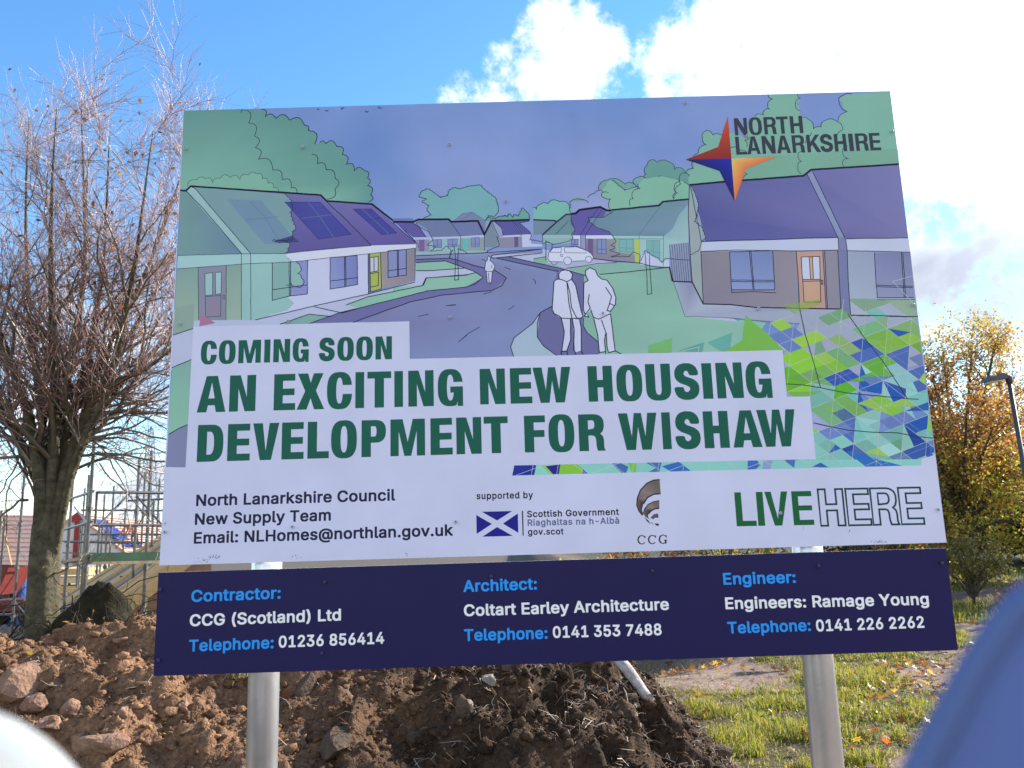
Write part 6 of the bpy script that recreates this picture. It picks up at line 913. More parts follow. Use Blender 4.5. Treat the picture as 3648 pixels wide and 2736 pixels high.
fibres('roots_and_straw', 16000, (-3.4, 2.3), (4.7, 8.0), 71, heap_h, lambda x, y, rs: (heap_raw(x, y) > -.01) & (rs.rand(len(x)) < .15+.85*sst(-1.6, .7, x)), .13, [(.17, .095, .05), (.26, .15, .08), (.36, .27, .18), (.42, .36, .28), (.11, .07, .045)])
fibres('dry_stalks', 9000, (.9, 6.5), (5.2, 12), 73, ground_h, lambda x, y, rs: (heap_raw(x, y) < .02) & (rs.rand(len(x)) < .7), .16, [(.24, .17, .10), (.42, .33, .20), (.16, .11, .07), (.34, .24, .13)])
# maple leaves on the ground
LEAF = np.array([(0, -.5, 0), (.12, -.18, .02), (.5, -.22, .10), (.30, .02, .03), (.52, .28, .12), (.20, .22, .03), (0, .58, .08), (-.20, .22, .03), (-.52, .28, .12), (-.30, .02, .03), (-.5, -.22, .10), (-.12, -.18, .02)])
LEAFS = np.array([(0, -.5, 0), (.3, -.1, .08), (.22, .25, .05), (0, .6, -.02), (-.22, .25, .05), (-.3, -.1, .08)])
M_LEAF = mat('autumn_leaf', attr=True, rough=.45, transl=.62, spec=.35, noise=.35, nscale=30)
def leaves(name, C, size, cols, seed, shape=LEAFS, flat=None, m=None):
    rs = np.random.RandomState(seed); n = len(C); q = rs.normal(size=(n, 4)); 
    if flat is not None:
        a_ = rs.uniform(0, 6.28, n); ax = np.stack([rs.normal(0, flat, n), rs.normal(0, flat, n)], 1); q = np.stack([np.cos(a_/2), ax[:, 0], ax[:, 1], np.sin(a_/2)], 1)
    q /= np.linalg.norm(q, axis=1)[:, None]; w, x, y, z = q.T
    Rm = np.stack([1-2*(y*y+z*z), 2*(x*y-z*w), 2*(x*z+y*w), 2*(x*y+z*w), 1-2*(x*x+z*z), 2*(y*z-x*w), 2*(x*z-y*w), 2*(y*z+x*w), 1-2*(x*x+y*y)], 1).reshape(n, 3, 3)
    sh = shape[None]*np.stack([rs.uniform(.7, 1.1, n), rs.uniform(.8, 1.1, n), rs.uniform(-2.2, 2.4, n)], 1)[:, None, :]
    V = np.einsum('nij,nkj->nki', Rm, sh)*size[:, None, None]+C[:, None, :]; k = len(shape)
    F = (np.arange(n)*k)[:, None]+np.arange(k)[None]
    return newobj(name, V.reshape(-1, 3), F, m or M_LEAF, vcol=np.repeat(rgba(cols), k, 0))
def pick(rs, cols, n, lo=.65, hi=1.25): return np.array(cols)[rs.randint(0, len(cols), n)]*rs.uniform(lo, hi, (n, 1))
tag(leaves('low_weeds', WEEDS[0], WEEDS[1], pick(np.random.RandomState(68), [(.05, .10, .015), (.10, .16, .02), (.22, .26, .03), (.03, .06, .012)], len(WEEDS[0])), 69, LEAFS, flat=.4), kind='stuff')
AUT = [(.50, .21, .025), (.42, .11, .018), (.55, .32, .04), (.24, .09, .03), (.20, .10, .05), (.48, .36, .05), (.32, .24, .16)]
x, y, z, rs = surf_points(5200, 81, (.7, 7.5), (5.3, 14), ground_h); k = (heap_raw(x, y) < .06) & (rs.rand(len(x)) < .08+1.0*sst(.48, .62, fbm(x*1.3, y*1.3, 0, 3, 82))); x, y, z = x[k], y[k], z[k]
tag(leaves('fallen_leaves', np.stack([x, y, z+.03+.03*rs.rand(len(x))], 1), rs.uniform(.045, .095, len(x)), pick(rs, AUT, len(x)), 83, LEAF, flat=.22), kind='stuff')
x, y, z, rs = surf_points(260, 84, (-5.5, 1.8), (4.8, 7.5), heap_h)
tag(leaves('leaves_on_heap', np.stack([x, y, z+.02], 1), rs.uniform(.03, .06, len(x)), pick(rs, AUT, len(x)), 85, LEAF, flat=.3), kind='stuff')
# the tuft of dry grass beside the left post
def tuft(name, c, n, h, cols, seed, label, cat='grass tuft'):
    rs = np.random.RandomState(seed); x = rs.normal(0, .03, n); y = rs.normal(0, .03, n); c = Vector(c)
    o = blades(name, x, y, x*0, h*rs.uniform(.5, 1.1, n), rs.uniform(.0012, .0026, n), rs.uniform(.3, 1.5, n), pick(rs, cols, n), seed+1, M_BLADE, curl=.45)
    o.location = c; return tag(o, label, cat)
q = P2(505, 1640, 5.55); q.z = float(heap_h(np.array([q.x]), np.array([q.y]))[0])
tuft('grass_tuft', q, 260, .19, [(.46, .40, .20), (.55, .48, .28), (.30, .30, .10)], 91, 'tuft of straw coloured grass at the foot of the left post')
# the pale pole lying down the right flank of the heap
def surf_hit(px, py):
    "where a sight line meets the heap or the ground"
    d = ray(px*K, py*K); t = 3.8/d.y
    while t*d.y < 12:
        p = EYE+d*t
        if p.z < max(float(heap_h(np.array([p.x]), np.array([p.y]))[0]), float(ground_h(np.array([p.x]), np.array([p.y]))[0])): return p
        t += .01/d.y
    return EYE+d*t
m = MB(); b_ = surf_hit(1406, 1522)+Vector((0, -.02, .03)); a_ = P2(1334, 1424, b_.y+.42)
pts = [a_.lerp(b_, t)+Vector((0, 0, .012*math.sin(t*5))) for t in np.linspace(-.5, 1, 14)]
m.tube(pts, [.046-.014*i/13 for i in range(14)], 12); pole = m.build('weathered_pole', mat('weathered_wood', (.52, .45, .40), rough=.8, base2=(.20, .16, .14), nscale=16, bump=.5, bscale=60), smooth=True)
rehome(pole, a_); tag(pole, 'pale weathered wooden pole lying down the right flank of the heap', 'pole')

# ================================================================== trees
def catmull(P, n):
    P = [np.array(p, float) for p in P]; Q = [2*P[0]-P[1]]+P+[2*P[-1]-P[-2]]; out = []
    for s in np.linspace(0, len(P)-1-1e-6, n):
        i = int(s); t = s-i; a, b, c, d = Q[i:i+4]
        out.append(.5*((2*b)+(-a+c)*t+(2*a-5*b+4*c-d)*t*t+(-a+3*b-3*c+d)*t**3))
    return np.array(out)
def tubes(P, R_, n):
    "many tubes at once: P (B,K,3), R_ (B,K)"
    B, K_ = P.shape[:2]; T = np.gradient(P, axis=1); T /= np.linalg.norm(T, axis=2, keepdims=True)+1e-9
    ref = np.zeros_like(T); ref[..., 0] = .31; ref[..., 1] = .87; ref[..., 2] = .38
    u = np.cross(T, ref); u /= np.linalg.norm(u, axis=2, keepdims=True)+1e-9; v = np.cross(T, u)
    a_ = np.arange(n)*2*math.pi/n
    V = P[:, :, None, :]+(u[:, :, None, :]*np.cos(a_)[None, None, :, None]+v[:, :, None, :]*np.sin(a_)[None, None, :, None])*R_[:, :, None, None]
    b = (np.arange(B)*K_*n)[:, None, None]; i = (np.arange(K_-1)*n)[None, :, None]; k = np.arange(n)[None, None, :]; k2 = (k+1) % n
    F = np.stack([b+i+k, b+i+k2, b+i+n+k2, b+i+n+k], -1).reshape(-1, 4)
    return V.reshape(-1, 3), F
class Wood:
    def __init__(s): s.V = []; s.F = []; s.n = 0; s.C = []
    def add(s, P, R_, n, col):
        V, F = tubes(P, R_, n); s.V.append(V); s.F.append(F+s.n); s.n += len(V); c = np.empty((len(V), 4)); c[:] = (*col, 1); s.C.append(c)
    def build(s, name, m, parent):
        return newobj(name, np.concatenate(s.V), np.concatenate(s.F), m, parent, smooth=True, vcol=np.concatenate(s.C))
TWIG_MIN = .0030
def sprout(P, R_, per, length, rs, ang=(.5, 1.0), up=.35, K_=6, t0=.2, wig=.05, rr=.6, lfall=.5, droop=0.0):
    "branches growing off the branches P (B,K,3)"
    B, Kp = P.shape[:2]; N = B*per; bi = np.repeat(np.arange(B), per); t = t0+(1-t0)*((np.tile(np.arange(per), B)+rs.rand(N))/per); f = t*(Kp-1); i = np.minimum(f.astype(int), Kp-2); w = (f-i)[:, None]
    o = P[bi, i]*(1-w)+P[bi, i+1]*w; d = P[bi, i+1]-P[bi, i]; d /= np.linalg.norm(d, axis=1, keepdims=True)+1e-9; r0 = R_[bi, i]*(1-w[:, 0])+R_[bi, i+1]*w[:, 0]
    q = rs.normal(size=(N, 3)); q -= d*(q*d).sum(1, keepdims=True); q /= np.linalg.norm(q, axis=1, keepdims=True)+1e-9
    an = rs.uniform(*ang, N)[:, None]; dd = d*np.cos(an)+q*np.sin(an); dd[:, 2] += up*rs.uniform(.4, 1.4, N); dd /= np.linalg.norm(dd, axis=1, keepdims=True)
    L = length*rs.uniform(.55, 1.25, N)*(1-lfall*t); pts = [o]; cur = o; g = dd
    for k in range(1, K_):
        g = g+rs.normal(0, wig*3, (N, 3)); g[:, 2] += up*.10-droop; g = g/np.linalg.norm(g, axis=1, keepdims=True); cur = cur+g*(L/(K_-1))[:, None]; pts.append(cur)
    Pn = np.stack(pts, 1); taper = np.linspace(1, .35, K_)[None]; Rn = np.clip(r0*rr, TWIG_MIN, None)[:, None]*taper
    return Pn, Rn
M_BARK = mat('bark', attr=True, rough=.85, noise=.62, nscale=11, spec=.25, bump=.8, bscale=24)
M_TWIG = mat('twig_bark', attr=True, rough=.36, noise=.35, nscale=12, spec=.75)
def limbs_px(rows, Y0, n=10):
    Ps, Rs = [], []
    for pts, dy, ra, rb in rows:
        w = [np.array(P2(x, y, Y0+dy*i/(len(pts)-1))) for i, (x, y) in enumerate(pts)]
        Ps.append(catmull(w, n)); Rs.append(rb+(ra-rb)*np.linspace(1, 0, n)**.85)
    return np.array(Ps), np.array(Rs)

# ------------------------------------------------------------------ the bare tree on the left
rs = np.random.RandomState(101); TY = 9.0
tree = empty('bare_tree', P2(88, 1470, TY)); tag(tree, 'nearly leafless multi-stemmed tree on the left with a mass of upright twigs', 'tree')
tree_inv = -np.array(tree.location)
tr = Wood(); tp = catmull([P2(84, 1520, TY), P2(88, 1435, TY), P2(91, 1330, TY), P2(96, 1220, TY), P2(102, 1130, TY), P2(112, 1050, TY), P2(118, 985, TY)], 30)
tR = np.interp(np.linspace(0, 1, 30), [0, .12, .25, .5, .65, .8, 1], [.24, .195, .165, .152, .145, .10, .04])
n_ = 22; Vt, Ft = tubes(tp[None], tR[None], n_)
ang_ = np.tile(np.arange(n_)*2*math.pi/n_, 30); hz = np.repeat(np.arange(30), n_)
bump_ = 1+.10*(fbm(np.cos(ang_)*1.6+4, np.sin(ang_)*1.6+4, hz*.16, 3, 5)-.5)*2+.05*np.sin(ang_*5+hz*.12)
ctr = np.repeat(tp, n_, 0); Vt = ctr+(Vt-ctr)*bump_[:, None]
rows = [([(88, 1075), (76, 970), (58, 880), (28, 790), (-8, 700), (-30, 560), (-45, 400)], -.5, .085, .005), ([(98, 1070), (94, 950), (84, 850), (70, 740), (60, 620), (55, 480), (62, 330)], .5, .075, .005),
        ([(110, 1075), (117, 940), (118, 830), (113, 720), (110, 600), (110, 470), (122, 310)], -.3, .085, .005), ([(126, 1060), (140, 960), (166, 860), (192, 760), (214, 640), (228, 520), (236, 370)], .3, .08, .005),
        ([(136, 1050), (165, 950), (202, 868), (246, 790), (264, 700), (288, 600), (306, 490), (330, 360)], -.2, .088, .005), ([(146, 1045), (185, 945), (232, 860), (290, 800), (350, 740), (420, 650), (480, 540)], .4, .07, .005),
        ([(150, 1030), (176, 960), (205, 900), (240, 840), (275, 815), (330, 790), (410, 740), (500, 700)], -.6, .045, .005), ([(118, 1060), (130, 930), (150, 800), (175, 660), (185, 520), (180, 400), (175, 290)], .9, .07, .005),
        ([(82, 1015), (50, 960), (15, 915), (-40, 860), (-120, 800), (-200, 700)], .4, .06, .005), ([(84, 1080), (40, 960), (-20, 820), (-90, 660), (-140, 480)], .9, .06, .005),
        ([(140, 1030), (200, 900), (260, 760), (330, 640), (400, 520), (450, 400)], .9, .05, .005), ([(130, 1060), (180, 900), (240, 740), (310, 600), (370, 470), (430, 330)], .6, .055, .005)]
rows = [([(100+(p[0][0]-112)*.35, 1215), (103+(p[0][0]-112)*.7, 1140)]+p[:-2]+[(p[-2][0], p[-2][1]-25), (p[-1][0], p[-1][1]-75)], dy, ra*.98, rb) for p, dy, ra, rb in rows]
LP, LR = limbs_px(rows, TY, 13)
thin = [([(208, 935), (250, 924), (300, 930), (360, 955), (420, 1000)], 0, .016, .007), ([(205, 950), (255, 945), (310, 965), (372, 995)], .2, .016, .007), ([(160, 985), (210, 978), (270, 985), (350, 994), (420, 1004)], -.1, .018, .008), ([(78, 985), (50, 905), (20, 915), (-10, 960), (-30, 1010)], -.2, .02, .006), ([(62, 1080), (40, 1090), (10, 1120), (-20, 1140)], -.2, .018, .008), ([(60, 945), (40, 1000), (25, 1050), (0, 1100)], -.3, .012, .005), ([(190, 1010), (225, 985), (290, 1010), (340, 1050), (400, 1060)], .2, .014, .005), ([(230, 880), (280, 868), (330, 880), (380, 900), (430, 890)], .1, .014, .005), ([(215, 910), (270, 895), (330, 915), (390, 950), (430, 960)], -.3, .012, .005), ([(200, 950), (240, 1000), (270, 1060), (280, 1120), (285, 1170)], -.2, .010, .004), ([(60, 1000), (30, 1040), (20, 1110), (15, 1180)], .1, .010, .004), ([(215, 1000), (250, 1040), (290, 1080), (330, 1130), (380, 1190)], .1, .010, .004), ([(100, 1240), (140, 1220), (175, 1205), (215, 1180)], -.3, .010, .004)]
TP, TRr = limbs_px(thin, TY); TP[:, 1:] += np.cumsum(rs.normal(0, .016, TP[:, 1:].shape), axis=1)
BK_ = (.082, .072, .042); TW = (.30, .165, .135)
tr.V.append(Vt); tr.F.append(Ft); tr.n = len(Vt); c = np.empty((len(Vt), 4)); c[:] = (*BK_, 1); tr.C.append(c); tr.add(LP, LR, 10, BK_)
trunk = tr.build('trunk', M_BARK, tree); trunk.data.transform(Matrix.Translation(Vector(tree_inv)))
cw = Wood(); cw.add(TP, TRr, 6, (.12, .10, .07))
l1, r1_ = sprout(LP, LR, 17, 1.7, rs, (.55, 1.2), .22, 7, .30, .055, .52, .40); cw.add(l1, r1_, 5, (.10, .08, .05))
l2, r2_ = sprout(l1, r1_, 5, .95, rs, (.5, 1.1), .26, 6, .2, .06, .52, .35); cw.add(l2, r2_, 4, (.13, .085, .058))
l3, r3_ = sprout(l2, np.clip(r2_, .0050, None), 8, .52, rs, (.4, .95), .34, 5, .12, .05, .62, .25); cw.add(l3, r3_, 3, TW)
l3b, r3b = sprout(l1, np.clip(r1_, .006, None), 8, .6, rs, (.5, 1.1), .32, 5, .1, .05, .4, .2); cw.add(l3b, r3b, 3, TW)
l4, r4_ = sprout(TP, TRr, 9, .5, rs, (.5, 1.2), .0, 5, .1, .08, .4, .2, droop=.04); cw.add(l4, r4_, 3, (.16, .125, .09))
l5, r5_ = sprout(l4, r4_, 3, .24, rs, (.5, 1.2), .0, 4, .1, .08, .6, .2); cw.add(l5, r5_, 3, (.18, .14, .10))
crown = cw.build('twigs', M_TWIG, tree); crown.data.transform(Matrix.Translation(Vector(tree_inv)))
ends = np.concatenate([l3[:, 3], l3b[:, 4]]); ends = ends[rs.rand(len(ends)) < .065]
lv = leaves('clinging_leaves', ends, rs.uniform(.035, .085, len(ends)), pick(rs, [(.22, .09, .03), (.14, .06, .03), (.45, .22, .03), (.50, .16, .03), (.08, .05, .03)], len(ends)), 103, LEAFS, m=M_LEAF); lv.parent = tree; lv.data.transform(Matrix.Translation(Vector(tree_inv)))

# ------------------------------------------------------------------ leafy trees and shrubs
def leafy(name, base, height, spread, seed, nleaf, lsize, colf, label, cat='tree', group=None, trunk_r=.16, fork=.28, nl=9, bark=(.10, .08, .06), lean=(0, 0), hole=.0, low=0):
    rs = np.random.RandomState(seed); base = np.array(base, float); root = empty(name, base); tag(root, label, cat, group)
    w = Wood(); h = height; top = np.array((lean[0], lean[1], h*fork)); tpts = catmull([(0, 0, -.3), (lean[0]*.3, lean[1]*.3, h*fork*.5), top], 8); w.add(tpts[None], np.linspace(trunk_r*1.2, trunk_r*.8, 8)[None], 10, bark)
    Ls = []
    for i in range(nl):
        a_ = i*2.4+rs.uniform(-.4, .4); e = rs.uniform(.25, 1.0); q = np.array((math.cos(a_)*spread*e, math.sin(a_)*spread*e, h*(1-.5*e*e*rs.uniform(.7, 1.2)))); s0 = tpts[rs.randint(4, 8)]
        if i < low: e = rs.uniform(.6, 1.0); q = np.array((math.cos(a_)*spread*e, math.sin(a_)*spread*e, h*rs.uniform(.10, .45)))
        Ls.append(catmull([s0, s0*.6+q*.4+np.array((0, 0, .06*h)), q*.75+s0*.25+np.array((0, 0, .03*h)), q], 8))
    Ls = np.array(Ls); Lr = np.tile(np.linspace(trunk_r*.55, trunk_r*.10, 8), (nl, 1)); w.add(Ls, Lr, 6, bark)
    a1, b1 = sprout(Ls, Lr, 9, spread*.55, rs, (.5, 1.1), .15, 6, .15, .05, .5, .4); w.add(a1, b1, 4, bark)
    a2, b2 = sprout(a1, b1, 5, spread*.30, rs, (.5, 1.1), .12, 4, .2, .06, .6, .3); w.add(a2, b2, 3, bark)
    w.build('trunk', M_BARK, root)
    pts = np.concatenate([a2.reshape(-1, 3), a1[:, 2:].reshape(-1, 3)]); idx = rs.randint(0, len(pts), nleaf); C_ = pts[idx]+rs.normal(0, spread*.045, (nleaf, 3))
    if hole: 
        g = fbm(C_[:, 0]*1.3/spread*2.2, C_[:, 1]*1.3/spread*2.2, C_[:, 2]*2.9/spread, 3, seed); C_ = C_[g > hole]
    C_ = C_[C_[:, 2] > .04*h]; col = colf(C_/np.array((spread, spread, h)), rs)
    lf = leaves('foliage', C_, lsize*rs.uniform(.6, 1.3, len(C_)), col, seed+1, LEAFS); lf.parent = root
    return root
def autumn_cols(u, rs):
    n = len(u); z = u[:, 2]+.10*rs.normal(size=n)
    top = pick(rs, [(.46, .38, .05), (.38, .36, .06), (.50, .30, .05), (.34, .24, .07)], n); mid = pick(rs, [(.46, .21, .05), (.38, .17, .06), (.50, .28, .06), (.26, .13, .06), (.52, .23, .04), (.40, .30, .11), (.34, .15, .06)], n); low = pick(rs, [(.58, .50, .06), (.40, .44, .06), (.60, .44, .06), (.58, .30, .05), (.34, .38, .06)], n)
    return np.where((z > .80)[:, None], top, np.where((z > .42)[:, None], mid, low))
def yellow_cols(u, rs): return pick(rs, [(.42, .34, .03), (.26, .28, .035), (.16, .20, .03), (.44, .22, .03), (.30, .17, .05), (.50, .42, .05)], len(u))
def olive_cols(u, rs): return pick(rs, [(.16, .18, .03), (.24, .24, .05), (.34, .30, .06), (.30, .22, .10), (.42, .36, .16)], len(u))
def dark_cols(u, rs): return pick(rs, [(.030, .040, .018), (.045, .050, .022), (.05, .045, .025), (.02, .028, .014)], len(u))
def ground_at(x, y): return (x, y, float(ground_h(np.array([x]), np.array([y]))[0]))
def gp(px, Y):
    "ground point on the column px at depth Y"
    p = P2(px, 1150, Y); return ground_at(p.x, Y)
leafy('autumn_tree', gp(2085, 17.5), 6.45, 2.3, 201, 36000, .072, autumn_cols, 'rust and yellow autumn tree standing just right of the board', nl=22, low=8, trunk_r=.11, hole=.30, fork=.22, group='autumn trees on the right')
leafy('autumn_tree', gp(2265, 21), 5.6, 2.4, 211, 32000, .080, autumn_cols, 'orange autumn tree behind the lamp post at the right edge', nl=19, low=8, trunk_r=.14, hole=.30, group='autumn trees on the right')
leafy('shrub', gp(2085, 15.6), 1.15, .75, 221, 3800, .055, olive_cols, 'low olive green shrub in front of the rust coloured tree', 'shrub', trunk_r=.03, fork=.12, nl=12)
leafy('weed', gp(2180, 12.6), .62, .30, 231, 420, .035, lambda u, rs: pick(rs, [(.34, .12, .04), (.42, .20, .06), (.24, .08, .04)], len(u)), 'reddish dead weed standing in the bare soil at the right', 'weed', trunk_r=.010, fork=.2, nl=7, bark=(.22, .09, .05))
# hedge plants seen in the slot between the two panels and beside the board
for i, (px, Y, h, sp, f, lb) in enumerate(((1010, 14.5, 2.2, 1.0, yellow_cols, 'yellow leaved shrub behind the board, leftmost of the row'), (1180, 15.5, 2.4, 1.1, yellow_cols, 'yellowing shrub behind the board near its middle'), (1370, 15, 2.3, 1.1, autumn_cols, 'orange leaved shrub behind the saltire'),
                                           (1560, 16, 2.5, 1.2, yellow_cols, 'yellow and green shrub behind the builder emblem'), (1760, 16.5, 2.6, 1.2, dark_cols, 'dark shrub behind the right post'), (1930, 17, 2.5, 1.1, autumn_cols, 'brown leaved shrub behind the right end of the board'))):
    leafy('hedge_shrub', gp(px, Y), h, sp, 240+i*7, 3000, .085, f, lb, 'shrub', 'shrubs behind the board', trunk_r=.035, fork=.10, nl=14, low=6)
# shaded wood behind on the right
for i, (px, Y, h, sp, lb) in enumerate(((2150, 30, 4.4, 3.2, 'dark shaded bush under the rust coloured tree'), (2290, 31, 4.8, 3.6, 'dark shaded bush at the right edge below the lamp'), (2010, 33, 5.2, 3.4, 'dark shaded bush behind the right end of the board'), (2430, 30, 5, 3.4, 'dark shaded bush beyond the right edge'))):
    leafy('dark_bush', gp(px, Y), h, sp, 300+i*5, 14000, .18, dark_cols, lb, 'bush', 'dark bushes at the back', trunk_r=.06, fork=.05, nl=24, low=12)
# brambles in the shade under the bare tree
def bramble(px, Y, n, L, seed, label):
    rs = np.random.RandomState(seed); b = np.array(gp(px, Y)); b[2] = max(b[2], 0)-.02; root = empty('bramble', b); tag(root, label, 'bramble', 'bare brambles under the tree')
    w = Wood(); P = []
    for i in range(n):
        a_ = rs.uniform(0, 6.28); e = rs.uniform(.4, 1)*L; s0 = rs.normal(0, .12, 3)*[1, 1, 0]; P.append(catmull([s0, s0+[math.cos(a_)*e*.3, math.sin(a_)*e*.2, e*.75], s0+[math.cos(a_)*e*.75, math.sin(a_)*e*.4, e*rs.uniform(.6, 1.0)], s0+[math.cos(a_)*e*1.2, math.sin(a_)*e*.6, e*rs.uniform(.1, .7)]], 9))
    P = np.array(P); Rr = np.tile(np.linspace(.0085, .003, 9), (n, 1)); w.add(P, Rr, 4, (.05, .038, .026)); a1, b1 = sprout(P, Rr, 5, L*.35, rs, (.5, 1.3), .1, 5, .2, .1, .7, .3); w.add(a1, b1, 3, (.05, .038, .026)); w.build('stems', M_BARK, root)
    pts = a1[:, -1]; pts = pts[rs.rand(len(pts)) < .35]; lf = leaves('leaves', pts, rs.uniform(.03, .06, len(pts)), pick(rs, [(.06, .07, .025), (.12, .07, .03), (.20, .15, .03)], len(pts)), seed+1); lf.parent = root
for a_ in ((170, 9.3, 34, 1.35, 401, 'bare bramble stems just right of the tree trunk'), (290, 9.0, 34, 1.25, 402, 'bare bramble stems by the left edge of the navy panel'), (35, 9.3, 26, 1.1, 403, 'bare bramble stems left of the tree trunk'), (235, 8.7, 30, 1.15, 404, 'bare bramble stems between the trunk and the board')):
    bramble(*a_)
# dark mound of leaf mould in the shade at the foot of the tree
bx = np.linspace(-7.4, -2.6, 120); by = np.linspace(7.7, 10.6, 80)
def bank_h(x, y):
    c1 = P2(215, 1345, 8.9); e = np.exp(-np.abs((x-c1.x-.05)/.78)**2.6-((y-8.9)/.55)**2)*(c1.z+.24); e2 = np.exp(-((y-8.9)/.8)**2)*.50*(1-sst(-3.6, -2.8, x))
    return np.maximum(e, e2)*(.62+.85*fbm(x*3, y*3, 0, 5, 44))-.06
M_MOULD = mat('leaf_mould', (.014, .012, .008), rough=.95, base2=(.034, .030, .016), nscale=16, bump=.9, bscale=50, spec=.1)
tag(grid_obj('earth_bank', bx, by, bank_h, M_MOULD), 'dark mossy bank of leaf mould at the foot of the bare tree', 'earth bank')

# ================================================================== the building site
CROPS.update(U=(0, 1368, 2.4254), V=(0, 2052, 2.4254), R=(0, 1780, 3.6867))
def A3(c, x, y, Y): return at(*pix(c, x, y), Y)
M_TUBE = mat('scaffold_tube', (.15, .145, .14), rough=.33, metal=.35, base2=(.08, .08, .08), nscale=7, spec=.7)
M_GREEN = mat('green_toe_board', (.018, .085, .035), rough=.6, base2=(.016, .04, .022), nscale=6)
M_PLANK = mat('scaffold_plank', (.42, .34, .24), rough=.8, base2=(.26, .20, .14), nscale=12)
M_COUP = mat('scaffold_coupler', (.16, .15, .14), rough=.5, metal=.7)
def scaffold(label, poles, tubes_, name='scaffold', base=-2.7):
    root = empty(name, (poles[0][1].x, poles[0][1].y, base)); tag(root, label, 'scaffolding', 'scaffolds on the building site'); off = -Vector(root.location)
    for kind, p in poles:
        m = MB(); m.tube([Vector((p.x, p.y, base))+off, p+off], .0242, 10); m.build('standard', M_TUBE, root, smooth=False)
        for z in (p.z-.95, p.z-1.75, p.z-2.6):
            if z > base+.2:
                c = MB(); c.tube([Vector((p.x, p.y, z-.03))+off, Vector((p.x, p.y, z+.03))+off], .042, 8); c.build('coupler', M_COUP, root)
    for kind, a_, b_, r in tubes_:
        m = MB(); m.tube([a_+off, b_+off], r, 8); m.build(kind, M_TUBE, root)
    return root, off
pz = lambda c, x, y, Y: ('standard', A3(c, x, y, Y))
s1, off = scaffold('near scaffold with a green toe board between the tree trunk and the board', [pz('U', 815, 480, 11), pz('U', 1310, 575, 12.2), pz('U', 1205, 640, 14.2), pz('U', 650, 548, 14.5), pz('U', 770, 784, 15.5), pz('U', 930, 1180, 17), pz('U', 860, 1240, 18), pz('U', 1190, 1010, 17.5), pz('U', 1330, 1000, 16.5), pz('U', 600, 1160, 17.5), pz('U', 700, 1180, 18.5), pz('U', 985, 880, 19), pz('U', 1255, 760, 19), pz('U', 1085, 1080, 21), pz('U', 905, 960, 21), pz('U', 735, 900, 21), pz('U', 1380, 820, 20)],
    [('ledger', A3('U', 842, 935, 11.05), A3('U', 1900, 945, 12.6), .022), ('ledger', A3('U', 795, 1218, 11.05), A3('U', 1900, 1222, 12.6), .022), ('ledger', A3('U', 838, 930, 11.1), A3('U', 822, 1225, 11.1), .018), ('brace', A3('U', 850, 1225, 11.1), A3('U', 1125, 940, 11.6), .016), ('brace', A3('U', 1178, 965, 12.3), A3('U', 1420, 1240, 12.3), .016), ('transom', A3('U', 555, 1010, 15.5), A3('U', 800, 930, 11), .022), ('transom', A3('U', 520, 1270, 15.5), A3('U', 790, 1190, 11), .022), ('brace', A3('U', 640, 1060, 14.5), A3('U', 780, 1235, 11.2), .014), ('ledger', A3('U', 560, 1365, 17.5), A3('U', 1500, 1372, 17.5), .022), ('ledger', A3('U', 1090, 1010, 16.8), A3('U', 1600, 985, 16.8), .022), ('brace', A3('U', 1000, 1420, 17), A3('U', 1200, 1180, 17.4), .014), ('ledger', A3('U', 700, 1090, 19), A3('U', 1600, 1095, 19), .022), ('ledger', A3('U', 700, 1300, 19), A3('U', 1600, 1300, 19), .022), ('brace', A3('U', 1330, 1010, 16.6), A3('U', 1200, 1210, 16.8), .014)])
m = MB(); m.bar(A3('U', 770, 1498, 11.0)+off, A3('U', 1900, 1478, 12.5)+off, .035, .12); m.build('toe_board', M_GREEN, s1)
m = MB(); m.bar(A3('U', 540, 1540, 15.5)+off, A3('U', 775, 1505, 11.1)+off, .22, .045); m.build('plank', M_PLANK, s1)
m = MB(); m.bar(A3('U', 760, 1545, 11.3)+off, A3('U', 1900, 1525, 12.8)+off, .24, .045); m.build('plank', M_PLANK, s1)
scaffold('far scaffold left of the tree trunk in front of the red battened roof', [pz('U', 213, 760, 15), pz('U', 42, 1160, 20), pz('U', 14, 1090, 20), pz('U', -120, 900, 16)],
    [('ledger', A3('V', -80, 212, 15.5), A3('V', 215, 205, 15.2), .022), ('ledger', A3('V', -80, 335, 15.5), A3('V', 220, 328, 15.2), .022), ('brace', A3('V', 20, 330, 15.3), A3('V', 120, 215, 15.3), .014), ('brace', A3('V', 220, 330, 15.3), A3('V', 120, 215, 15.3), .014)])
# ---- the timber roof going up behind the board ---------------------------
M_TIM = mat('fresh_timber', (.66, .42, .17), rough=.6, base2=(.52, .31, .11), nscale=9)
M_TIM2 = mat('pale_timber', (.74, .53, .27), rough=.6, base2=(.62, .42, .20), nscale=9)
M_OSB = mat('wall_sheathing', (.42, .24, .13), rough=.8, base2=(.30, .17, .09), nscale=14)
M_MEMB = mat('grey_membrane', (.27, .24, .21), rough=.7, base2=(.20, .18, .16), nscale=6)
roof_a, roof_b = A3('R', 900, 1840, 13.0), A3('R', 2700, 500, 14.2); roof_d, roof_c = A3('R', 330, 1570, 16.5), A3('R', 2700, 130, 18.2)
tb = empty('timber_house', (roof_b.x, roof_b.y, -2.6)); tag(tb, 'half built timber house with a bare yellow board roof behind the scaffold', 'house'); off = -Vector(tb.location)
def quad_(u, v): return (roof_a*(1-u)+roof_b*u)*(1-v)+(roof_d*(1-u)+roof_c*u)*v
m = MB(); n_ = 17; rr = random.Random(3)
nrm = (roof_b-roof_a).cross(roof_d-roof_a).normalized(); nrm = nrm if nrm.z > 0 else -nrm
m2 = MB()
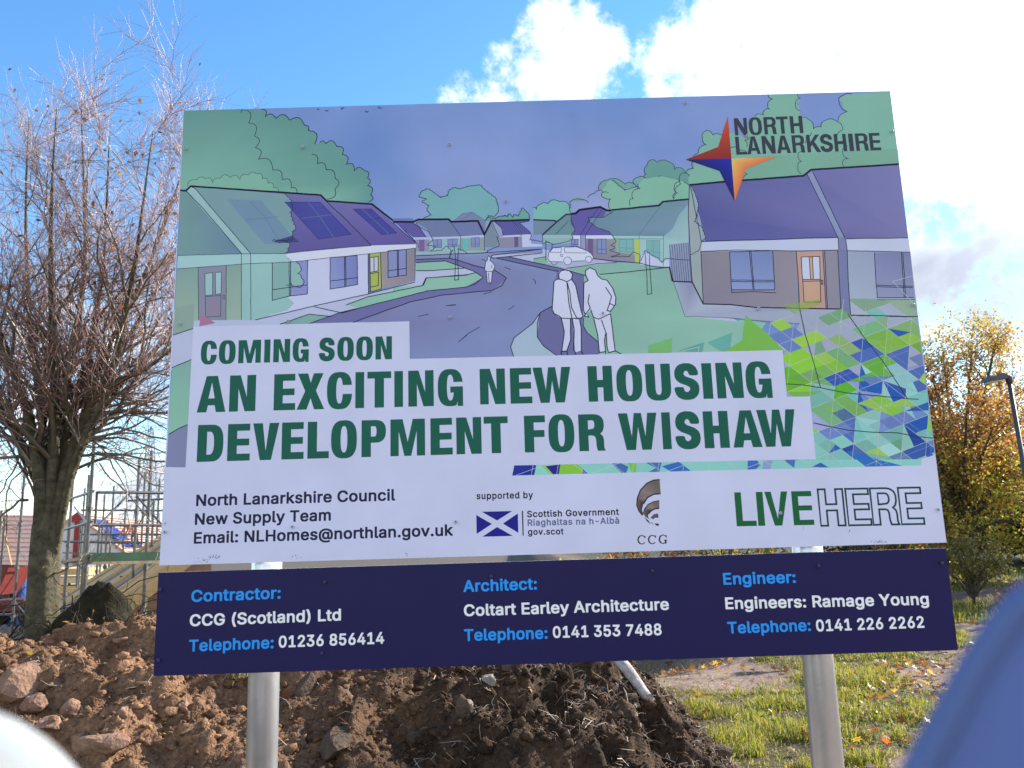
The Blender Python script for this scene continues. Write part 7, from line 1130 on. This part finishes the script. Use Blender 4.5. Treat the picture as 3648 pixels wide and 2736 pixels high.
for i in range(n_):
    v0, v1 = i/n_+.003, (i+.93)/n_; t = rr.uniform(.0, .02); e = rr.uniform(-.02, .02)
    vs = [quad_(0+e, v0), quad_(1, v0), quad_(1, v1), quad_(0+e, v1)]; vs = [p+off+nrm*t for p in vs]; vs += [p-nrm*.025 for p in vs]
    (m if i % 5 else m2).add(vs, [(0, 1, 2, 3), (7, 6, 5, 4), (0, 4, 5, 1), (1, 5, 6, 2), (2, 6, 7, 3), (3, 7, 4, 0)])
m.build('roof_boarding', M_TIM, tb); m2.build('roof_membrane', M_MEMB, tb)
for v in (.16, .40, .66, .9):
    b = MB(); b.bar(quad_(0, v)+off+nrm*.05, quad_(1, v)+off+nrm*.05, .06, .05, nrm); b.build('batten', M_TIM2, tb)
for v, dn in ((-.012, .03), (-.05, -.10)):
    b = MB(); b.bar(quad_(0, v)+off+nrm*dn, quad_(1, v)+off+nrm*dn, .05, .20, nrm); b.build('bargeboard', M_TIM2 if dn > 0 else M_TIM, tb)
w = MB(); p0, p1 = quad_(.02, .03)+off-nrm*.2, quad_(1, .03)+off-nrm*.2; q0, q1 = Vector((p0.x, p0.y, 0)), Vector((p1.x, p1.y, 0)); dpt = (roof_d-roof_a).normalized()*3
w.add([p0, p1, q1, q0, p0+dpt, p1+dpt, q1+dpt, q0+dpt], [(0, 3, 2, 1), (4, 5, 6, 7), (0, 1, 5, 4), (0, 4, 7, 3), (1, 2, 6, 5)]); w.build('gable_wall', M_OSB, tb)
for u in (.28, .47, .66):
    b = MB(); p = quad_(u, -.005)+off-nrm*.24; b.bar(p, Vector((p.x, p.y, 0)), .045, .07, (0, 1, 0)); b.build('stud', M_TIM2, tb)
# ---- houses beyond --------------------------------------------------------
M_WHITE = mat('white_render', (.74, .72, .68), rough=.85, base2=(.66, .64, .60), nscale=5)
M_BATT = mat('pink_batten', (.60, .36, .28), rough=.8, base2=(.50, .27, .20), nscale=8); M_FELT = mat('roof_felt', (.66, .55, .48), rough=.8, base2=(.58, .46, .40), nscale=6)
M_RED = mat('red_cladding', (.36, .03, .03), rough=.6, base2=(.28, .025, .025), nscale=6); M_BLUE = mat('blue_sheet', (.045, .065, .26), rough=.35, base2=(.03, .045, .18), nscale=4); M_GLASS = mat('window_glass', (.05, .06, .08), rough=.1, spec=.6); M_GREYW = mat('grey_wall', (.30, .29, .28), rough=.85, base2=(.24, .23, .22), nscale=5)
def battens(root, a_, b_, c_, d_, n, off):
    "roof slope a b (eave) c d (ridge): felt with battens lying on it"
    nr = (b_-a_).cross(d_-a_).normalized(); nr = nr if nr.z > 0 else -nr
    m = MB(); m.add([p+off for p in (a_, b_, c_, d_)]+[p+off-nr*.08 for p in (a_, b_, c_, d_)], [(0, 1, 2, 3), (7, 6, 5, 4), (0, 4, 5, 1), (1, 5, 6, 2), (2, 6, 7, 3), (3, 7, 4, 0)]); r = m.build('roof', M_FELT, root)
    m = MB()
    for i in range(n):
        t = (i+.5)/n; m.bar(a_.lerp(d_, t)+off+nr*.03, b_.lerp(c_, t)+off+nr*.03, .05, .09, nr)
    m.build('roof_batten', M_BATT, r); return nr
e0, e1_ = A3('R', -500, 905, 38), A3('R', 640, 905, 38); g0, g1 = A3('R', -480, 195, 41.5), A3('R', 620, 205, 41.5)
h1 = empty('battened_house', ((e0.x+e1_.x)/2, 38, -2.7)); tag(h1, 'house with a roof of bare red battens left of the tree trunk', 'house'); off = -Vector(h1.location)
battens(h1, e0, e1_, g1, g0, 12, off)
m = MB(); m.bar(e0+off+Vector((0, -.06, -.08)), e1_+off+Vector((0, -.06, -.08)), .12, .16); m.build('fascia', M_WHITE, h1)
m = MB(); cx_ = (e0.x+e1_.x)/2; m.box(Vector((cx_, 41.5, (e0.z-2.7)/2))+off, (e1_.x-e0.x-.4, 6.4, e0.z+2.7-.25)); m.build('wall', M_GREYW, h1)
for fx in (.2, .42, .68):
    f = MB(); p = e0.lerp(e1_, fx); f.box(Vector((p.x, 38.25, p.z-1.2))+off, (1.3, .12, 1.15)); w_ = f.build('window', M_WHITE, h1); g = MB(); g.box(Vector((p.x, 38.17, p.z-1.2))+off, (1.12, .05, .97)); g.build('pane', M_GLASS, w_)
b = MB(); p, q = g0.lerp(g1, .48), e0.lerp(e1_, .62); b.bar(p+off+Vector((0, -.3, .1)), q+off+Vector((0, -.3, .1)), .05, .08); b.build('ladder', M_TIM, h1)
# the white gabled house with the worker on it
ap = A3('R', 1000, 195, 45); ev = A3('R', 1700, 735, 45); rd = A3('R', 2500, 330, 52); evf = ev+(rd-ap); lv_ = A3('R', 700, 430, 45)
h2 = empty('gabled_house', (ap.x, 45, -2.8)); tag(h2, 'white gabled house with a battened roof and blue sheets behind the scaffold', 'house'); off = -Vector(h2.location)
nr = battens(h2, ev, evf, rd, ap, 15, off)
m = MB(); zb = -2.8; ml = ap-(ev-ap)*1.0; ml.z = ev.z
pts = [ml, ap, ev, Vector((ev.x-.15, 45, zb)), Vector((ml.x+.15, 45, zb))]; pts = [p+off+Vector((0, .12, -.06)) for p in pts]; m.add(pts+[p+Vector((0, .2, 0)) for p in pts], [(4, 3, 2, 1, 0), (5, 6, 7, 8, 9)]+[(i, (i+1) % 5, (i+1) % 5+5, i+5) for i in range(5)]); m.build('gable_wall', M_WHITE, h2)
m = MB(); m.bar(ap+off, ev+off, .12, .14, nr); m.bar(ap+off, ml+off, .12, .14); m.build('bargeboard', M_BATT, h2)
m = MB(); c0 = A3('R', 1010, 300, 44.9)+off; m.add([c0+Vector(v) for v in ((-.35, 0, .30), (0, 0, .62), (.42, 0, .30), (.13, 0, .05), (.13, 0, -2.2), (-.12, 0, -2.2), (-.12, 0, .05), (-.35, 0, .02))], [(7, 6, 5, 4, 3, 2, 1, 0)]); m.v = m.v+[(x, y+.1, z) for x, y, z in m.v]; m.f += [tuple(i+8 for i in m.f[0][::-1])]+[(i, (i+1) % 8, (i+1) % 8+8, i+8) for i in range(8)]; m.build('red_panel', M_RED, h2)
def on_roof(x, y, lift=.1):
    "where the sight line through a spot meets the roof slope"
    o = EYE; d = ray(*pix('R', x, y)); n = (evf-ev).cross(ap-ev); t = (ev-o).dot(n)/d.dot(n); return o+d*t+nr*lift
for sh in ((1205, 268, 1400, 300, 1560, 420, 1330, 395), (1330, 400, 1560, 425, 1700, 540, 1500, 545), (1590, 590, 1830, 560, 1830, 640, 1640, 640)):
    P = [on_roof(sh[i], sh[i+1], .09)+off for i in (0, 2, 4, 6)]; m = MB(); m.add(P+[p-nr*.05 for p in P], [(0, 1, 2, 3), (7, 6, 5, 4), (0, 4, 5, 1), (1, 5, 6, 2), (2, 6, 7, 3), (3, 7, 4, 0)])
    s_ = m.build('roof_sheet', M_BLUE, None); rehome(s_, P[0]); s_.location = P[0]-off; tag(s_, {1205: 'upper blue sheet laid on the battened roof', 1330: 'middle blue sheet laid on the battened roof', 1590: 'lowest blue sheet at the eaves of the battened roof'}[sh[0]], 'sheet', 'blue sheets on the roof')
scaffold('low scaffold with guard rails along the white gabled house', [('standard', A3('R', 1410, 270, 43)), ('standard', A3('R', 1300, 300, 43)), ('standard', A3('R', 1130, 300, 43)), ('standard', A3('R', 905, 380, 43)), ('standard', A3('R', 1960, 330, 44)), ('standard', A3('R', 1800, 330, 44))],
         [('guard_rail', A3('R', 820, 545, 42.9), A3('R', 1720, 550, 42.9), .03), ('guard_rail', A3('R', 1300, 575, 42.9), A3('R', 2300, 560, 44), .03), ('guard_rail', A3('R', 820, 700, 42.9), A3('R', 1500, 705, 42.9), .03)])
# worker on the roof: one skinned body, helmet and vest as children
def person(root_p, joints, edges, radii, skin_m, parts, label):
    root = empty('person', root_p); tag(root, label, 'person')
    me = bpy.data.meshes.new('body'); me.from_pydata([tuple(j) for j in joints], edges, []); o = bpy.data.objects.new('body', me); COL.objects.link(o); o.parent = root
    md = o.modifiers.new('skin', 'SKIN'); md.use_smooth_shade = True
    for i, r in enumerate(radii): me.skin_vertices[0].data[i].radius = (r, r)
    me.skin_vertices[0].data[0].use_root = True
    sd = o.modifiers.new('sub', 'SUBSURF'); sd.levels = 1; sd.render_levels = 1
    dg = bpy.context.evaluated_depsgraph_get(); ev_ = bpy.data.meshes.new_from_object(o.evaluated_get(dg)); o.modifiers.clear(); o.data = ev_
    for mm in skin_m: ev_.materials.append(mm)
    for f in ev_.polygons: f.material_index = parts(f.center)
    return root, o
M_HIVIS = mat('orange_hivis', (.80, .13, .02), rough=.7, base2=(.66, .09, .015), nscale=9); M_TROU = mat('dark_trousers', (.035, .035, .045), rough=.85, noise=.3); M_SKIN = mat('skin', (.46, .27, .19), rough=.6, noise=.1); M_HELM = mat('grey_helmet', (.42, .42, .46), rough=.4, noise=.1)
wp = on_roof(1740, 640, .1); sc_ = 1.0
J = [(0, 0, .92), (-.18, -.05, 1.12), (-.42, -.08, 1.24), (-.56, -.08, 1.28), (-.72, -.1, 1.26), (-.40, -.24, 1.16), (-.50, -.30, .90), (-.66, -.34, .66), (-.70, -.36, .58), (-.40, .10, 1.16), (-.46, .16, .90), (-.60, .12, .68), (-.64, .1, .60), (.02, -.13, .84), (-.06, -.16, .48), (.04, -.16, .08), (-.08, -.18, .04), (.04, .13, .84), (.10, .16, .48), (.20, .16, .10), (.08, .16, .06)]
E_ = [(0, 1), (1, 2), (2, 3), (3, 4), (2, 5), (5, 6), (6, 7), (7, 8), (2, 9), (9, 10), (10, 11), (11, 12), (0, 13), (13, 14), (14, 15), (15, 16), (0, 17), (17, 18), (18, 19), (19, 20)]
RD = [.20, .21, .19, .06, .10, .075, .055, .042, .035, .075, .055, .042, .035, .10, .07, .05, .045, .10, .07, .05, .045]
pr, body = person(wp, J, E_, RD, [M_HIVIS, M_TROU, M_SKIN], lambda c: 2 if c.x < -.60 else (0 if c.z > .80 or c.x < -.35 else 1), 'worker in an orange jacket bending over on the battened roof')
h = MB(); h.tube([(-.70, -.10, 1.28), (-.72, -.10, 1.31), (-.74, -.10, 1.38), (-.745, -.10, 1.41)], [.15, .125, .09, .03], 12); h.build('helmet', M_HELM, pr, smooth=True)
# red skip dumper and blue drum by the left edge
M_MRED = mat('red_machine_paint', (.20, .03, .022), rough=.55, base2=(.12, .02, .016), nscale=5); M_TYRE = mat('tyre_rubber', (.02, .02, .02), rough=.9, noise=.2); M_BDRUM = mat('blue_plastic', (.02, .06, .22), rough=.4, noise=.15)
dp = A3('R', -50, 1275, 36); dm = empty('dumper', (dp.x, 36, -2.5)); tag(dm, 'red site dumper at the left edge below the battened roof', 'dumper'); hz_ = dp.z+2.5
m = MB(); m.add([(-.9, -.8, hz_), (.5, -.8, hz_+.1), (1.0, -.9, hz_+1.25), (-1.0, -.9, hz_+1.4), (-.9, .8, hz_), (.5, .8, hz_+.1), (1.0, .9, hz_+1.25), (-1.0, .9, hz_+1.4)], [(0, 1, 2, 3), (5, 4, 7, 6), (4, 0, 3, 7), (1, 5, 6, 2), (0, 4, 5, 1)]); m.build('skip', M_MRED, dm)
m = MB(); m.box((1.1, 0, hz_-.35), (2.8, 1.1, .5)); m.box((2.2, 0, hz_+.2), (.9, 1.1, .7)); m.build('chassis', M_MRED, dm)
for x_ in (-.3, 2.1):
    for y_ in (-.75, .75):
        m = MB(); m.tube([(x_, y_-.18, hz_-.75), (x_, y_+.18, hz_-.75)], .55, 18); m.build('wheel', M_TYRE, dm)
m = MB(); m.tube([(1.9, -.5, hz_+.5), (1.9, -.5, hz_+1.7), (1.9, .5, hz_+1.7), (1.9, .5, hz_+.5)], .04, 6); m.build('roll_bar', M_TUBE, dm)
bp = A3('R', 250, 1050, 37); m = MB(); m.tube([(0, 0, -2.3), (0, 0, -.3), (0, 0, -.05), (0, 0, 0)], [.36, .36, .32, .15], 18); dr = m.build('blue_tank', M_BDRUM); dr.location = bp+Vector((0, 0, .3)); tag(dr, 'blue plastic tank beside the red dumper', 'tank')
yp = A3('R', 940, 905, 30)
pl_ = empty('pallet_stack', (yp.x, 30, -2.6)); tag(pl_, 'yellow timber stack under the scaffold right of the trunk', 'timber stack')
for i in range(5):
    m = MB(); m.box((0, 0, yp.z+2.6-.1-i*.30), (1.9, 1.2, .22)); m.build('timber_pack', M_TIM2 if i % 2 else M_TIM, pl_)
m = MB(); m.box((0, 0, (yp.z+2.6-1.4)/2), (2.0, 1.2, yp.z+2.6-1.5)); m.build('bearer', M_PLANK, pl_)
# ---- pylon ------------------------------------------------------------------
M_PYL = mat('pylon_steel', (.20, .24, .30), rough=.6, metal=.3, noise=.2)
PY = 170; tip = A3('U', 1310, 365, PY); py_ = empty('pylon', (tip.x, PY, -3)); tag(py_, 'distant lattice electricity pylon behind the near scaffold', 'pylon'); H_ = tip.z+3
m = MB(); hw = lambda z: .35+2.6*(1-z/H_)**1.3
lv2 = np.linspace(0, H_-1, 15)
for sx in (-1, 1):
    for sy in (-1, 1): m.tube([(sx*hw(z), sy*hw(z), z) for z in lv2]+[(0, 0, H_)], .10, 4)
for a_, b_ in zip(lv2, lv2[1:]):
    for s_ in (-1, 1):
        m.tube([(-hw(a_), s_*hw(a_), a_), (hw(b_), s_*hw(b_), b_)], .055, 4); m.tube([(hw(a_), s_*hw(a_), a_), (-hw(b_), s_*hw(b_), b_)], .055, 4); m.tube([(s_*hw(a_), -hw(a_), a_), (s_*hw(b_), hw(b_), b_)], .055, 4)
m.build('tower', M_PYL, py_)
for yy, ln in ((590, 5.6), (865, 6.6), (1120, 5.8)):
    z = A3('U', 1310, yy, PY).z+3; m = MB()
    for s_ in (-1, 1):
        e_ = Vector((s_*ln, 0, z)); m.tube([(s_*hw(z), -.4, z-.2), e_], .07, 4); m.tube([(s_*hw(z), .4, z-.2), e_], .07, 4); m.tube([(s_*hw(z), 0, z+1.3), e_], .07, 4); m.tube([e_, e_-Vector((0, 0, 1.6))], .09, 5)
    m.build('crossarm', M_PYL, py_)
    for s_ in (-1, 1):
        c = MB(); c.tube([Vector((s_*ln-t*150, t*30, z-1.6-6*4*t*(1-t)*.6)) for t in np.linspace(0, 1, 14)], .035, 3); c.build('cable', M_PYL, py_)
# ---- lamp post --------------------------------------------------------------
M_LAMP = mat('grey_lamp_steel', (.075, .078, .085), rough=.5, metal=.2, base2=(.05, .052, .058), nscale=6); M_LENS = mat('lamp_lens', (.55, .56, .58), rough=.25, noise=.1)
LY = 13.5; a_ = P2(2180, 822, LY); lp = empty('lamp_post', (a_.x, LY, 0)); tag(lp, 'slim grey street lamp post leaning into the right edge with a flat lantern', 'street lamp')
bt = P2(2212, 1010, LY); dxz = (bt.x-a_.x)/(a_.z-bt.z)
m = MB(); m.tube([(dxz*a_.z, 0, -.2), (dxz*(a_.z-1.2), 0, 1.2), (dxz*(a_.z-1.25), 0, 1.25), (0, 0, a_.z)], [.07, .07, .040, .036], 16); m.build('column', M_LAMP, lp, smooth=True)
m = MB(); m.tube([(0, 0, a_.z-.05), (0, 0, a_.z+.06), (-.06, 0, a_.z+.09), (-.12, -.02, a_.z+.08)], [.055, .055, .05, .045], 10); m.build('bracket', M_LAMP, lp, smooth=True)
m = MB(); m.add([(-.08, -.10, a_.z+.02), (-.42, -.13, a_.z-.02), (-.42, .13, a_.z-.02), (-.08, .10, a_.z+.02), (-.06, -.09, a_.z+.12), (-.38, -.10, a_.z+.06), (-.38, .10, a_.z+.06), (-.06, .09, a_.z+.12)], [(3, 2, 1, 0), (4, 5, 6, 7), (0, 1, 5, 4), (1, 2, 6, 5), (2, 3, 7, 6), (3, 0, 4, 7)]); ln_ = m.build('lantern', M_LAMP, lp)
m = MB(); m.box((-.27, 0, a_.z-.016), (.22, .16, .02), Matrix.Rotation(R(-7), 3, 'Y')); m.build('lens', M_LENS, ln_)
# ---- fence behind the board ---------------------------------------------------
M_FEN = mat('fence_timber', (.10, .075, .055), rough=.85, base2=(.06, .045, .035), nscale=8)
fa, fb = gp(1050, 19), gp(2080, 23); fr = empty('timber_fence', fa); tag(fr, 'dark timber fence seen through the slot between the two panels', 'fence'); off = -Vector(fa); fa, fb = Vector(fa), Vector(fb)
for t in np.linspace(0, 1, 8):
    m = MB(); p = fa.lerp(fb, t)+off; m.box(p+Vector((0, 0, .85)), (.10, .10, 1.8)); m.build('fence_post', M_FEN, fr)
m = MB()
for t in np.linspace(0, 1, 90): p = fa.lerp(fb, t)+off; m.box(p+Vector((0, -.06, .9)), (.125, .02, 1.55+.03*math.sin(t*700)), Matrix.Rotation(math.atan2(fb.y-fa.y, fb.x-fa.x), 3, 'Z'))
m.build('boarding', M_FEN, fr)
for z in (.45, 1.35):
    m = MB(); m.bar(fa+off+Vector((0, 0, z)), fb+off+Vector((0, 0, z)), .05, .09); m.build('fence_rail', M_FEN, fr)

# ================================================================== sheets hung close to the viewer
def hung_sheet(name, outline, Y, col, label, hem=None, tr_=.6, back=.05):
    "a sheet hanging from a slack upper edge down to the ground, with folds; outline in picture coordinates"
    P = catmull([np.array(P2(x, y, Y)) for x, y in outline], 60); n, mrows = 60, 40; rs = np.random.RandomState(7); V = []; 
    for j in range(mrows+1):
        t = j/mrows
        for i in range(n):
            p = P[i]; z = p[2]*(1-t)+.02*t; fold = .012*math.sin(p[0]*55+t*3)*min(1, t*8)+.01*math.sin(p[0]*120+2)*min(1, t*8)
            V.append((p[0], p[1]+fold-back*t*.4, z))
    V = np.array(V); th = .0016; V2 = np.concatenate([V, V+np.array((0, th, 0))]); N = len(V); F = []
    for j in range(mrows):
        for i in range(n-1):
            k = j*n+i; F.append((k, k+n, k+n+1, k+1)); F.append((N+k, N+k+1, N+k+n+1, N+k+n))
    m = mat(name+'_cloth', col, rough=.55, noise=.12, nscale=6, transl=tr_)
    root = empty(name, (P[n//2][0], Y, 0)); off = Vector((-P[n//2][0], -Y, 0)); tag(root, label, 'sheet')
    s = newobj('cloth', V2, F, m, root, smooth=True); s.data.transform(Matrix.Translation(off))
    h = MB(); h.tube([Vector(p)+off for p in P], .0035, 8); h.build('hem_rope', m if hem is None else mat(name+'_hem', hem, rough=.6, noise=.1, transl=.4), root, smooth=True)
    return root
hung_sheet('white_sheet', [(-900, 1480), (-500, 1490), (-200, 1515), (-40, 1572), (10, 1592), (62, 1626), (108, 1668), (155, 1730), (200, 1830), (230, 1980)], .18, (.86, .88, .88), 'out of focus white sheet in the lower left corner')
hung_sheet('blue_banner', [(1900, 1900), (1945, 1760), (1990, 1655), (2035, 1575), (2085, 1478), (2140, 1388), (2190, 1320), (2240, 1280), (2400, 1190), (2700, 1120)], .18, (.17, .25, .50), 'out of focus blue banner in the lower right corner', tr_=.45)
